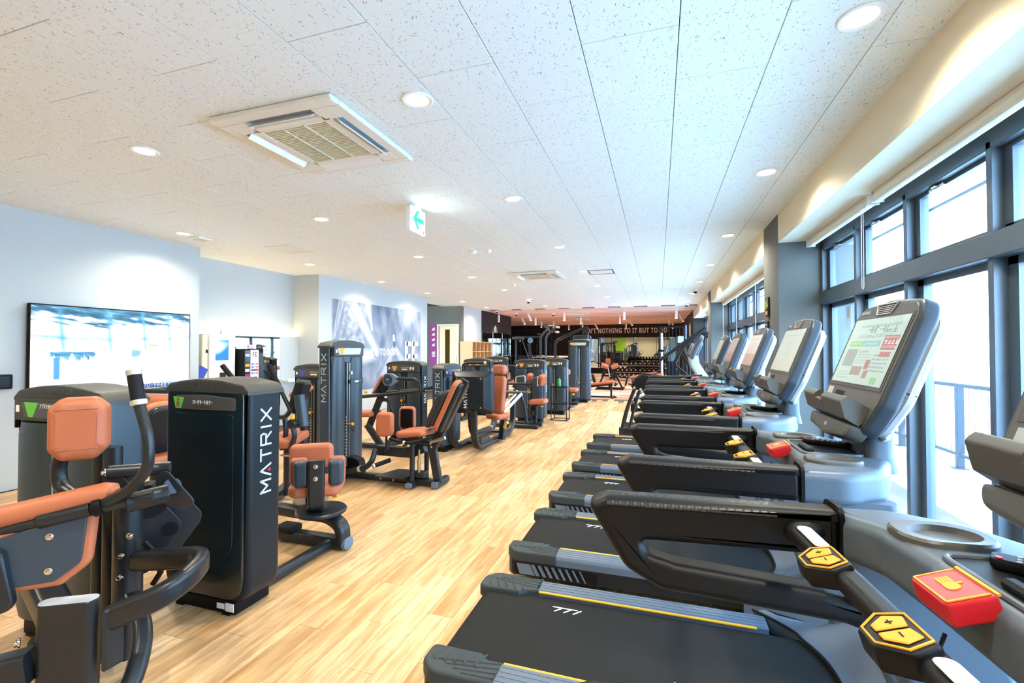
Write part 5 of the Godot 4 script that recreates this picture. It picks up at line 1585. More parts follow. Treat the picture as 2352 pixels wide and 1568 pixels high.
	for s in [0, 1]:
		var kc: Vector3 = [V(-2.80, 0.665, -4.28), V(-2.73, 0.69, -4.62)][s]
		part("knee_pad", cushion(mbw(b), kc, Basis(Vector3.UP, 0.12), 0.19, 0.26, 0.085, 0.05), MT.leather, t)
		part("pad_backing", cushion(mbw(b), kc + V(0.02, 0, -0.05 + 0.10 * s), Basis(Vector3.UP, 0.12), 0.15, 0.22, 0.03, 0.03), MT.black, t)
		part("pad_arm", mbw(b).tube([kc + V(0.0, -0.10, -0.05 + 0.1 * s), V(kc.x, 0.38, kc.z - 0.05 + 0.1 * s)], 0.027, 12), MT.frame, t)
	# hand grips
	part("hand_grip", mbw(b).tube(fil([V(-2.70, 0.535, -4.20), V(-2.50, 0.495, -4.20), V(-2.40, 0.51, -4.24), V(-2.24, 0.56, -4.30)], 0.07, 5), 0.017, 10), MT.rubber, t)
	part("grip_cap", mbw(b).cyl(V(-2.71, 0.537, -4.20), V(-2.69, 0.533, -4.20), 0.024, 12, 0.003).cyl(V(-2.53, 0.501, -4.20), V(-2.51, 0.497, -4.20), 0.022, 12, 0.003), MT.alu, t)
	part("hand_grip", mbw(b).tube(fil([V(-2.70, 0.535, -4.64), V(-2.50, 0.495, -4.64), V(-2.40, 0.51, -4.60), V(-2.24, 0.56, -4.54)], 0.07, 5), 0.017, 10), MT.rubber, t)
	part("bracket", mbw(b).sweep(rrect(0.035, 0.035, 0.008, 2), [V(-2.30, 0.49, -4.36), V(-2.13, 0.545, -4.36)]), MT.steel, t)
	for q in [V(-2.29, 0.44, -4.365), V(-2.30, 0.475, -4.36), V(-2.13, 0.76, -4.385), V(-2.02, 1.10, -4.385)]: part("bolt", bolt(mbw(b), q, V(0, 0, 1), 0.012), MT.chrome, t)
	for q in [V(-2.92, 0.05, -4.382), V(-2.76, 0.045, -4.382)]: part("bolt", bolt(mbw(b), q, V(0, 0, 1), 0.013), MT.chrome, t)
	part("cable_guard", mbw(b).prism(rpoly([[-3.37, 0.06, 0.02], [-3.20, 0.06, 0.03], [-3.22, 0.22, 0.06], [-3.37, 0.26, 0.04]], 4), -4.52, -4.40, AZ, 0.01, 2), MT.black, t)

func arm_machine() -> void:
	# half hidden behind the rotary torso machine: two long levers, upright pad, tower at the back
	var b := V(-3.5, 0, -3.7)
	var t := thing("seated_row_machine", "black seated row machine with two raised levers behind the rotary torso machine", "gym machine", b)
	tower(t, V(-4.25 + 3.5, 0, -4.95 + 3.7), 0.0, 0.63, 0.2, 1.28, {"tag": "blue_tag"})
	for q in [[V(-4.30, 1.30, -3.6), V(-4.05, 1.07, -3.6), V(-3.98, 0.95, -3.6)], [V(-3.69, 1.31, -3.6), V(-3.50, 1.0, -3.6), V(-3.41, 0.86, -3.6)]]:
		part("lever", mbw(b).tube(q, 0.020, 10), MT.frame, t)
		part("lever_grip", mbw(b).tube([q[0], q[0].lerp(q[1], 0.85)], 0.026, 12), MT.rubber, t)
	part("lever_link", mbw(b).tube(fil([V(-3.42, 0.88, -3.6), V(-3.50, 0.80, -3.62), V(-3.98, 0.80, -3.62), V(-3.99, 0.95, -3.6)], 0.08, 5), 0.024, 10), MT.frame, t)
	part("chest_pad", cushion(mbw(b), V(-3.40, 1.05, -3.72), xyz(V(0.80, 0.42, 0.2), V(0.0, 0.3, -0.9)), 0.11, 0.24, 0.09, 0.03), MT.leather, t)
	part("pad_shell", mbw(b).sweep(rrect(0.14, 0.10, 0.02, 3), [V(-3.32, 1.14, -3.66), V(-3.42, 0.86, -3.66)]), MT.shroud, t)
	part("pad_shell_top", mbw(b).box(V(-3.28, 1.155, -3.62), V(0.10, 0.02, 0.09), 0.006), MT.cap, t)
	part("pivot_cylinder", mbw(b).cyl(V(-3.30, 1.03, -3.58), V(-3.24, 0.73, -3.58), 0.05, 16, 0.006), MT.shroud_user, t)
	part("swing_arm", mbw(b).sweep(rrect(0.03, 0.05, 0.01, 2), fil([V(-3.30, 0.76, -3.5), V(-3.27, 0.66, -3.5), V(-3.32, 0.50, -3.5)], 0.08, 5), V(0, 0, 1)), MT.frame, t)
	part("swing_arm", mbw(b).sweep(rrect(0.03, 0.05, 0.01, 2), fil([V(-3.44, 0.80, -3.55), V(-3.42, 0.66, -3.55), V(-3.47, 0.50, -3.55)], 0.08, 5), V(0, 0, 1)), MT.frame, t)
	part("hub", mbw(b).cyl(V(-3.30, 0.765, -3.53), V(-3.30, 0.765, -3.47), 0.045, 16, 0.006), MT.frame, t)
	part("adjust_knob", mbw(b).cyl(V(-3.30, 0.81, -3.50), V(-3.30, 0.85, -3.50), 0.022, 12, 0.004), MT.yellow_pin, t)
	part("seat", cushion(mbw(b), V(-3.46, 0.60, -3.62), xyz(V(1, 0, 0), V(0, 0.25, -1)), 0.28, 0.32, 0.09, 0.06), MT.leather, t)
	part("foot_plate", mbw(b).box(V(-3.28, 0.475, -3.52), V(0.22, 0.016, 0.16), 0.004), MT.steel, t)
	part("post", mbw(b).tube([V(-3.46, 0.05, -3.62), V(-3.46, 0.58, -3.62)], 0.045, 12), MT.frame, t)
	part("floor_beam", mbw(b).sweep(rrect(0.10, 0.08, 0.02, 3), [V(-3.46, 0.05, -3.40), V(-4.2, 0.05, -4.85)]), MT.frame, t)
	part("rear_post", mbw(b).tube([V(-3.40, 0.05, -3.75), V(-3.36, 1.0, -3.72)], 0.04, 12), MT.frame, t)
func incline_machine() -> void:
	# behind the crunch machine, between it and the rotary torso machine: long brown pad, backrest and pale capped grip
	var b := V(-4.0, 0, -2.55)
	var t := thing("back_extension_machine", "machine with brown roll pad and curved backrest between the crunch and rotary machines", "gym machine", b)
	part("roll_pad", mbw(b).cyl(V(-4.45, 1.03, -2.6), V(-3.62, 1.045, -2.6), 0.068, 18, 0.02), MT.leather, t)
	part("pad_bar", mbw(b).tube([V(-4.5, 1.13, -2.62), V(-3.55, 1.14, -2.62)], 0.02, 10), MT.frame, t)
	part("grip", mbw(b).cyl(V(-3.93, 1.27, -2.5), V(-3.86, 1.16, -2.5), 0.022, 12, 0.003), MT.rubber, t)
	part("grip_cap", mbw(b).cyl(V(-3.94, 1.29, -2.5), V(-3.928, 1.268, -2.5), 0.025, 12, 0.004), MT.alu, t)
	part("grip_tube", mbw(b).tube([V(-3.86, 1.16, -2.5), V(-3.80, 1.08, -2.55)], 0.016, 8), MT.frame, t)
	var bs := xyz(V(0.35, 0.93, 0), V(0, 0, 1))
	part("backrest", cushion(mbw(b), V(-3.62, 0.86, -2.5), bs, 0.46, 0.34, 0.07, 0.1), MT.leather, t)
	part("backrest_shell", cushion(mbw(b), V(-3.58, 0.85, -2.5), bs, 0.42, 0.30, 0.06, 0.08), MT.shroud, t)
	part("seat", cushion(mbw(b), V(-3.66, 0.64, -2.45), xyz(V(1, 0.05, 0), V(0, 0, -1)), 0.42, 0.36, 0.08, 0.06), MT.leather, t)
	part("post", mbw(b).tube([V(-3.62, 0.04, -2.5), V(-3.62, 0.62, -2.5)], 0.05, 12), MT.frame, t)
	part("rear_post", mbw(b).tube([V(-4.40, 0.04, -2.62), V(-4.40, 1.12, -2.62)], 0.04, 12), MT.frame, t)
	part("rear_post", mbw(b).tube([V(-3.58, 0.04, -2.66), V(-3.58, 1.12, -2.66)], 0.03, 12), MT.frame, t)
	part("floor_beam", mbw(b).sweep(rrect(0.10, 0.08, 0.02, 3), [V(-4.6, 0.045, -2.55), V(-3.4, 0.045, -2.55)]), MT.frame, t)
func build_left_machines() -> void:
	crunch_machine()
	rotary_torso()
	abductor_machine()
	arm_machine()
	incline_machine()
func leg_press() -> void:
	var b := V(-2.5, 0, -6.8)
	var t := thing("leg_press_machine", "seated leg press with square black weight box and tall brown backrest", "gym machine", b)
	tower(t, V(-2.99 + 2.5, 0, -6.18 + 6.8), 90.0, 0.62, 0.18, 1.26, {"tag": "blue_tag", "pale": true})
	# square shroud with sloping sides
	var bx := []
	for q in [[0.60, 0.58, -6.12], [0.62, 0.60, -6.04], [0.62, 0.60, -6.02], [0.56, 0.53, -5.97], [0.44, 0.46, -5.90], [0.42, 0.44, -5.895]]:
		var r := PackedVector3Array()
		for c in rrect(q[0], q[1], 0.035, 4, Vector2(-2.52, 0.86)): r.append(V(c.x, c.y, q[2]))
		bx.append(r)
	var box := part("weight_shroud", mbw(b).loft(bx), MT.shroud, t)
	matrix_word(0.05, 0.33, box, Transform3D(Basis(V(0, 1, 0), V(-1, 0, 0), V(0, 0, 1)), V(-2.545, 0.655, -5.8945) - b), MT.white_letter)
	for q in [V(-2.70, 1.06, -5.897), V(-2.34, 1.06, -5.897), V(-2.34, 0.66, -5.897)]: part("bolt", bolt(mbw(b), q, V(0, 0, 1), 0.013), MT.chrome, box)
	# two runner frames
	for q in [[-2.46, 0.055], [-2.80, 0.05]]:
		var x: float = q[0]
		part("runner_frame", mbw(b).sweep(rrect(0.07, 0.10, 0.025, 4), fil([V(x, 0.62, -5.93), V(x, 0.06, -5.97), V(x, 0.055, -7.72), V(x, 0.66, -7.76)], 0.26, 9), V(1, 0, 0)), MT.frame, t)
	part("runner_strut", mbw(b).sweep(rrect(0.06, 0.09, 0.022, 4), fil([V(-2.62, 0.60, -6.2), V(-2.62, 0.22, -6.25), V(-2.62, 0.19, -7.0)], 0.14, 7), V(1, 0, 0)), MT.frame, t)
	part("strut_cap", mbw(b).cyl(V(-2.62, 0.19, -6.98), V(-2.62, 0.19, -7.03), 0.045, 14, 0.006), MT.alu, t)
	part("cross_tie", mbw(b).box(V(-2.63, 0.05, -6.5), V(0.36, 0.05, 0.08), 0.01), MT.frame, t)
	part("cross_tie", mbw(b).box(V(-2.63, 0.05, -7.5), V(0.36, 0.05, 0.08), 0.01), MT.frame, t)
	part("side_plate", mbw(b).prism(rpoly([[6.15, 0.05, 0.02], [6.65, 0.05, 0.02], [6.5, 0.16, 0.04], [6.2, 0.2, 0.05]], 3), -2.48, -2.44, AX), MT.frame, t)
	# seat that slides on pale rails
	var fb := xyz(V(0.86, 0, 0.5), V(0.05, 1, -0.08))
	part("backrest", cushion(mbw(b), V(-2.255, 0.80, -6.42), fb, 0.24, 0.56, 0.09, 0.07), MT.leather, t)
	part("headrest", cushion(mbw(b), V(-2.25, 1.165, -6.44), fb, 0.25, 0.15, 0.10, 0.05), MT.leather, t)
	part("backrest_frame", mbw(b).sweep(rrect(0.06, 0.05, 0.01, 3), [V(-2.30, 0.45, -6.50), V(-2.29, 1.20, -6.52)]), MT.frame, t)
	part("seat", cushion(mbw(b), V(-2.26, 0.49, -6.38), xyz(V(0.86, 0, 0.5), V(0.4, 0.05, -0.8)), 0.30, 0.26, 0.08, 0.05), MT.leather, t)
	for q in [[V(-2.09, 0.76, -7.05), V(-2.38, 0.40, -6.75)], [V(-2.22, 0.78, -7.25), V(-2.46, 0.44, -6.95)]]:
		part("guide_rail", mbw(b).sweep(rrect(0.04, 0.045, 0.01, 2), q), MT.alu, t)
	part("foot_platform", mbw(b).box(V(-2.20, 0.77, -7.15), V(0.42, 0.03, 0.22), 0.008), MT.cap, t)
	part("platform_post", mbw(b).sweep(rrect(0.10, 0.08, 0.015, 2), [V(-2.36, 0.05, -6.85), V(-2.34, 0.45, -6.9)]), MT.frame, t)
	part("adjust_lever", mbw(b).tube(fil([V(-2.31, 0.24, -6.82), V(-2.28, 0.31, -6.80), V(-2.24, 0.33, -6.78)], 0.03, 3), 0.022, 10), MT.yellow_pin, t)
	part("grab_handle", mbw(b).tube(fil([V(-2.72, 1.10, -6.15), V(-2.72, 1.25, -6.15), V(-2.66, 1.27, -6.17), V(-2.42, 1.27, -6.25)], 0.06, 5), 0.02, 10), MT.frame, t)
	part("grip_cap", mbw(b).cyl(V(-2.43, 1.27, -6.247), V(-2.40, 1.27, -6.257), 0.026, 12, 0.004), MT.alu, t)
func press_machine() -> void:
	var b := V(-3.8, 0, -6.0)
	var t := thing("shoulder_press_machine", "press machine with round grey pulley and long bent arms behind the hip abductor", "gym machine", b)
	tower(t, V(-3.885 + 3.8, 0, -6.56 + 6.0), 0.0, 0.65, 0.22, 1.285, {"word": 0.42, "word_y": 0.62})
	var pl := mb(); pl.xf = Transform3D(Basis(), V(-3.742, 1.03, -5.80) - b)
	pl.prism(rpoly([[-0.10, -0.02, 0.03], [-0.06, -0.09, 0.05], [0.06, -0.09, 0.05], [0.17, -0.015, 0.015], [0.17, 0.03, 0.015], [0.06, 0.09, 0.05], [-0.06, 0.09, 0.05]], 4), -0.02, 0.02, AZ, 0.006, 2)
	var pu := part("pulley_cover", pl, MT.stripe_blue, t)
	part("pulley_wheel", mb().at(V(-3.742, 1.03, -5.80) - b).cyl(V(0, 0, 0.018), V(0, 0, 0.026), 0.075, 22), MT.shroud_user, pu)
	part("bolt", bolt(mb(), V(-3.742, 1.03, -5.774) - b, V(0, 0, 1), 0.018), MT.chrome, pu)
	part("press_arm", mbw(b).tube(fil([V(-3.60, 1.045, -5.80), V(-3.30, 1.045, -5.80), V(-3.225, 0.98, -5.80), V(-3.225, 0.885, -5.80)], 0.09, 6), 0.026, 12), MT.frame, t)
	part("press_bar", mbw(b).tube([V(-4.22, 0.765, -5.80), V(-3.16, 0.885, -5.80)], 0.028, 12), MT.frame, t)
	part("press_bar", mbw(b).tube([V(-4.02, 0.80, -6.1), V(-3.2, 0.90, -6.1)], 0.024, 12), MT.frame, t)
	var bs := xyz(V(0.49, 0.87, 0), V(0, 0, 1))
	part("backrest", cushion(mbw(b), V(-3.96, 0.93, -5.95), bs, 0.36, 0.26, 0.06, 0.06), MT.leather, t)
	part("backrest_shell", cushion(mbw(b), V(-3.92, 0.92, -5.95), bs, 0.34, 0.24, 0.05, 0.05), MT.shroud, t)
	part("seat", cushion(mbw(b), V(-4.22, 0.50, -5.95), xyz(V(1, 0.05, 0), V(0, 0, -1)), 0.36, 0.34, 0.08, 0.06), MT.leather, t)
	part("back_strut", mbw(b).sweep(rrect(0.10, 0.05, 0.015, 3), [V(-3.90, 0.85, -5.90), V(-4.13, 0.33, -5.90)], V(0, 0, 1)), MT.frame, t)
	part("back_strut", mbw(b).sweep(rrect(0.10, 0.05, 0.015, 3), [V(-4.14, 0.35, -5.85), V(-3.90, 0.06, -5.85)], V(0, 0, 1)), MT.frame, t)
	part("arched_tube", mbw(b).tube(fil([V(-3.98, 0.70, -5.86), V(-3.80, 0.74, -5.86), V(-3.73, 0.62, -5.86), V(-3.73, 0.30, -5.9)], 0.12, 6), 0.028, 12), MT.frame, t)
	part("floor_beam", mbw(b).sweep(rrect(0.09, 0.07, 0.02, 3), [V(-4.30, 0.05, -5.82), V(-3.68, 0.05, -5.82)]), MT.frame, t)
	part("floor_beam", mbw(b).sweep(rrect(0.09, 0.07, 0.02, 3), [V(-3.86, 0.05, -5.85), V(-3.86, 0.05, -6.5)]), MT.frame, t)
	part("swing_link", mbw(b).tube([V(-3.66, 1.0, -5.84), V(-3.50, 0.58, -5.95)], 0.012, 8), MT.frame, t)
	part("cable", mbw(b).tube([V(-3.80, 1.10, -5.82), V(-4.02, 0.80, -5.82)], 0.005, 6), MT.black, t)
	part("adjust_knob", mbw(b).cyl(V(-4.10, 0.84, -5.78), V(-4.10, 0.84, -5.74), 0.02, 10, 0.004), MT.yellow_pin, t)
func curl_machine() -> void:
	var b := V(-2.4, 0, -8.6)
	var t := thing("biceps_curl_machine", "biceps curl machine with two angled brown pads before its dark tower", "gym machine", b)
	tower(t, V(-2.475 + 2.4, 0, -8.98 + 8.6), 0.0, 0.65, 0.24, 1.27, {"pale": true, "word": 0.42, "word_y": 0.62})
	var fx := V(0.92, -0.30, 0.1).normalized()
	var bs := xyz(V(0.55, 0.2, -0.8), V(0.35, 0.9, 0.2))
	part("elbow_pad", cushion(mbw(b), V(-2.08, 0.895, -8.38), bs, 0.16, 0.22, 0.10, 0.05), MT.leather, t)
	part("elbow_pad", cushion(mbw(b), V(-2.335, 0.93, -8.42), bs, 0.13, 0.18, 0.08, 0.04), MT.leather, t)
	part("pad_shroud", mbw(b).loft([ring_box(V(-2.36, 0.80, -8.40), 0.03, 0.10), ring_box(V(-2.22, 0.86, -8.37), 0.10, 0.14), ring_box(V(-2.16, 0.87, -8.36), 0.125, 0.16)]), MT.shroud_user, t)
	part("shroud_lip", mbw(b).tube([V(-2.155, 0.935, -8.29), V(-2.155, 0.80, -8.29), V(-2.155, 0.80, -8.43), V(-2.155, 0.935, -8.43)], 0.008, 6, false, true), MT.grey_light, t)
	part("curl_bar", mbw(b).tube([V(-2.85, 0.805, -8.35), V(-2.22, 0.825, -8.33)], 0.024, 10), MT.frame, t)
	part("curl_handle", mbw(b).tube(fil([V(-2.58, 0.83, -8.32), V(-2.58, 0.95, -8.30), V(-2.40, 0.97, -8.32), V(-2.40, 0.84, -8.32)], 0.03, 3), 0.012, 8), MT.chrome, t)
	part("cam_horn", mbw(b).prism(rpoly([[-2.78, 1.16, 0.02], [-2.66, 1.17, 0.02], [-2.60, 1.12, 0.03], [-2.62, 0.84, 0.02], [-2.72, 0.98, 0.04]], 4), -8.46, -8.40, AZ, 0.01, 2), MT.frame, t)
	part("curved_post", mbw(b).sweep(rrect(0.06, 0.07, 0.02, 3), fil([V(-2.66, 0.77, -8.38), V(-2.53, 0.72, -8.38), V(-2.44, 0.40, -8.38), V(-2.38, 0.08, -8.36)], 0.14, 6), V(0, 0, 1)), MT.frame, t)
	part("seat", cushion(mbw(b), V(-2.16, 0.485, -8.40), xyz(V(1, 0.08, 0), V(0, 0, -1)), 0.34, 0.30, 0.085, 0.07), MT.leather, t)
	part("seat_post", mbw(b).tube([V(-2.20, 0.45, -8.42), V(-2.24, 0.06, -8.45)], 0.035, 12), MT.frame, t)
	part("seat_lever", mbw(b).box(V(-2.07, 0.405, -8.30), V(0.06, 0.02, 0.03), 0.006), MT.yellow_pin, t)
	part("cam_wheel", mbw(b).cyl(V(-2.24, 0.36, -8.36), V(-2.24, 0.36, -8.30), 0.055, 16, 0.008).cyl(V(-2.22, 0.20, -8.36), V(-2.22, 0.20, -8.30), 0.04, 16, 0.008), MT.black, t)
	for z in [-8.20, -8.52]:
		part("floor_runner", mbw(b).sweep(rrect(0.12, 0.07, 0.03, 3), fil([V(-2.95, 0.05, z), V(-2.25, 0.05, z), V(-2.12, 0.04, z)], 0.05, 3)), MT.frame, t)
	part("floor_tie", mbw(b).box(V(-2.40, 0.05, -8.58), V(0.08, 0.05, 0.6), 0.01), MT.frame, t)
func ring_box(c: Vector3, hy: float, hz: float) -> PackedVector3Array:
	# ring in the yz plane, anticlockwise round +x
	var r := PackedVector3Array()
	for q in rrect(hz, hy * 1.6, minf(hz, hy) * 0.3, 3): r.append(c + V(0, q.y, -q.x))
	return r
func simple_stack(label: String, at: Vector3, turn: float, o := {}) -> void:
	var t := thing("weight_machine", label, "gym machine", at, turn)
	tower(t, Vector3.ZERO, 0.0, o.get("w", 0.65), o.get("d", 0.22), o.get("h", 1.27), o)
	if o.get("bare", false): return
	part("floor_beam", mb().sweep(rrect(0.09, 0.07, 0.02, 3), [V(0, 0.05, 0.1), V(0, 0.05, 1.0)]), MT.frame, t)
	part("seat_post", mb().tube([V(0, 0.05, 0.75), V(0, 0.46, 0.75)], 0.04, 12), MT.frame, t)
	part("seat", cushion(mb(), V(0, 0.49, 0.75), xyz(V(1, 0, 0), V(0, 0, -1)), 0.34, 0.34, 0.08, 0.06), MT.leather, t)
	part("backrest", cushion(mb(), V(0, 0.78, 0.98), xyz(V(1, 0, 0), V(0, 1, 0.2)), 0.28, 0.50, 0.08, 0.06), MT.leather, t)
	part("back_post", mb().sweep(rrect(0.07, 0.05, 0.015, 3), [V(0, 0.05, 1.02), V(0, 0.95, 1.08)], V(1, 0, 0)), MT.frame, t)
	part("lever", mb().tube(fil([V(-0.30, 0.75, 0.12), V(-0.34, 0.95, 0.4), V(-0.32, 0.85, 0.75)], 0.12, 5), 0.022, 10), MT.frame, t)
	part("lever", mb().tube(fil([V(0.30, 0.75, 0.12), V(0.34, 0.95, 0.4), V(0.32, 0.85, 0.75)], 0.12, 5), 0.022, 10), MT.frame, t)
	part("grip", mb().cyl(V(-0.32, 0.93, 0.52), V(-0.32, 0.85, 0.76), 0.026, 10, 0.003), MT.rubber, t)
	part("grip", mb().cyl(V(0.32, 0.93, 0.52), V(0.32, 0.85, 0.76), 0.026, 10, 0.003), MT.rubber, t)
func pulldown() -> void:
	var b := V(-2.1, 0, -12.0)
	var t := thing("lat_pulldown_machine", "tall pulldown machine with overhead arm and brown seat beside the bench", "gym machine", b)
	tower(t, V(0, 0, -12.76 + 12.0), 0.0, 0.60, 0.22, 1.74, {"tall": true, "pale": true, "pin": 0.55})
	var bk := part("rear_tower", mbw(b).box(V(-2.12, 0.9, -13.25), V(0.52, 1.80, 0.2), 0.02), MT.shroud_user, t)
	part("rear_cap", mbw(b).prism(rpoly([[-2.40, 1.78, 0.01], [-1.84, 1.78, 0.01], [-1.86, 1.86, 0.03], [-2.12, 1.89, 0.3], [-2.38, 1.86, 0.03]], 4), -13.36, -13.13, AZ, 0.01), MT.cap, bk)
	part("rear_placard", mbw(b).prism(rpoly([[-2.34, 1.67, 0.02], [-1.90, 1.67, 0.02], [-1.86, 1.765, 0.01], [-2.38, 1.765, 0.01]], 3), -13.15, -13.12, AZ), MT.placard_light, bk)
	part("mast", mbw(b).sweep(rrect(0.07, 0.06, 0.015, 3), [V(-2.34, 0.05, -13.0), V(-2.34, 1.86, -13.0)], V(0, 0, 1)), MT.frame, t)
	part("overhead_arm", mbw(b).sweep(rrect(0.07, 0.09, 0.02, 3), fil([V(-2.78, 1.2, -12.7), V(-2.78, 1.70, -12.7), V(-1.95, 2.07, -12.7)], 0.12, 5), V(0, 0, 1)), MT.frame, t)
	var pu := mb(); pu.xf = Transform3D(Basis(), V(-1.90, 1.99, -12.7) - b)
	pu.prism(rpoly([[-0.12, 0.0, 0.04], [-0.05, -0.09, 0.05], [0.06, -0.09, 0.05], [0.10, 0.0, 0.05], [0.03, 0.12, 0.04], [-0.06, 0.11, 0.04]], 4), -0.04, 0.04, AZ, 0.01, 2)
	part("pulley_head", pu, MT.frame, t)
	part("cable", mbw(b).cyl(V(-1.85, 1.92, -12.7), V(-1.86, 1.62, -12.7), 0.006, 6), MT.steel, t)
	part("snap_hook", mbw(b).cyl(V(-1.86, 1.63, -12.7), V(-1.86, 1.56, -12.7), 0.02, 8, 0.004), MT.chrome, t)
	part("seat", cushion(mbw(b), V(-2.12, 0.46, -11.4), xyz(V(1, 0, 0), V(0, 0, -1)), 0.42, 0.34, 0.09, 0.07), MT.leather, t)
	part("seat_post", mbw(b).tube([V(-2.12, 0.42, -11.4), V(-2.12, 0.05, -11.4)], 0.04, 12), MT.frame, t)
	part("thigh_roller", mbw(b).cyl(V(-2.45, 0.88, -11.75), V(-2.18, 0.88, -11.75), 0.075, 14, 0.02), MT.leather, t)
	part("roller_post", mbw(b).sweep(rrect(0.06, 0.06, 0.012, 2), [V(-2.32, 0.05, -11.9), V(-2.32, 0.88, -11.8)], V(1, 0, 0)), MT.frame, t)
	part("chest_pad", cushion(mbw(b), V(-2.36, 0.70, -11.5), xyz(V(0.7, 0, -0.7), V(0, 1, 0)), 0.14, 0.34, 0.09, 0.05), MT.leather, t)
	part("floor_beam", mbw(b).sweep(rrect(0.10, 0.07, 0.02, 3), [V(-2.12, 0.05, -11.2), V(-2.12, 0.05, -12.7)]), MT.frame, t)
	part("step", mbw(b).box(V(-2.0, 0.16, -10.95), V(0.3, 0.04, 0.14), 0.008), MT.black, t)
	part("step_post", mbw(b).box(V(-2.1, 0.08, -11.05), V(0.06, 0.16, 0.06), 0.008), MT.frame, t)
	part("adjust_knob", mbw(b).cyl(V(-2.0, 0.36, -11.25), V(-2.0, 0.36, -11.19), 0.025, 10, 0.005), MT.yellow_pin, t)
func side_table() -> void:
	var b := V(-1.955, 0, -9.42)
	var t := thing("side_table", "small square side table of thin black metal bars with glass top", "table", b)
	var hx := 0.16
	var hz := 0.16
	for sx in [-1.0, 1.0]:
		for sz in [-1.0, 1.0]:
			part("leg", mb().box(V(sx * hx, 0.35, sz * hz), V(0.016, 0.70, 0.016), 0.002), MT.black, t)
	for y in [0.012, 0.69]:
		var f := mb()
		f.box(V(0, y, hz), V(2 * hx, 0.014, 0.014)).box(V(0, y, -hz), V(2 * hx, 0.014, 0.014)).box(V(hx, y, 0), V(0.014, 0.014, 2 * hz)).box(V(-hx, y, 0), V(0.014, 0.014, 2 * hz))
		part("frame", f, MT.black, t)
	part("table_top", mb().box(V(0, 0.702, 0), V(2 * hx + 0.02, 0.012, 2 * hz + 0.02), 0.003), MT.gloss_panel, t)
	part("shelf", mb().box(V(0, 0.345, 0), V(2 * hx, 0.016, 2 * hz), 0.003), MT.black, t)
	var bo := thing("spray_bottle", "green spray bottle standing on the black side table", "bottle", V(-1.98, 0.708, -9.42))
	part("body", mb().lathe([[0.0, 0.0], [0.034, 0.0], [0.038, 0.006], [0.038, 0.11], [0.032, 0.135], [0.014, 0.155], [0.014, 0.168], [0.0, 0.168]], 16), MT.bottle, bo)
	part("trigger_head", mb().box(V(0, 0.185, 0.005), V(0.03, 0.035, 0.06), 0.006).box(V(0, 0.165, 0.03), V(0.012, 0.04, 0.012), 0.003), MT.black, bo)
func bench(label: String, at: Vector3, turn: float, slope: float) -> void:
	var t := thing("weight_bench", label, "bench", at, turn, "brown padded benches")
	part("pad", cushion(mb(), V(0, 0.42, 0), xyz(V(1, slope, 0), V(0, 0, -1)), 1.15, 0.28, 0.07, 0.05), MT.leather, t)
	part("spine", mb().sweep(rrect(0.06, 0.07, 0.012, 2), [V(-0.5, 0.36 - 0.5 * slope, 0), V(0.5, 0.36 + 0.5 * slope, 0)]), MT.frame, t)
	part("leg", mb().sweep(rrect(0.06, 0.06, 0.012, 2), [V(0.46, 0.36 + 0.46 * slope, 0), V(0.46, 0.04, 0)], V(0, 0, 1)), MT.frame, t)
	part("leg", mb().sweep(rrect(0.06, 0.06, 0.012, 2), [V(-0.44, 0.36 - 0.44 * slope, 0), V(-0.44, 0.04, 0)], V(0, 0, 1)), MT.frame, t)
	part("foot_bar", mb().sweep(rrect(0.06, 0.05, 0.012, 2), [V(-0.6, 0.03, 0), V(0.62, 0.03, 0)]), MT.frame, t)
	part("cross_foot", mb().box(V(0.52, 0.03, 0), V(0.06, 0.05, 0.5), 0.01), MT.frame, t)
	part("cross_foot", mb().box(V(-0.52, 0.03, 0), V(0.06, 0.05, 0.5), 0.01), MT.frame, t)
func build_middle_machines() -> void:
	leg_press()
	press_machine()
	curl_machine()
	side_table()
	pulldown()
	simple_stack("weight machine with orange tag behind the leg press", V(-3.87, 0, -9.62), 0.0, {"word": 0.42, "word_y": 0.62})
	simple_stack("weight machine far behind the leg press, before the wooden shelf", V(-4.35, 0, -12.2), 0.0, {"h": 1.27, "word_y": 0.62, "word": 0.42})
	simple_stack("narrow weight machine just behind the biceps curl tower", V(-2.25, 0, -10.25), 0.0, {"bare": true, "w": 0.6, "h": 1.27, "word_y": 0.62, "word": 0.42, "pale": true})
	bench("brown padded bench right of the pulldown tower", V(-1.82, 0, -14.1), 0.0, 0.12)
func pole(m: MB, a: Vector3, b: Vector3, w := 0.06) -> MB:
	return m.sweep(rrect(w, w, w * 0.2, 2), [a, b], V(0, 0, 1) if absf((b - a).normalized().z) < 0.9 else V(0, 1, 0))
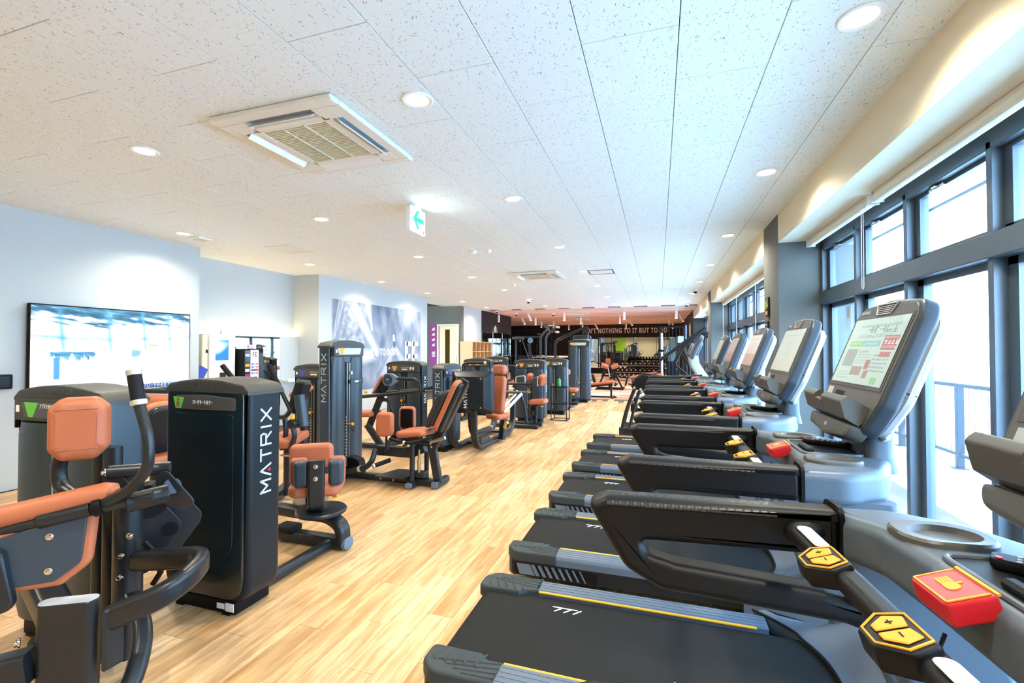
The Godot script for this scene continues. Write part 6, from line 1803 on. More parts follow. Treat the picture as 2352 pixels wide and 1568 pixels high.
func jungle() -> void:
	var b := V(-4.2, 0, -15.5)
	var t := thing("cable_jungle", "multi station cable frame with bent pull up handles at the far left", "gym machine", b)
	for x in [-3.91, -3.72]:
		part("upright", mbw(b).sweep(rrect(0.075, 0.07, 0.018, 3), fil([V(x, 0.04, -15.5), V(x, 1.90, -15.5), V(x + 0.26, 2.20, -15.5)], 0.10, 5), V(0, 0, 1)), MT.shroud_user, t)
	part("grip_bar", mbw(b).cyl(V(-3.75, 2.24, -15.7), V(-3.72, 2.25, -15.25), 0.025, 10, 0.004).cyl(V(-3.62, 2.27, -15.45), V(-3.22, 2.24, -15.45), 0.03, 10, 0.006), MT.shroud_user, t)
	part("grip", mbw(b).cyl(V(-3.35, 2.235, -15.45), V(-3.22, 2.225, -15.45), 0.036, 12, 0.006).cyl(V(-3.36, 2.06, -15.45), V(-3.24, 2.06, -15.45), 0.034, 12, 0.006), MT.alu, t)
	part("handle_loop", mbw(b).tube(fil([V(-3.58, 2.22, -15.45), V(-3.58, 2.07, -15.45), V(-3.38, 2.06, -15.45), V(-3.40, 2.20, -15.45)], 0.04, 3), 0.015, 8), MT.shroud_user, t)
	part("cross_beam", mbw(b).box(V(-4.35, 1.90, -15.5), V(0.95, 0.06, 0.07), 0.01), MT.frame, t)
	part("beam_head", mbw(b).box(V(-4.72, 1.86, -15.48), V(0.44, 0.10, 0.16), 0.03), MT.shroud_user, t)
	part("hook", mbw(b).prism(rpoly([[-4.66, 1.74, 0.01], [-4.60, 1.74, 0.01], [-4.63, 1.80, 0.01]], 2), -15.42, -15.40, AZ), MT.yellow_pin, t)
	part("pulley", mbw(b).cyl(V(-4.26, 1.78, -15.44), V(-4.26, 1.78, -15.40), 0.10, 20, 0.01), MT.stripe_blue, t)
	part("mast", pole(mbw(b), V(-4.30, 0.04, -15.5), V(-4.30, 1.88, -15.5), 0.07), MT.frame, t)
	part("mast", pole(mbw(b), V(-4.80, 0.04, -15.5), V(-4.80, 1.88, -15.5), 0.07), MT.frame, t)
	part("brace", mbw(b).tube([V(-4.55, 1.80, -15.4), V(-4.22, 1.0, -15.3)], 0.02, 8), MT.frame, t)
	part("brace", mbw(b).tube([V(-4.36, 1.65, -15.4), V(-4.06, 1.0, -15.3)], 0.02, 8), MT.frame, t)
	part("weight_cover", mbw(b).box(V(-4.55, 0.62, -15.62), V(0.4, 1.2, 0.18), 0.03), MT.shroud, t)
	part("weight_cover", mbw(b).box(V(-3.82, 0.50, -15.62), V(0.34, 0.95, 0.18), 0.03), MT.shroud, t)
	part("barbell", mbw(b).cyl(V(-4.1, 1.20, -15.0), V(-2.9, 1.22, -15.0), 0.016, 10), MT.steel, t)
	part("barbell_sleeve", mbw(b).cyl(V(-3.15, 1.217, -15.0), V(-2.85, 1.223, -15.0), 0.03, 12, 0.004), MT.chrome, t)
	part("floor_beam", mbw(b).box(V(-4.25, 0.03, -15.5), V(1.3, 0.06, 0.09), 0.01), MT.frame, t)
func power_rack(label: String, at: Vector3) -> void:
	var t := thing("power_rack", label, "rack", at, 0.0, "black power racks along the far wall")
	for sx in [-0.6, 0.6]:
		for sz in [-0.5, 0.5]:
			var u := part("upright", pole(mb(), V(sx, 0, sz), V(sx, 2.3, sz), 0.07), MT.black, t)
			var h := mb()
			for k in 14: h.box(V(sx, 0.4 + k * 0.1, sz + 0.037), V(0.016, 0.022, 0.003))
			part("peg_hole", h, MT.grey_light, u).set_meta("kind", "stuff")
	for sz in [-0.5, 0.5]: part("top_beam", mb().box(V(0, 2.27, sz), V(1.2, 0.07, 0.06), 0.006), MT.black, t)
	for sx in [-0.6, 0.6]: part("side_beam", mb().box(V(sx, 2.27, 0), V(0.06, 0.07, 1.0), 0.006).box(V(sx, 0.04, 0), V(0.06, 0.07, 1.0), 0.006), MT.black, t)
	part("barbell", mb().cyl(V(-1.0, 1.15, 0.58), V(1.0, 1.15, 0.58), 0.015, 10), MT.steel, t)
	part("barbell_sleeve", mb().cyl(V(0.75, 1.15, 0.58), V(1.05, 1.15, 0.58), 0.026, 12), MT.chrome, t)
	part("barbell_sleeve", mb().cyl(V(-1.05, 1.15, 0.58), V(-0.75, 1.15, 0.58), 0.026, 12), MT.chrome, t)
	part("rack_catch", mb().box(V(-0.6, 1.12, 0.56), V(0.05, 0.1, 0.1), 0.01).box(V(0.6, 1.12, 0.56), V(0.05, 0.1, 0.1), 0.01), MT.frame, t)
func plate_mesh(r: float) -> ArrayMesh:
	return mb().lathe([[0.028, -0.018], [r * 0.55, -0.018], [r * 0.62, -0.026], [r * 0.96, -0.026], [r, -0.02], [r, 0.02], [r * 0.96, 0.026], [r * 0.62, 0.026], [r * 0.55, 0.018], [0.028, 0.018], [0.028, -0.018]], 24).done()
func dumbbells() -> void:
	var b := V(-0.9, 0, -22.0)
	var t := thing("dumbbell_rack", "three tier black dumbbell rack before the far mirror", "rack", b)
	for x in [-1.15, 0.0, 1.15]:
		part("upright", mb().sweep(rrect(0.06, 0.05, 0.01, 2), [V(x, 0.02, -0.25), V(x, 0.78, -0.36)], V(1, 0, 0)), MT.black, t)
		part("foot", mb().box(V(x, 0.025, -0.05), V(0.07, 0.05, 0.6), 0.01), MT.black, t)
	var ys := [0.22, 0.50, 0.80]
	for k in 3:
		part("tray", mb().at(V(0, ys[k] - 0.03, 0.12 - 0.17 * k), Basis(Vector3.RIGHT, 0.30)).box(Vector3.ZERO, V(2.5, 0.02, 0.26), 0.004).box(V(0, -0.03, 0.13), V(2.5, 0.06, 0.012), 0.003), MT.black if k < 2 else MT.black, t)
		part("tray_label_strip", mb().at(V(0, ys[k] - 0.03, 0.12 - 0.17 * k), Basis(Vector3.RIGHT, 0.30)).box(V(0, -0.03, 0.138), V(2.4, 0.022, 0.002)), MT.alu, t)
	var head := mb().lathe([[0.0, -0.055], [0.055, -0.055], [0.066, -0.045], [0.066, 0.045], [0.055, 0.055], [0.0, 0.055]], 16).done()
	var face := mb().lathe([[0.0, 0.0], [0.034, 0.0], [0.034, 0.004], [0.0, 0.004]], 14).done()
	var hand := mb().cyl(V(0, 0, -0.07), V(0, 0, 0.07), 0.015, 10).done()
	var tiers := ["bottom", "middle", "top"]
	for k in 3:
		for i in 12:
			var d := thing("dumbbell", "black round dumbbell, %s from the left on the %s tier of the rack" % [ORD[i], tiers[k]], "dumbbell", b + V(-1.10 + i * 0.2, ys[k] + 0.055, 0.12 - 0.17 * k), 0.0, "dumbbells on the far rack")
			d.rotation.x = 0.30
			for s in [-1.0, 1.0]:
				var h := part("head", head, MT.rubber, d)
				h.position.z = s * 0.105
				h.rotation.x = PI / 2
			part("handle", hand, MT.chrome, d)
			var f := part("end_disc", face, MT.alu, d)
			f.position.z = 0.158
			f.rotation.x = PI / 2
func hack_machine() -> void:
	var b := V(-1.7, 0, -17.2)
	var t := thing("plate_loaded_machine", "plate loaded machine with two brown roller pads in a V before the dumbbells", "gym machine", b)
	for s in [-1.0, 1.0]:
		var ax := V(0.94, 0.30 * s, 0) if true else Vector3.ZERO
		part("roller_pad", mb().cyl(V(s * 0.06, 0.80, 0.1), V(s * 0.30, 0.90, 0.1), 0.085, 16, 0.02), MT.leather, t)
		part("side_leg", mb().sweep(rrect(0.06, 0.06, 0.012, 2), [V(s * 0.10, 0.78, 0.05), V(s * 0.46, 0.03, 0.15)], V(0, 0, 1)), MT.black, t)
		part("plate_horn", mb().cyl(V(s * 0.30, 0.42, -0.05), V(s * 0.68, 0.311, -0.05), 0.02, 10), MT.chrome, t)
		part("foot", mb().box(V(s * 0.46, 0.03, -0.1), V(0.08, 0.06, 0.9), 0.012), MT.black, t)
	part("seat", cushion(mb(), V(0.0, 0.32, 0.25), xyz(V(1, 0, 0), V(0, 0, -1)), 0.30, 0.34, 0.08, 0.06), MT.leather, t)
	part("seat_post", mb().box(V(0, 0.15, 0.25), V(0.07, 0.30, 0.07), 0.01), MT.black, t)
	part("cross_beam", mb().box(V(0, 0.035, -0.2), V(0.92, 0.06, 0.08), 0.01), MT.black, t)
	part("cross_beam", mb().box(V(0, 0.035, 0.25), V(0.92, 0.06, 0.08), 0.01), MT.black, t)
	part("knee_fork", mb().tube(fil([V(-0.06, 0.80, 0.1), V(-0.03, 0.60, 0.05), V(0, 0.45, 0.0)], 0.05, 4), 0.02, 8), MT.alu, t)
	part("spine", mb().sweep(rrect(0.08, 0.08, 0.012, 2), [V(0, 0.05, -0.3), V(0, 0.85, -0.1)], V(1, 0, 0)), MT.black, t)
	var pm := plate_mesh(0.22)
	for s in [-1.0, 1.0]:
		var p := single("weight_plate", pm, MT.rubber, "large black weight plate on the %s of the machine with V rollers" % ["left horn" if s < 0 else "right horn"], "weight plate", b + V(s * 0.60, 0.334, -0.05), "weight plates")
		p.rotation.z = -s * (PI / 2 + 0.28)
func plate_tree(label: String, at: Vector3) -> void:
	var t := thing("plate_rack_machine", label, "gym machine", at)
	for s in [-1.0, 1.0]:
		part("bent_upright", mb().sweep(rrect(0.06, 0.06, 0.012, 2), fil([V(s * 0.24, 1.75, 0), V(s * 0.25, 1.25, 0), V(s * 0.12, 0.85, 0.1), V(s * 0.30, 0.05, 0.2)], 0.08, 4), V(0, 0, 1)), MT.black, t)
		part("foot", mb().box(V(s * 0.30, 0.03, 0.0), V(0.08, 0.06, 0.9), 0.01), MT.black, t)
	part("top_bar", mb().cyl(V(-0.28, 1.72, 0), V(0.28, 1.72, 0), 0.02, 10), MT.black, t)
	part("arched_bar", mb().tube(fil([V(-0.45, 0.92, 0.1), V(0, 0.78, 0.12), V(0.45, 0.92, 0.1)], 0.2, 6), 0.03, 10), MT.black, t)
	part("pad", cushion(mb(), V(0.0, 0.95, 0.0), xyz(V(1, 0, 0), V(0, 1, 0.3)), 0.22, 0.3, 0.08, 0.05), MT.leather, t)
	var cr := part("crossbar", mb().box(V(0, 0.4, 0.1), V(0.5, 0.07, 0.07), 0.01), MT.black, t)
func crossover() -> void:
	var b := V(0.5, 0, -17.5)
	var t := thing("cable_tower", "tall cable tower with chrome pole right of the dumbbells", "gym machine", b)
	part("chrome_pole", mbw(b).cyl(V(0.12, 0.1, -17.3), V(0.12, 2.05, -17.3), 0.045, 16), MT.chrome, t)
	part("carriage", mbw(b).box(V(0.10, 1.42, -17.28), V(0.22, 0.09, 0.12), 0.015), MT.black, t)
	part("top_frame", mbw(b).box(V(0.48, 2.30, -17.5), V(0.95, 0.07, 0.5), 0.012), MT.black, t)
	for q in [V(0.06, 0, -17.7), V(0.9, 0, -17.3), V(0.9, 0, -17.7)]:
		part("upright", pole(mbw(b), q, q + V(0, 2.28, 0), 0.07), MT.frame, t)
	part("blue_post", mbw(b).box(V(0.93, 2.08, -17.24), V(0.06, 0.50, 0.05), 0.01), MT.stripe_blue, t)
	for k in 5:
		part("weight_cable", mbw(b).cyl(V(0.25 + k * 0.12, 0.1, -17.45), V(0.25 + k * 0.12, 2.27, -17.45), 0.007, 8), MT.frame, t)
	part("weight_stack", mbw(b).box(V(0.5, 0.55, -17.6), V(0.42, 1.0, 0.16), 0.01), MT.black, t)
	part("info_card", mbw(b).box(V(0.76, 1.82, -17.26), V(0.20, 0.24, 0.012), 0.003), MT.placard_light, t)
	part("base_frame", mbw(b).box(V(0.48, 0.04, -17.5), V(0.95, 0.08, 0.55), 0.012), MT.frame, t)
	part("hanging_handle", mbw(b).tube(fil([V(-0.06, 1.30, -17.25), V(-0.16, 1.22, -17.25), V(-0.10, 1.14, -17.25), V(0.0, 1.20, -17.25)], 0.03, 3, true), 0.02, 8, false, true), MT.rubber, t)
func climber() -> void:
	# stair climber / stepper just beyond the last treadmill
	var b := V(0.7, 0, -9.4)
	var t := thing("stair_climber", "stair climber with slanted console and long bent handrails after the last treadmill", "exercise machine", b)
	var F := Transform3D(Basis(V(0, 0, 1), V(0.42, 0.907, 0), V(-0.907, 0.42, 0)), V(0.57, 1.30, -9.4) - b)
	var d := part("display_housing", mb().at(F.origin, F.basis).prism(rpoly([[-0.22, 0.0, 0.06], [0.22, 0.0, 0.06], [0.25, 0.42, 0.08], [0.0, 0.52, 0.4], [-0.25, 0.42, 0.08]], 5), -0.06, 0.0, AZ, 0.02, 3), MT.tread_shell, t)
	part("bezel", mb().at(F.origin, F.basis).prism(rpoly([[-0.19, 0.02, 0.05], [0.19, 0.02, 0.05], [0.22, 0.41, 0.07], [0.0, 0.49, 0.4], [-0.22, 0.41, 0.07]], 4), -0.002, 0.004, AZ), MT.bezel, d)
	part("screen", mb().at(F.origin, F.basis).box(V(0, 0.25, 0.005), V(0.34, 0.22, 0.003)), MT.placard, d)
	part("mast", mbw(b).sweep(rrect(0.17, 0.14, 0.05, 4), [V(0.62, 1.33, -9.4), V(0.66, 1.18, -9.4), V(0.86, 0.85, -9.4), V(1.0, 0.4, -9.4)], V(0, 0, 1)), MT.grey_light, t)
	part("body", mbw(b).prism(rpoly([[0.25, 0.05, 0.03], [1.15, 0.05, 0.05], [1.15, 0.6, 0.1], [0.95, 0.75, 0.1], [0.45, 0.40, 0.05]], 4), -9.62, -9.18, AZ, 0.02, 2), MT.tread_shell, t)
	for z in [-9.12, -9.68]:
		part("handrail", mbw(b).tube(fil([V(0.83, 1.87, z), V(0.44, 1.50, z), V(0.28, 1.18, z), V(0.56, 0.95, z), V(0.70, 0.6, z)], 0.10, 6), 0.024, 12), MT.tread_grip, t)
		part("long_rail", mbw(b).sweep(rrect(0.035, 0.055, 0.01, 2), [V(0.83, 1.87, z), V(0.03, 1.26, z)]), MT.tread_dark, t)
	part("front_bar", mbw(b).cyl(V(0.36, 1.10, -9.15), V(0.36, 1.10, -9.65), 0.03, 12, 0.006), MT.tread_shell, t)
	for k in 4: part("stair", mbw(b).box(V(0.30 + k * 0.15, 0.24 + k * 0.15, -9.4), V(0.2, 0.03, 0.42), 0.006), MT.black, t)
	part("foot", mbw(b).box(V(0.7, 0.03, -9.4), V(1.0, 0.06, 0.6), 0.015), MT.black, t)
func elliptical(label: String, at: Vector3) -> void:
	var t := thing("elliptical_trainer", label, "exercise machine", at, 0.0, "elliptical trainers by the windows")
	var F := Transform3D(Basis(V(0, 0, 1), V(0.40, 0.916, 0), V(-0.916, 0.40, 0)), V(0.42, 1.30, 0))
	var d := part("display_housing", mb().at(F.origin, F.basis).prism(rpoly([[-0.2, 0.0, 0.06], [0.2, 0.0, 0.06], [0.23, 0.34, 0.08], [0.0, 0.40, 0.4], [-0.23, 0.34, 0.08]], 5), -0.06, 0.0, AZ, 0.02, 3), MT.tread_shell, t)
	part("screen", mb().at(F.origin, F.basis).box(V(0, 0.2, 0.002), V(0.32, 0.22, 0.005)), MT.placard, d)
	part("mast", mb().sweep(rrect(0.12, 0.1, 0.04, 4), [V(0.46, 1.35, 0), V(0.52, 0.9, 0), V(0.60, 0.3, 0)], V(0, 0, 1)), MT.tread_shell, t)
	part("drive_cover", mb().prism(rpoly([[0.2, 0.04, 0.05], [1.0, 0.04, 0.05], [1.0, 0.62, 0.2], [0.7, 0.72, 0.2], [0.3, 0.42, 0.15]], 6), -0.16, 0.16, AZ, 0.04, 3), MT.tread_shell, t)
	for s in [-1.0, 1.0]:
		part("swing_arm", mb().tube(fil([V(0.22, 1.62, s * 0.26), V(0.20, 1.40, s * 0.26), V(0.42, 1.05, s * 0.24), V(0.35, 0.30, s * 0.22)], 0.15, 6), 0.022, 10), MT.tread_grip, t)
		part("foot_rail", mb().sweep(rrect(0.05, 0.06, 0.012, 2), [V(0.5, 0.36, s * 0.16), V(-0.85, 0.22, s * 0.16)]), MT.alu, t)
		part("pedal", mb().box(V(-0.35, 0.31 - 0.02, s * 0.16), V(0.36, 0.04, 0.16), 0.012), MT.black, t)
	part("rear_stand", mb().box(V(-0.9, 0.10, 0), V(0.14, 0.2, 0.5), 0.02), MT.black, t)
	part("floor_rail", mb().box(V(0.0, 0.04, 0), V(1.9, 0.06, 0.1), 0.012), MT.black, t)
func push_trainer() -> void:
	var b := V(-0.1, 0, -8.0)
	var t := thing("curved_sled_trainer", "low black trainer with bolted head and bowed front leg behind the treadmills", "exercise machine", b)
	for z in [-7.72, -8.28]:
		var m := part("head_plate", mbw(b).prism(rpoly([[-0.43, 0.87, 0.02], [-0.40, 0.82, 0.02], [-0.24, 0.80, 0.02], [0.20, 0.86, 0.03], [0.35, 0.98, 0.03], [0.20, 1.00, 0.05], [0.0, 1.03, 0.06], [-0.25, 1.06, 0.04], [-0.36, 1.0, 0.03]], 4), z - 0.03, z + 0.03, AZ, 0.012, 2), MT.tread_grip, t)
		for q in [V(-0.375, 0.845, z + 0.03), V(-0.275, 0.822, z + 0.03)]: part("bolt", bolt(mbw(b), q, V(0, 0, 1), 0.022), MT.alu, m)
		part("bowed_leg", mbw(b).tube(fil([V(-0.36, 0.86, z), V(-0.50, 0.50, z), V(-0.58, 0.16, z), V(-0.52, 0.05, z)], 0.16, 7), 0.026, 12), MT.frame, t)
		part("inner_leg", mbw(b).tube(fil([V(-0.28, 0.84, z), V(-0.40, 0.45, z), V(-0.46, 0.18, z), V(-0.40, 0.06, z)], 0.12, 7), 0.02, 10), MT.frame, t)
		part("top_rail", mbw(b).sweep(rrect(0.05, 0.06, 0.02, 3), [V(0.1, 0.98, z), V(0.7, 1.02, z)]), MT.tread_grip, t)
		part("side_frame", mbw(b).sweep(rrect(0.05, 0.14, 0.02, 3), [V(-0.62, 0.12, z), V(0.9, 0.16, z)]), MT.frame, t)
		part("rear_post", mbw(b).tube([V(0.65, 0.15, z), V(0.62, 1.0, z)], 0.025, 10), MT.frame, t)
	part("belt", mbw(b).box(V(0.14, 0.16, -8.0), V(1.5, 0.05, 0.5), 0.02), MT.belt, t)
func mirrors() -> void:
	for k in 4:
		var w := 1.28
		var t := thing("wall_mirror", "large wall mirror behind the free weights, %s from the left" % ORD[k], "mirror", V(-3.35 + k * 1.3, 0.35, -28.17), 0.0, "mirrors on the far wall")
		part("mirror_glass", mb().box(V(0, 0.92, 0), V(w, 1.82, 0.012), 0.002), MT.mirror, t)
		part("edge_trim", mb().box(V(0, 0.0, 0.002), V(w, 0.02, 0.02)), MT.alu, t)
	for k in 3:
		var t := thing("side_mirror", "tall mirror below the dark wall at the far left, %s of three from the camera" % ORD[k], "mirror", V(-6.475, 0.1, -17.05 - k * 1.18), 0.0, "mirrors on the dark wall")
		part("mirror_glass", mb().box(V(0, 1.03, 0), V(0.012, 2.05, 1.15), 0.002), MT.mirror, t)
		part("edge_trim", mb().box(V(0.002, 0.0, 0), V(0.02, 0.02, 1.15)), MT.alu, t)
	var s := thing("wall_slogan", "white slogan lettering on the black band above the mirrors", "sign", V(-1.9, 2.46, -28.19))
	lettering("lettering", "AIN'T NOTHING TO IT BUT TO DO", 0.30, 4.95, MT.white_letter, s, Transform3D(Basis(), V(-0.06, 0.13, 0.0)), true, 0.02)
func build_far_area() -> void:
	climber()
	push_trainer()
	elliptical("elliptical trainer beyond the stair climber", V(0.35, 0, -11.3))
	elliptical("elliptical trainer before the second pillar", V(0.35, 0, -12.7))
	elliptical("elliptical trainer farthest by the windows", V(0.35, 0, -14.1))
	jungle()
	crossover()
	hack_machine()
	plate_tree("black plate loaded frame with bent uprights before the mirror", V(-1.95, 0, -19.0))
	plate_tree("black plate loaded frame at the left of the far mirror", V(-3.3, 0, -21.5))
	power_rack("black power rack at the far left before the dark wall", V(-6.6, 0, -23.5))
	power_rack("black power rack left of the slogan", V(-4.7, 0, -22.6))
	dumbbells()
	bench("brown padded bench before the dumbbell rack", V(-0.6, 0, -19.6), 20.0, 0.2)
	bench("brown padded bench at the far left, before the power rack", V(-3.9, 0, -19.2), -15.0, 0.05)
	bench("brown padded bench before the farther power rack", V(-5.7, 0, -21.0), 80.0, 0.0)
	bench("brown padded incline bench beside the cable tower", V(-0.2, 0, -16.6), 60.0, 0.3)
	mirrors()
func tv_image() -> Image:
	# a blurred wintry street seen from a moving car
	var w := 480
	var h := 280
	var img := Image.create(w, h, false, Image.FORMAT_RGBA8)
	var n := FastNoiseLite.new(); n.seed = 4; n.frequency = 0.02; n.fractal_octaves = 3
	for y in h:
		for x in w:
			var u := float(x) / w
			var v := float(y) / h
			var streak := n.get_noise_2d(x * 0.5 + y * 0.35, y * 2.6 - x * 0.4)
			var c := Color(0.98, 0.99, 1.0)
			var teal := c255(70, 128, 160)
			# foliage along the top, thinning downwards
			var top := 0.10 + 0.10 * sin(u * 3.0 + 0.4) + 0.05 * u
			var f := clampf((top - v) * 9.0 + streak * 1.6, 0.0, 1.0)
			c = c.lerp(c255(60, 116, 142).lerp(c255(22, 60, 84), clampf(streak + 0.4, 0.0, 1.0)), f)
			# pillars and a beam between bright bays
			for p in [[0.155, 0.030], [0.425, 0.026], [0.655, 0.022], [0.84, 0.016]]:
				var d := absf(u - p[0] - (v - 0.3) * 0.05)
				if v < 0.72: c = c.lerp(teal, clampf(1.0 - d / p[1], 0.0, 1.0) * clampf((0.62 - v) * 5.0, 0.0, 0.8))
			var bm := absf(v - (0.335 + 0.03 * sin(u * 4.0)))
			c = c.lerp(teal, clampf(1.0 - bm / (0.055 - 0.015 * u), 0.0, 1.0) * (0.6 + streak * 0.4))
			# dark bus stop on the left
			var rag := n.get_noise_2d(x * 3.0, 40.0) * 0.06 + n.get_noise_2d(x * 9.0, 90.0) * 0.03
			var bx := clampf((0.15 - absf(u - 0.22) + streak * 0.03) * 30.0, 0.0, 1.0) * clampf((v - 0.505) * 60.0, 0.0, 1.0) * clampf((0.60 + rag - v) * 26.0, 0.0, 1.0)
			c = c.lerp(c255(24, 74, 118).lerp(c255(70, 140, 160), clampf(streak + 0.3, 0.0, 1.0)), clampf(bx, 0.0, 0.95))
			var px := clampf(1.0 - absf(u - 0.13) / 0.022, 0.0, 1.0)
			if v > 0.58 and v < 0.82: c = c.lerp(c255(40, 110, 160), minf(px * 2.0, 0.9))
			# far dark cars
			var cx := clampf((0.05 - absf(u - 0.60)) * 30.0, 0.0, 1.0) * clampf((0.045 - absf(v - 0.53) + streak * 0.04) * 40.0, 0.0, 1.0)
			c = c.lerp(c255(50, 104, 150), clampf(cx, 0.0, 0.75))
			# blue road
			if v > 0.62:
				var rd := clampf((v - 0.62 - absf(u - 0.66) * 0.25) * 3.2, 0.0, 1.0)
				c = c.lerp(c255(112, 148, 226), rd * (0.50 + n.get_noise_2d(x * 0.6, y * 1.6) * 0.7))
			c.a = 1.0
			img.set_pixel(x, y, Color(clampf(c.r, 0, 1), clampf(c.g, 0, 1), clampf(c.b, 0, 1)))
	img.fill_rect(Rect2i(324, 116, 46, 9), c255(220, 224, 150))
	img.fill_rect(Rect2i(330, 119, 34, 3), c255(214, 120, 110))
	img.fill_rect(Rect2i(300, 262, 124, 16), c255(32, 62, 120))
	return img
func seg(p: Vector2, a: Vector2, b: Vector2, ra: float, rb: float) -> float:
	var t := clampf((p - a).dot(b - a) / maxf(1e-6, (b - a).length_squared()), 0.0, 1.0)
	return (p - a.lerp(b, t)).length() - lerpf(ra, rb, t)
func mural_image() -> Image:
	# grey blue sports picture: crossed arms at the left, a raised hand with a bottle, blurred light behind
	var w := 560
	var h := 300
	var img := Image.create(w, h, false, Image.FORMAT_RGBA8)
	var n := FastNoiseLite.new(); n.seed = 31; n.frequency = 0.012; n.fractal_octaves = 3
	var g := FastNoiseLite.new(); g.seed = 33; g.frequency = 0.05
	for y in h:
		for x in w:
			var p := Vector2(float(x) / w * 1.87, float(y) / h)
			var b := 0.66 + n.get_noise_2d(x * 1.2, y * 0.6) * 0.36 + clampf((p.x - 1.15) * 0.35, 0.0, 0.25) * (1.0 - p.y)
			var c := c255(74, 92, 118).lerp(Color(0.80, 0.83, 0.87), clampf(b - 0.30, 0.0, 1.0))
			# hair strands
			var hair := minf(seg(p, Vector2(0.16, -0.05), Vector2(0.02, 0.40), 0.05, 0.025), seg(p, Vector2(0.60, -0.05), Vector2(0.70, 0.30), 0.06, 0.02))
			if hair < 0.0: c = c.lerp(c255(196, 198, 202), 0.55 + 0.45 * g.get_noise_2d(x * 3.0, y * 0.3))
			# torso in shade, lit arms
			var torso := seg(p, Vector2(0.34, 0.15), Vector2(0.34, 0.46), 0.16, 0.24)
			if torso < 0.0: c = c255(160, 170, 184).lerp(c255(92, 104, 122), clampf(0.3 + g.get_noise_2d(x * 0.6, y * 0.6) * 0.8, 0.0, 0.7))
			var arm1 := seg(p, Vector2(0.36, 0.06), Vector2(0.80, 0.56), 0.075, 0.085)
			var arm2 := seg(p, Vector2(0.80, 0.58), Vector2(0.14, 0.66), 0.09, 0.13)
			for a in [arm2, arm1]:
				if a < 0.0:
					var e := clampf(-a / 0.07, 0.0, 1.0)
					c = c255(124, 138, 164).lerp(c255(196, 202, 212), e)
			# raised arm and bottle on the right
			var arm3 := minf(seg(p, Vector2(1.18, 0.47), Vector2(0.86, 1.05), 0.05, 0.15), seg(p, Vector2(1.18, 0.47), Vector2(1.52, 0.86), 0.05, 0.13))
			if arm3 < 0.0:
				var e2 := clampf(-arm3 / 0.06, 0.0, 1.0)
				c = c255(112, 128, 156).lerp(c255(172, 182, 200), e2)
			var bot := seg(p, Vector2(1.165, 0.36), Vector2(1.185, 0.48), 0.022, 0.03)
			if bot < 0.0: c = c255(210, 216, 226) if p.y < 0.43 else c255(88, 100, 118)
			var dk := seg(p, Vector2(1.10, 0.88), Vector2(1.22, 0.86), 0.07, 0.06)
			if dk < 0.0: c = c.lerp(c255(70, 84, 108), 0.6)
			c.a = 1.0
			img.set_pixel(x, y, Color(clampf(c.r, 0, 1), clampf(c.g, 0, 1), clampf(c.b, 0, 1)))
	return img
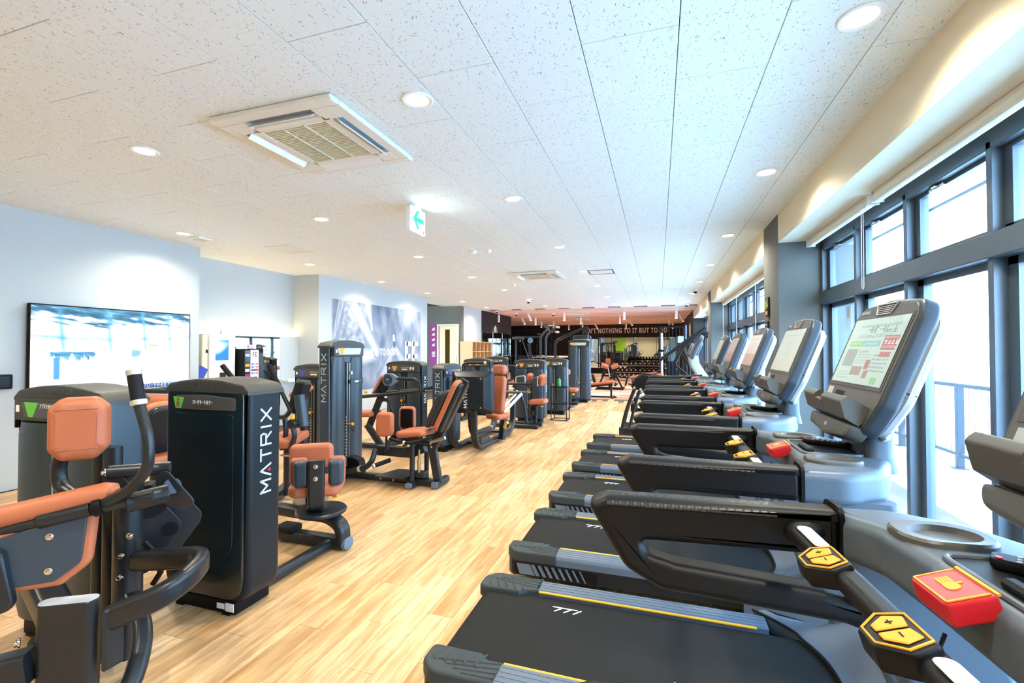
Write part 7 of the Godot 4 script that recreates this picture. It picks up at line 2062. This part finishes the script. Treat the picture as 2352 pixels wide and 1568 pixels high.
func build_wall_things() -> void:
	# television on the left wall
	var face_x := Basis(V(0, 0, -1), V(0, 1, 0), V(1, 0, 0))
	var tv := thing("television", "large flat television on the grey wall showing a bright wintry street", "television", V(-6.40, 0.93, -3.948))
	part("housing", mb().box(V(-0.005, 0.52, 0), V(0.04, 1.035, 1.765), 0.006), MT.black, tv)
	part("wall_mount", mb().box(V(-0.035, 0.52, 0), V(0.03, 0.4, 0.6)), MT.black, tv)
	var ti := ImageTexture.create_from_image(tv_image())
	var sg := glow("tv_screen", Color.WHITE, 0.55, ti)
	var sc := part("screen", uv_sheet(1.735, 0.995), sg, tv)
	sc.transform = Transform3D(face_x, V(0.0162, 0.525, 0))
	var cap := part("caption", strokes("アプローチが必要です", 0.044, 0.036, 0.007, 0.006), MT.white_letter, tv)
	cap.transform = Transform3D(face_x, V(0.0165, 0.048, -0.22))
	var al := AreaLight3D.new()
	al.name = "lamp"
	al.area_size = Vector2(1.7, 0.98)
	al.light_energy = 0.3
	al.light_color = Color(0.86, 0.93, 1.0)
	al.shadow_enabled = true
	tv.add_child(al)
	al.position = V(0.025, 0.525, 0)
	al.basis = Basis.looking_at(Vector3.RIGHT)
	var mo := thing("wall_panel", "small black glossy wall panel left of the television", "panel", V(-6.42, 1.06, -2.76))
	part("case", mb().box(V(0, 0.075, 0), V(0.05, 0.15, 0.39), 0.008), MT.black, mo)
	part("window", mb().box(V(0.026, 0.075, 0.0), V(0.004, 0.11, 0.34), 0.002), MT.gloss_panel, mo)
	# mural
	var mu := thing("mural_poster", "large grey sports mural with an F.E sign on the wall", "poster", V(-6.446, 0.54, -9.74))
	var mm := mk("mural_print", Color.WHITE, 0.7)
	mm.albedo_texture = ImageTexture.create_from_image(mural_image())
	part("backing", mb().box(V(0.004, 0.995, 0), V(0.008, 1.99, 3.71)), MT.white_matt, mu)
	var ms := part("print", uv_sheet(3.70, 1.985), mm, mu)
	ms.transform = Transform3D(face_x, V(0.0088, 0.995, 0))
	lettering("lettering", "RT,  TO BODY.", 0.17, 1.22, MT.white, mu, Transform3D(face_x, V(0.010, 0.86, -0.10)), true, 0.002)
	# F . E
	var fl := mb()
	fl.xf = Transform3D(face_x, V(0.009, 0.30, -1.02))
	fl.box(V(0.06, 0.42, 0.001), V(0.13, 0.84, 0.002)).box(V(0.19, 0.78, 0.001), V(0.26, 0.12, 0.002)).box(V(0.17, 0.44, 0.001), V(0.20, 0.12, 0.002))
	part("letter_f", fl, MT.white, mu)
	var el := mb()
	el.xf = fl.xf
	el.box(V(0.42, 0.42, 0.001), V(0.13, 0.84, 0.002)).box(V(0.56, 0.78, 0.001), V(0.28, 0.12, 0.002)).box(V(0.54, 0.44, 0.001), V(0.24, 0.12, 0.002)).box(V(0.56, 0.06, 0.001), V(0.28, 0.12, 0.002))
	part("letter_e", el, MT.white, mu)
	var dl := mb(); dl.xf = fl.xf
	dl.box(V(0.235, 0.075, 0.001), V(0.11, 0.15, 0.002))
	part("green_dot", dl, MT.green_tag, mu)
	# niche: lit ledge, mirror, kiosk and vending machine
	var lw := struct("wall_niche_lower", mb().box(V(-7.0, 0.86, -6.26), V(0.10, 1.72, 2.48)), MT.wall)
	var led := thing("ledge_light", "thin warm light strip on the ledge of the wall niche", "lamp", V(-7.035, 1.722, -6.26))
	part("strip", mb().box(V(0, 0.006, 0), V(0.02, 0.012, 2.44)), glow("led_strip", Color(1.0, 0.90, 0.70), 6.0), led)
	var ll := AreaLight3D.new()
	ll.name = "lamp"
	ll.area_size = Vector2(0.02, 2.4)
	ll.light_energy = 0.5
	ll.light_color = Color(1.0, 0.86, 0.64)
	ll.shadow_enabled = true
	led.add_child(ll)
	ll.position = V(0, 0.014, 0)
	ll.basis = Basis(V(1, 0, 0), V(0, 0, 1), V(0, -1, 0))
	var nm := thing("niche_mirror", "low mirror on the niche wall behind the vending machine", "mirror", V(-6.94, 0.80, -6.26))
	part("mirror_glass", mb().box(V(0, 0.45, -0.21), V(0.012, 0.90, 1.1), 0.002), MT.mirror, nm)
	part("edge_trim", mb().box(V(0.002, 0.0, -0.21), V(0.02, 0.02, 1.1)), MT.alu, nm)
	var ks := thing("drink_kiosk", "white drink kiosk with blue touch screen in the wall niche", "kiosk", V(-6.84, 0, -5.66))
	part("body", mb().box(V(0, 0.86, 0), V(0.18, 1.72, 0.46), 0.01), MT.white, ks)
	part("side_panel", mb().box(V(0.0, 0.86, 0.30), V(0.14, 1.68, 0.10), 0.006), MT.cream, ks)
	part("card_reader", mb().box(V(0.075, 1.44, 0.27), V(0.01, 0.05, 0.035), 0.003), MT.black, ks)
	var ki := Image.create(64, 80, false, Image.FORMAT_RGBA8)
	for y in 80:
		for x in 64:
			var d := Vector2(x - 8, y - 18).length() / 60.0
			ki.set_pixel(x, y, c255(226, 240, 248).lerp(c255(20, 92, 160), clampf(d * 1.3 - 0.15 + 0.25 * sin(y * 0.12 + x * 0.05), 0.0, 1.0)))
	var ks_s := part("touch_screen", uv_sheet(0.235, 0.33), glow("kiosk_screen", Color.WHITE, 0.8, ImageTexture.create_from_image(ki)), ks)
	ks_s.transform = Transform3D(face_x, V(0.0915, 1.455, 0.02))
	part("button", mb().box(V(0.092, 1.20, -0.05), V(0.004, 0.025, 0.02)).box(V(0.092, 1.20, 0.02), V(0.004, 0.025, 0.02)).box(V(0.092, 1.20, 0.09), V(0.004, 0.025, 0.02)), MT.grey_light, ks)
	part("cup_bay", mb().box(V(0.088, 1.03, 0.0), V(0.008, 0.13, 0.12), 0.003), MT.slot_dark, ks)
	part("top_sign", mb().box(V(0.02, 1.78, 0.06), V(0.01, 0.20, 0.16), 0.002), MT.white, ks)
	part("blue_flash", mb().prism(PackedVector2Array([Vector2(-0.01, 1.69), Vector2(0.015, 1.69), Vector2(0.015, 1.83)]), 0.026, 0.028, AX), MT.blue_tag, ks)
	var vm := thing("vending_machine", "black vending machine with a white F.E price panel in the niche", "vending machine", V(-6.72, 0, -6.12))
	part("cabinet", mb().box(V(0, 0.74, 0), V(0.24, 1.48, 0.40), 0.008), MT.black, vm)
	part("product_window", mb().box(V(0.121, 1.12, 0.135), V(0.004, 0.66, 0.11), 0.001), MT.gloss_panel, vm)
	for k in 7:
		part("product", mb().box(V(0.125, 0.86 + k * 0.085, 0.135), V(0.006, 0.045, 0.085), 0.001), [MT.grey_light, MT.yellow, MT.purple, MT.cream, MT.orange_tag, MT.placard, MT.grey_light][k], vm)
	part("price_panel", mb().box(V(0.121, 1.13, -0.01), V(0.005, 0.66, 0.165), 0.001), MT.white, vm)
	lettering("lettering", "F E", 0.085, 0.075, MT.black, vm, Transform3D(face_x, V(0.1245, 1.38, -0.01)), true, 0.001)
	for k in 4:
		var row := part("price_row", mb().box(V(0.1245, 1.22 - k * 0.052, -0.01), V(0.002, 0.034, 0.145)), MT.purple if k == 2 else MT.placard_light, vm)
		part("price_box", mb().box(V(0.126, 1.22 - k * 0.052, 0.035), V(0.002, 0.024, 0.026)), MT.blue_tag, row)
		part("price_box", mb().box(V(0.126, 1.22 - k * 0.052, -0.055), V(0.002, 0.024, 0.026)), MT.red, row)
	part("coin_slot", mb().box(V(0.1245, 0.985, -0.01), V(0.002, 0.03, 0.11)), MT.black, vm)
	part("bag_hooks", mb().box(V(0.122, 1.10, -0.145), V(0.004, 0.62, 0.09), 0.001), MT.shroud_user, vm)
	for q in [["pink_notice", V(-6.925, 1.44, -6.36), V(0.006, 0.22, 0.12), "red_face", "pink paper notice on the niche mirror above the vending machine"], ["dark_leaflet", V(-6.925, 1.46, -6.53), V(0.006, 0.20, 0.10), "slot_dark", "dark leaflet on the niche mirror beside the pink notice"], ["white_notice", V(-6.925, 1.43, -6.68), V(0.006, 0.17, 0.12), "white_matt", "white paper notice on the niche mirror beside the dark leaflet"]]:
		var t := thing(q[0], q[4], "notice", q[1])
		part("sheet", mb().box(Vector3.ZERO, q[2]), mk("notice_pink", c255(238, 176, 190), 0.8) if q[0] == "pink_notice" else MT[q[3]], t)
		var pr := mb()
		for k in 6: pr.box(V(0.0035, 0.07 - k * 0.026, 0), V(0.001, 0.006, q[2].z * 0.75))
		part("print", pr, MT.grey_light if q[0] != "white_notice" else MT.placard, t)
	var cn := struct("counter", mb().box(V(-6.86, 0.86, -7.28), V(0.18, 0.04, 0.42), 0.004), MT.white)
	cn.set_meta("kind", "structure")
	var bg := thing("blue_leaflet_stand", "tilted blue leaflet standing before the kiosk in the niche", "leaflet", V(-6.60, 1.02, -5.12))
	part("sheet", mb().at(Vector3.ZERO, Basis(Vector3.RIGHT, -0.5)).box(V(0, 0.09, 0), V(0.006, 0.22, 0.15)), MT.blue_tag, bg)
	part("stand", mb().box(V(-0.02, -0.51, 0.0), V(0.02, 1.02, 0.03), 0.003).box(V(-0.02, -1.01, 0.0), V(0.16, 0.02, 0.16), 0.003), MT.alu, bg)
	# passage: door, purple sign, wooden cubby shelf
	var dr := Node3D.new()
	dr.name = "door_1"
	add_child(dr)
	dr.set_meta("kind", "structure")
	dr.position = V(-6.96, 0, -14.5)
	part("frame", mb().prism(PackedVector2Array([Vector2(-0.41, 0), Vector2(-0.36, 0), Vector2(-0.36, 2.29), Vector2(0.35, 2.29), Vector2(0.35, 0), Vector2(0.40, 0), Vector2(0.40, 2.34), Vector2(-0.41, 2.34)]), -0.02, 0.08, AZ, 0.004), MT.off_white, dr)
	part("leaf", mb().box(V(-0.225, 1.14, 0.02), V(0.21, 2.28, 0.04), 0.003).box(V(0.20, 1.14, 0.02), V(0.27, 2.28, 0.04), 0.003).box(V(-0.03, 2.22, 0.02), V(0.20, 0.12, 0.04), 0.003).box(V(-0.03, 0.25, 0.02), V(0.20, 0.5, 0.04), 0.003), MT.door_wood, dr)
	part("leaf_window", mb().box(V(-0.04, 1.33, 0.012), V(0.19, 1.68, 0.01)), MT.door_glass, dr)
	part("handle", mb().cyl(V(0.31, 1.0, 0.05), V(0.31, 1.25, 0.05), 0.012, 10), MT.steel, dr)
	var ps := thing("purple_sign", "narrow purple banner with white turned lettering beside the door", "sign", V(-7.535, 0.9, -14.49))
	part("board", mb().box(V(0, 0.72, 0.005), V(0.30, 1.44, 0.012), 0.002), MT.purple, ps)
	lettering("lettering", "WO", 0.13, 0.19, MT.white, ps, Transform3D(Basis(V(0, -1, 0), V(1, 0, 0), V(0, 0, 1)), V(0.0, 0.40, 0.013)), true, 0.002)
	for k in 4:
		var ic := mb()
		var yy := 0.72 + 0.185 * k
		ic.prism(circ(0.035, 12, Vector2(-0.01, yy)), 0.011, 0.014, AZ).box(V(0.03, yy + 0.01, 0.0125), V(0.035, 0.10, 0.003)).box(V(-0.03, yy - 0.03, 0.0125), V(0.06, 0.02, 0.003))
		part("symbol", ic, MT.white, ps)
	var sh := thing("cubby_shelf", "light wooden cubby shelf with square compartments against the grey wall", "shelf", V(-6.27, 0, -15.42))
	part("side_panel", mb().box(V(0, 0.87, 0.955), V(0.46, 1.74, 0.03), 0.003), MT.shelf_wood, sh)
	part("side_panel", mb().box(V(0, 0.87, -0.955), V(0.46, 1.74, 0.03), 0.003), MT.shelf_wood, sh)
	part("back_panel", mb().box(V(-0.215, 0.87, 0), V(0.02, 1.72, 1.88)), MT.shelf_inner, sh)
	for k in 6: part("shelf_board", mb().box(V(0, 0.02 + k * 0.342, 0), V(0.44, 0.028, 1.88), 0.002), MT.shelf_wood, sh)
	for k in 4: part("divider", mb().box(V(0, 0.87, -0.57 + k * 0.38), V(0.43, 1.70, 0.025), 0.002), MT.shelf_wood, sh)
	# lime and warm panels on the wall behind the camera, seen in the far mirrors
	var lp := struct("wall_back_panel", mb().box(V(-4.6, 1.5, 2.985), V(1.4, 2.9, 0.03)), MT.lime)
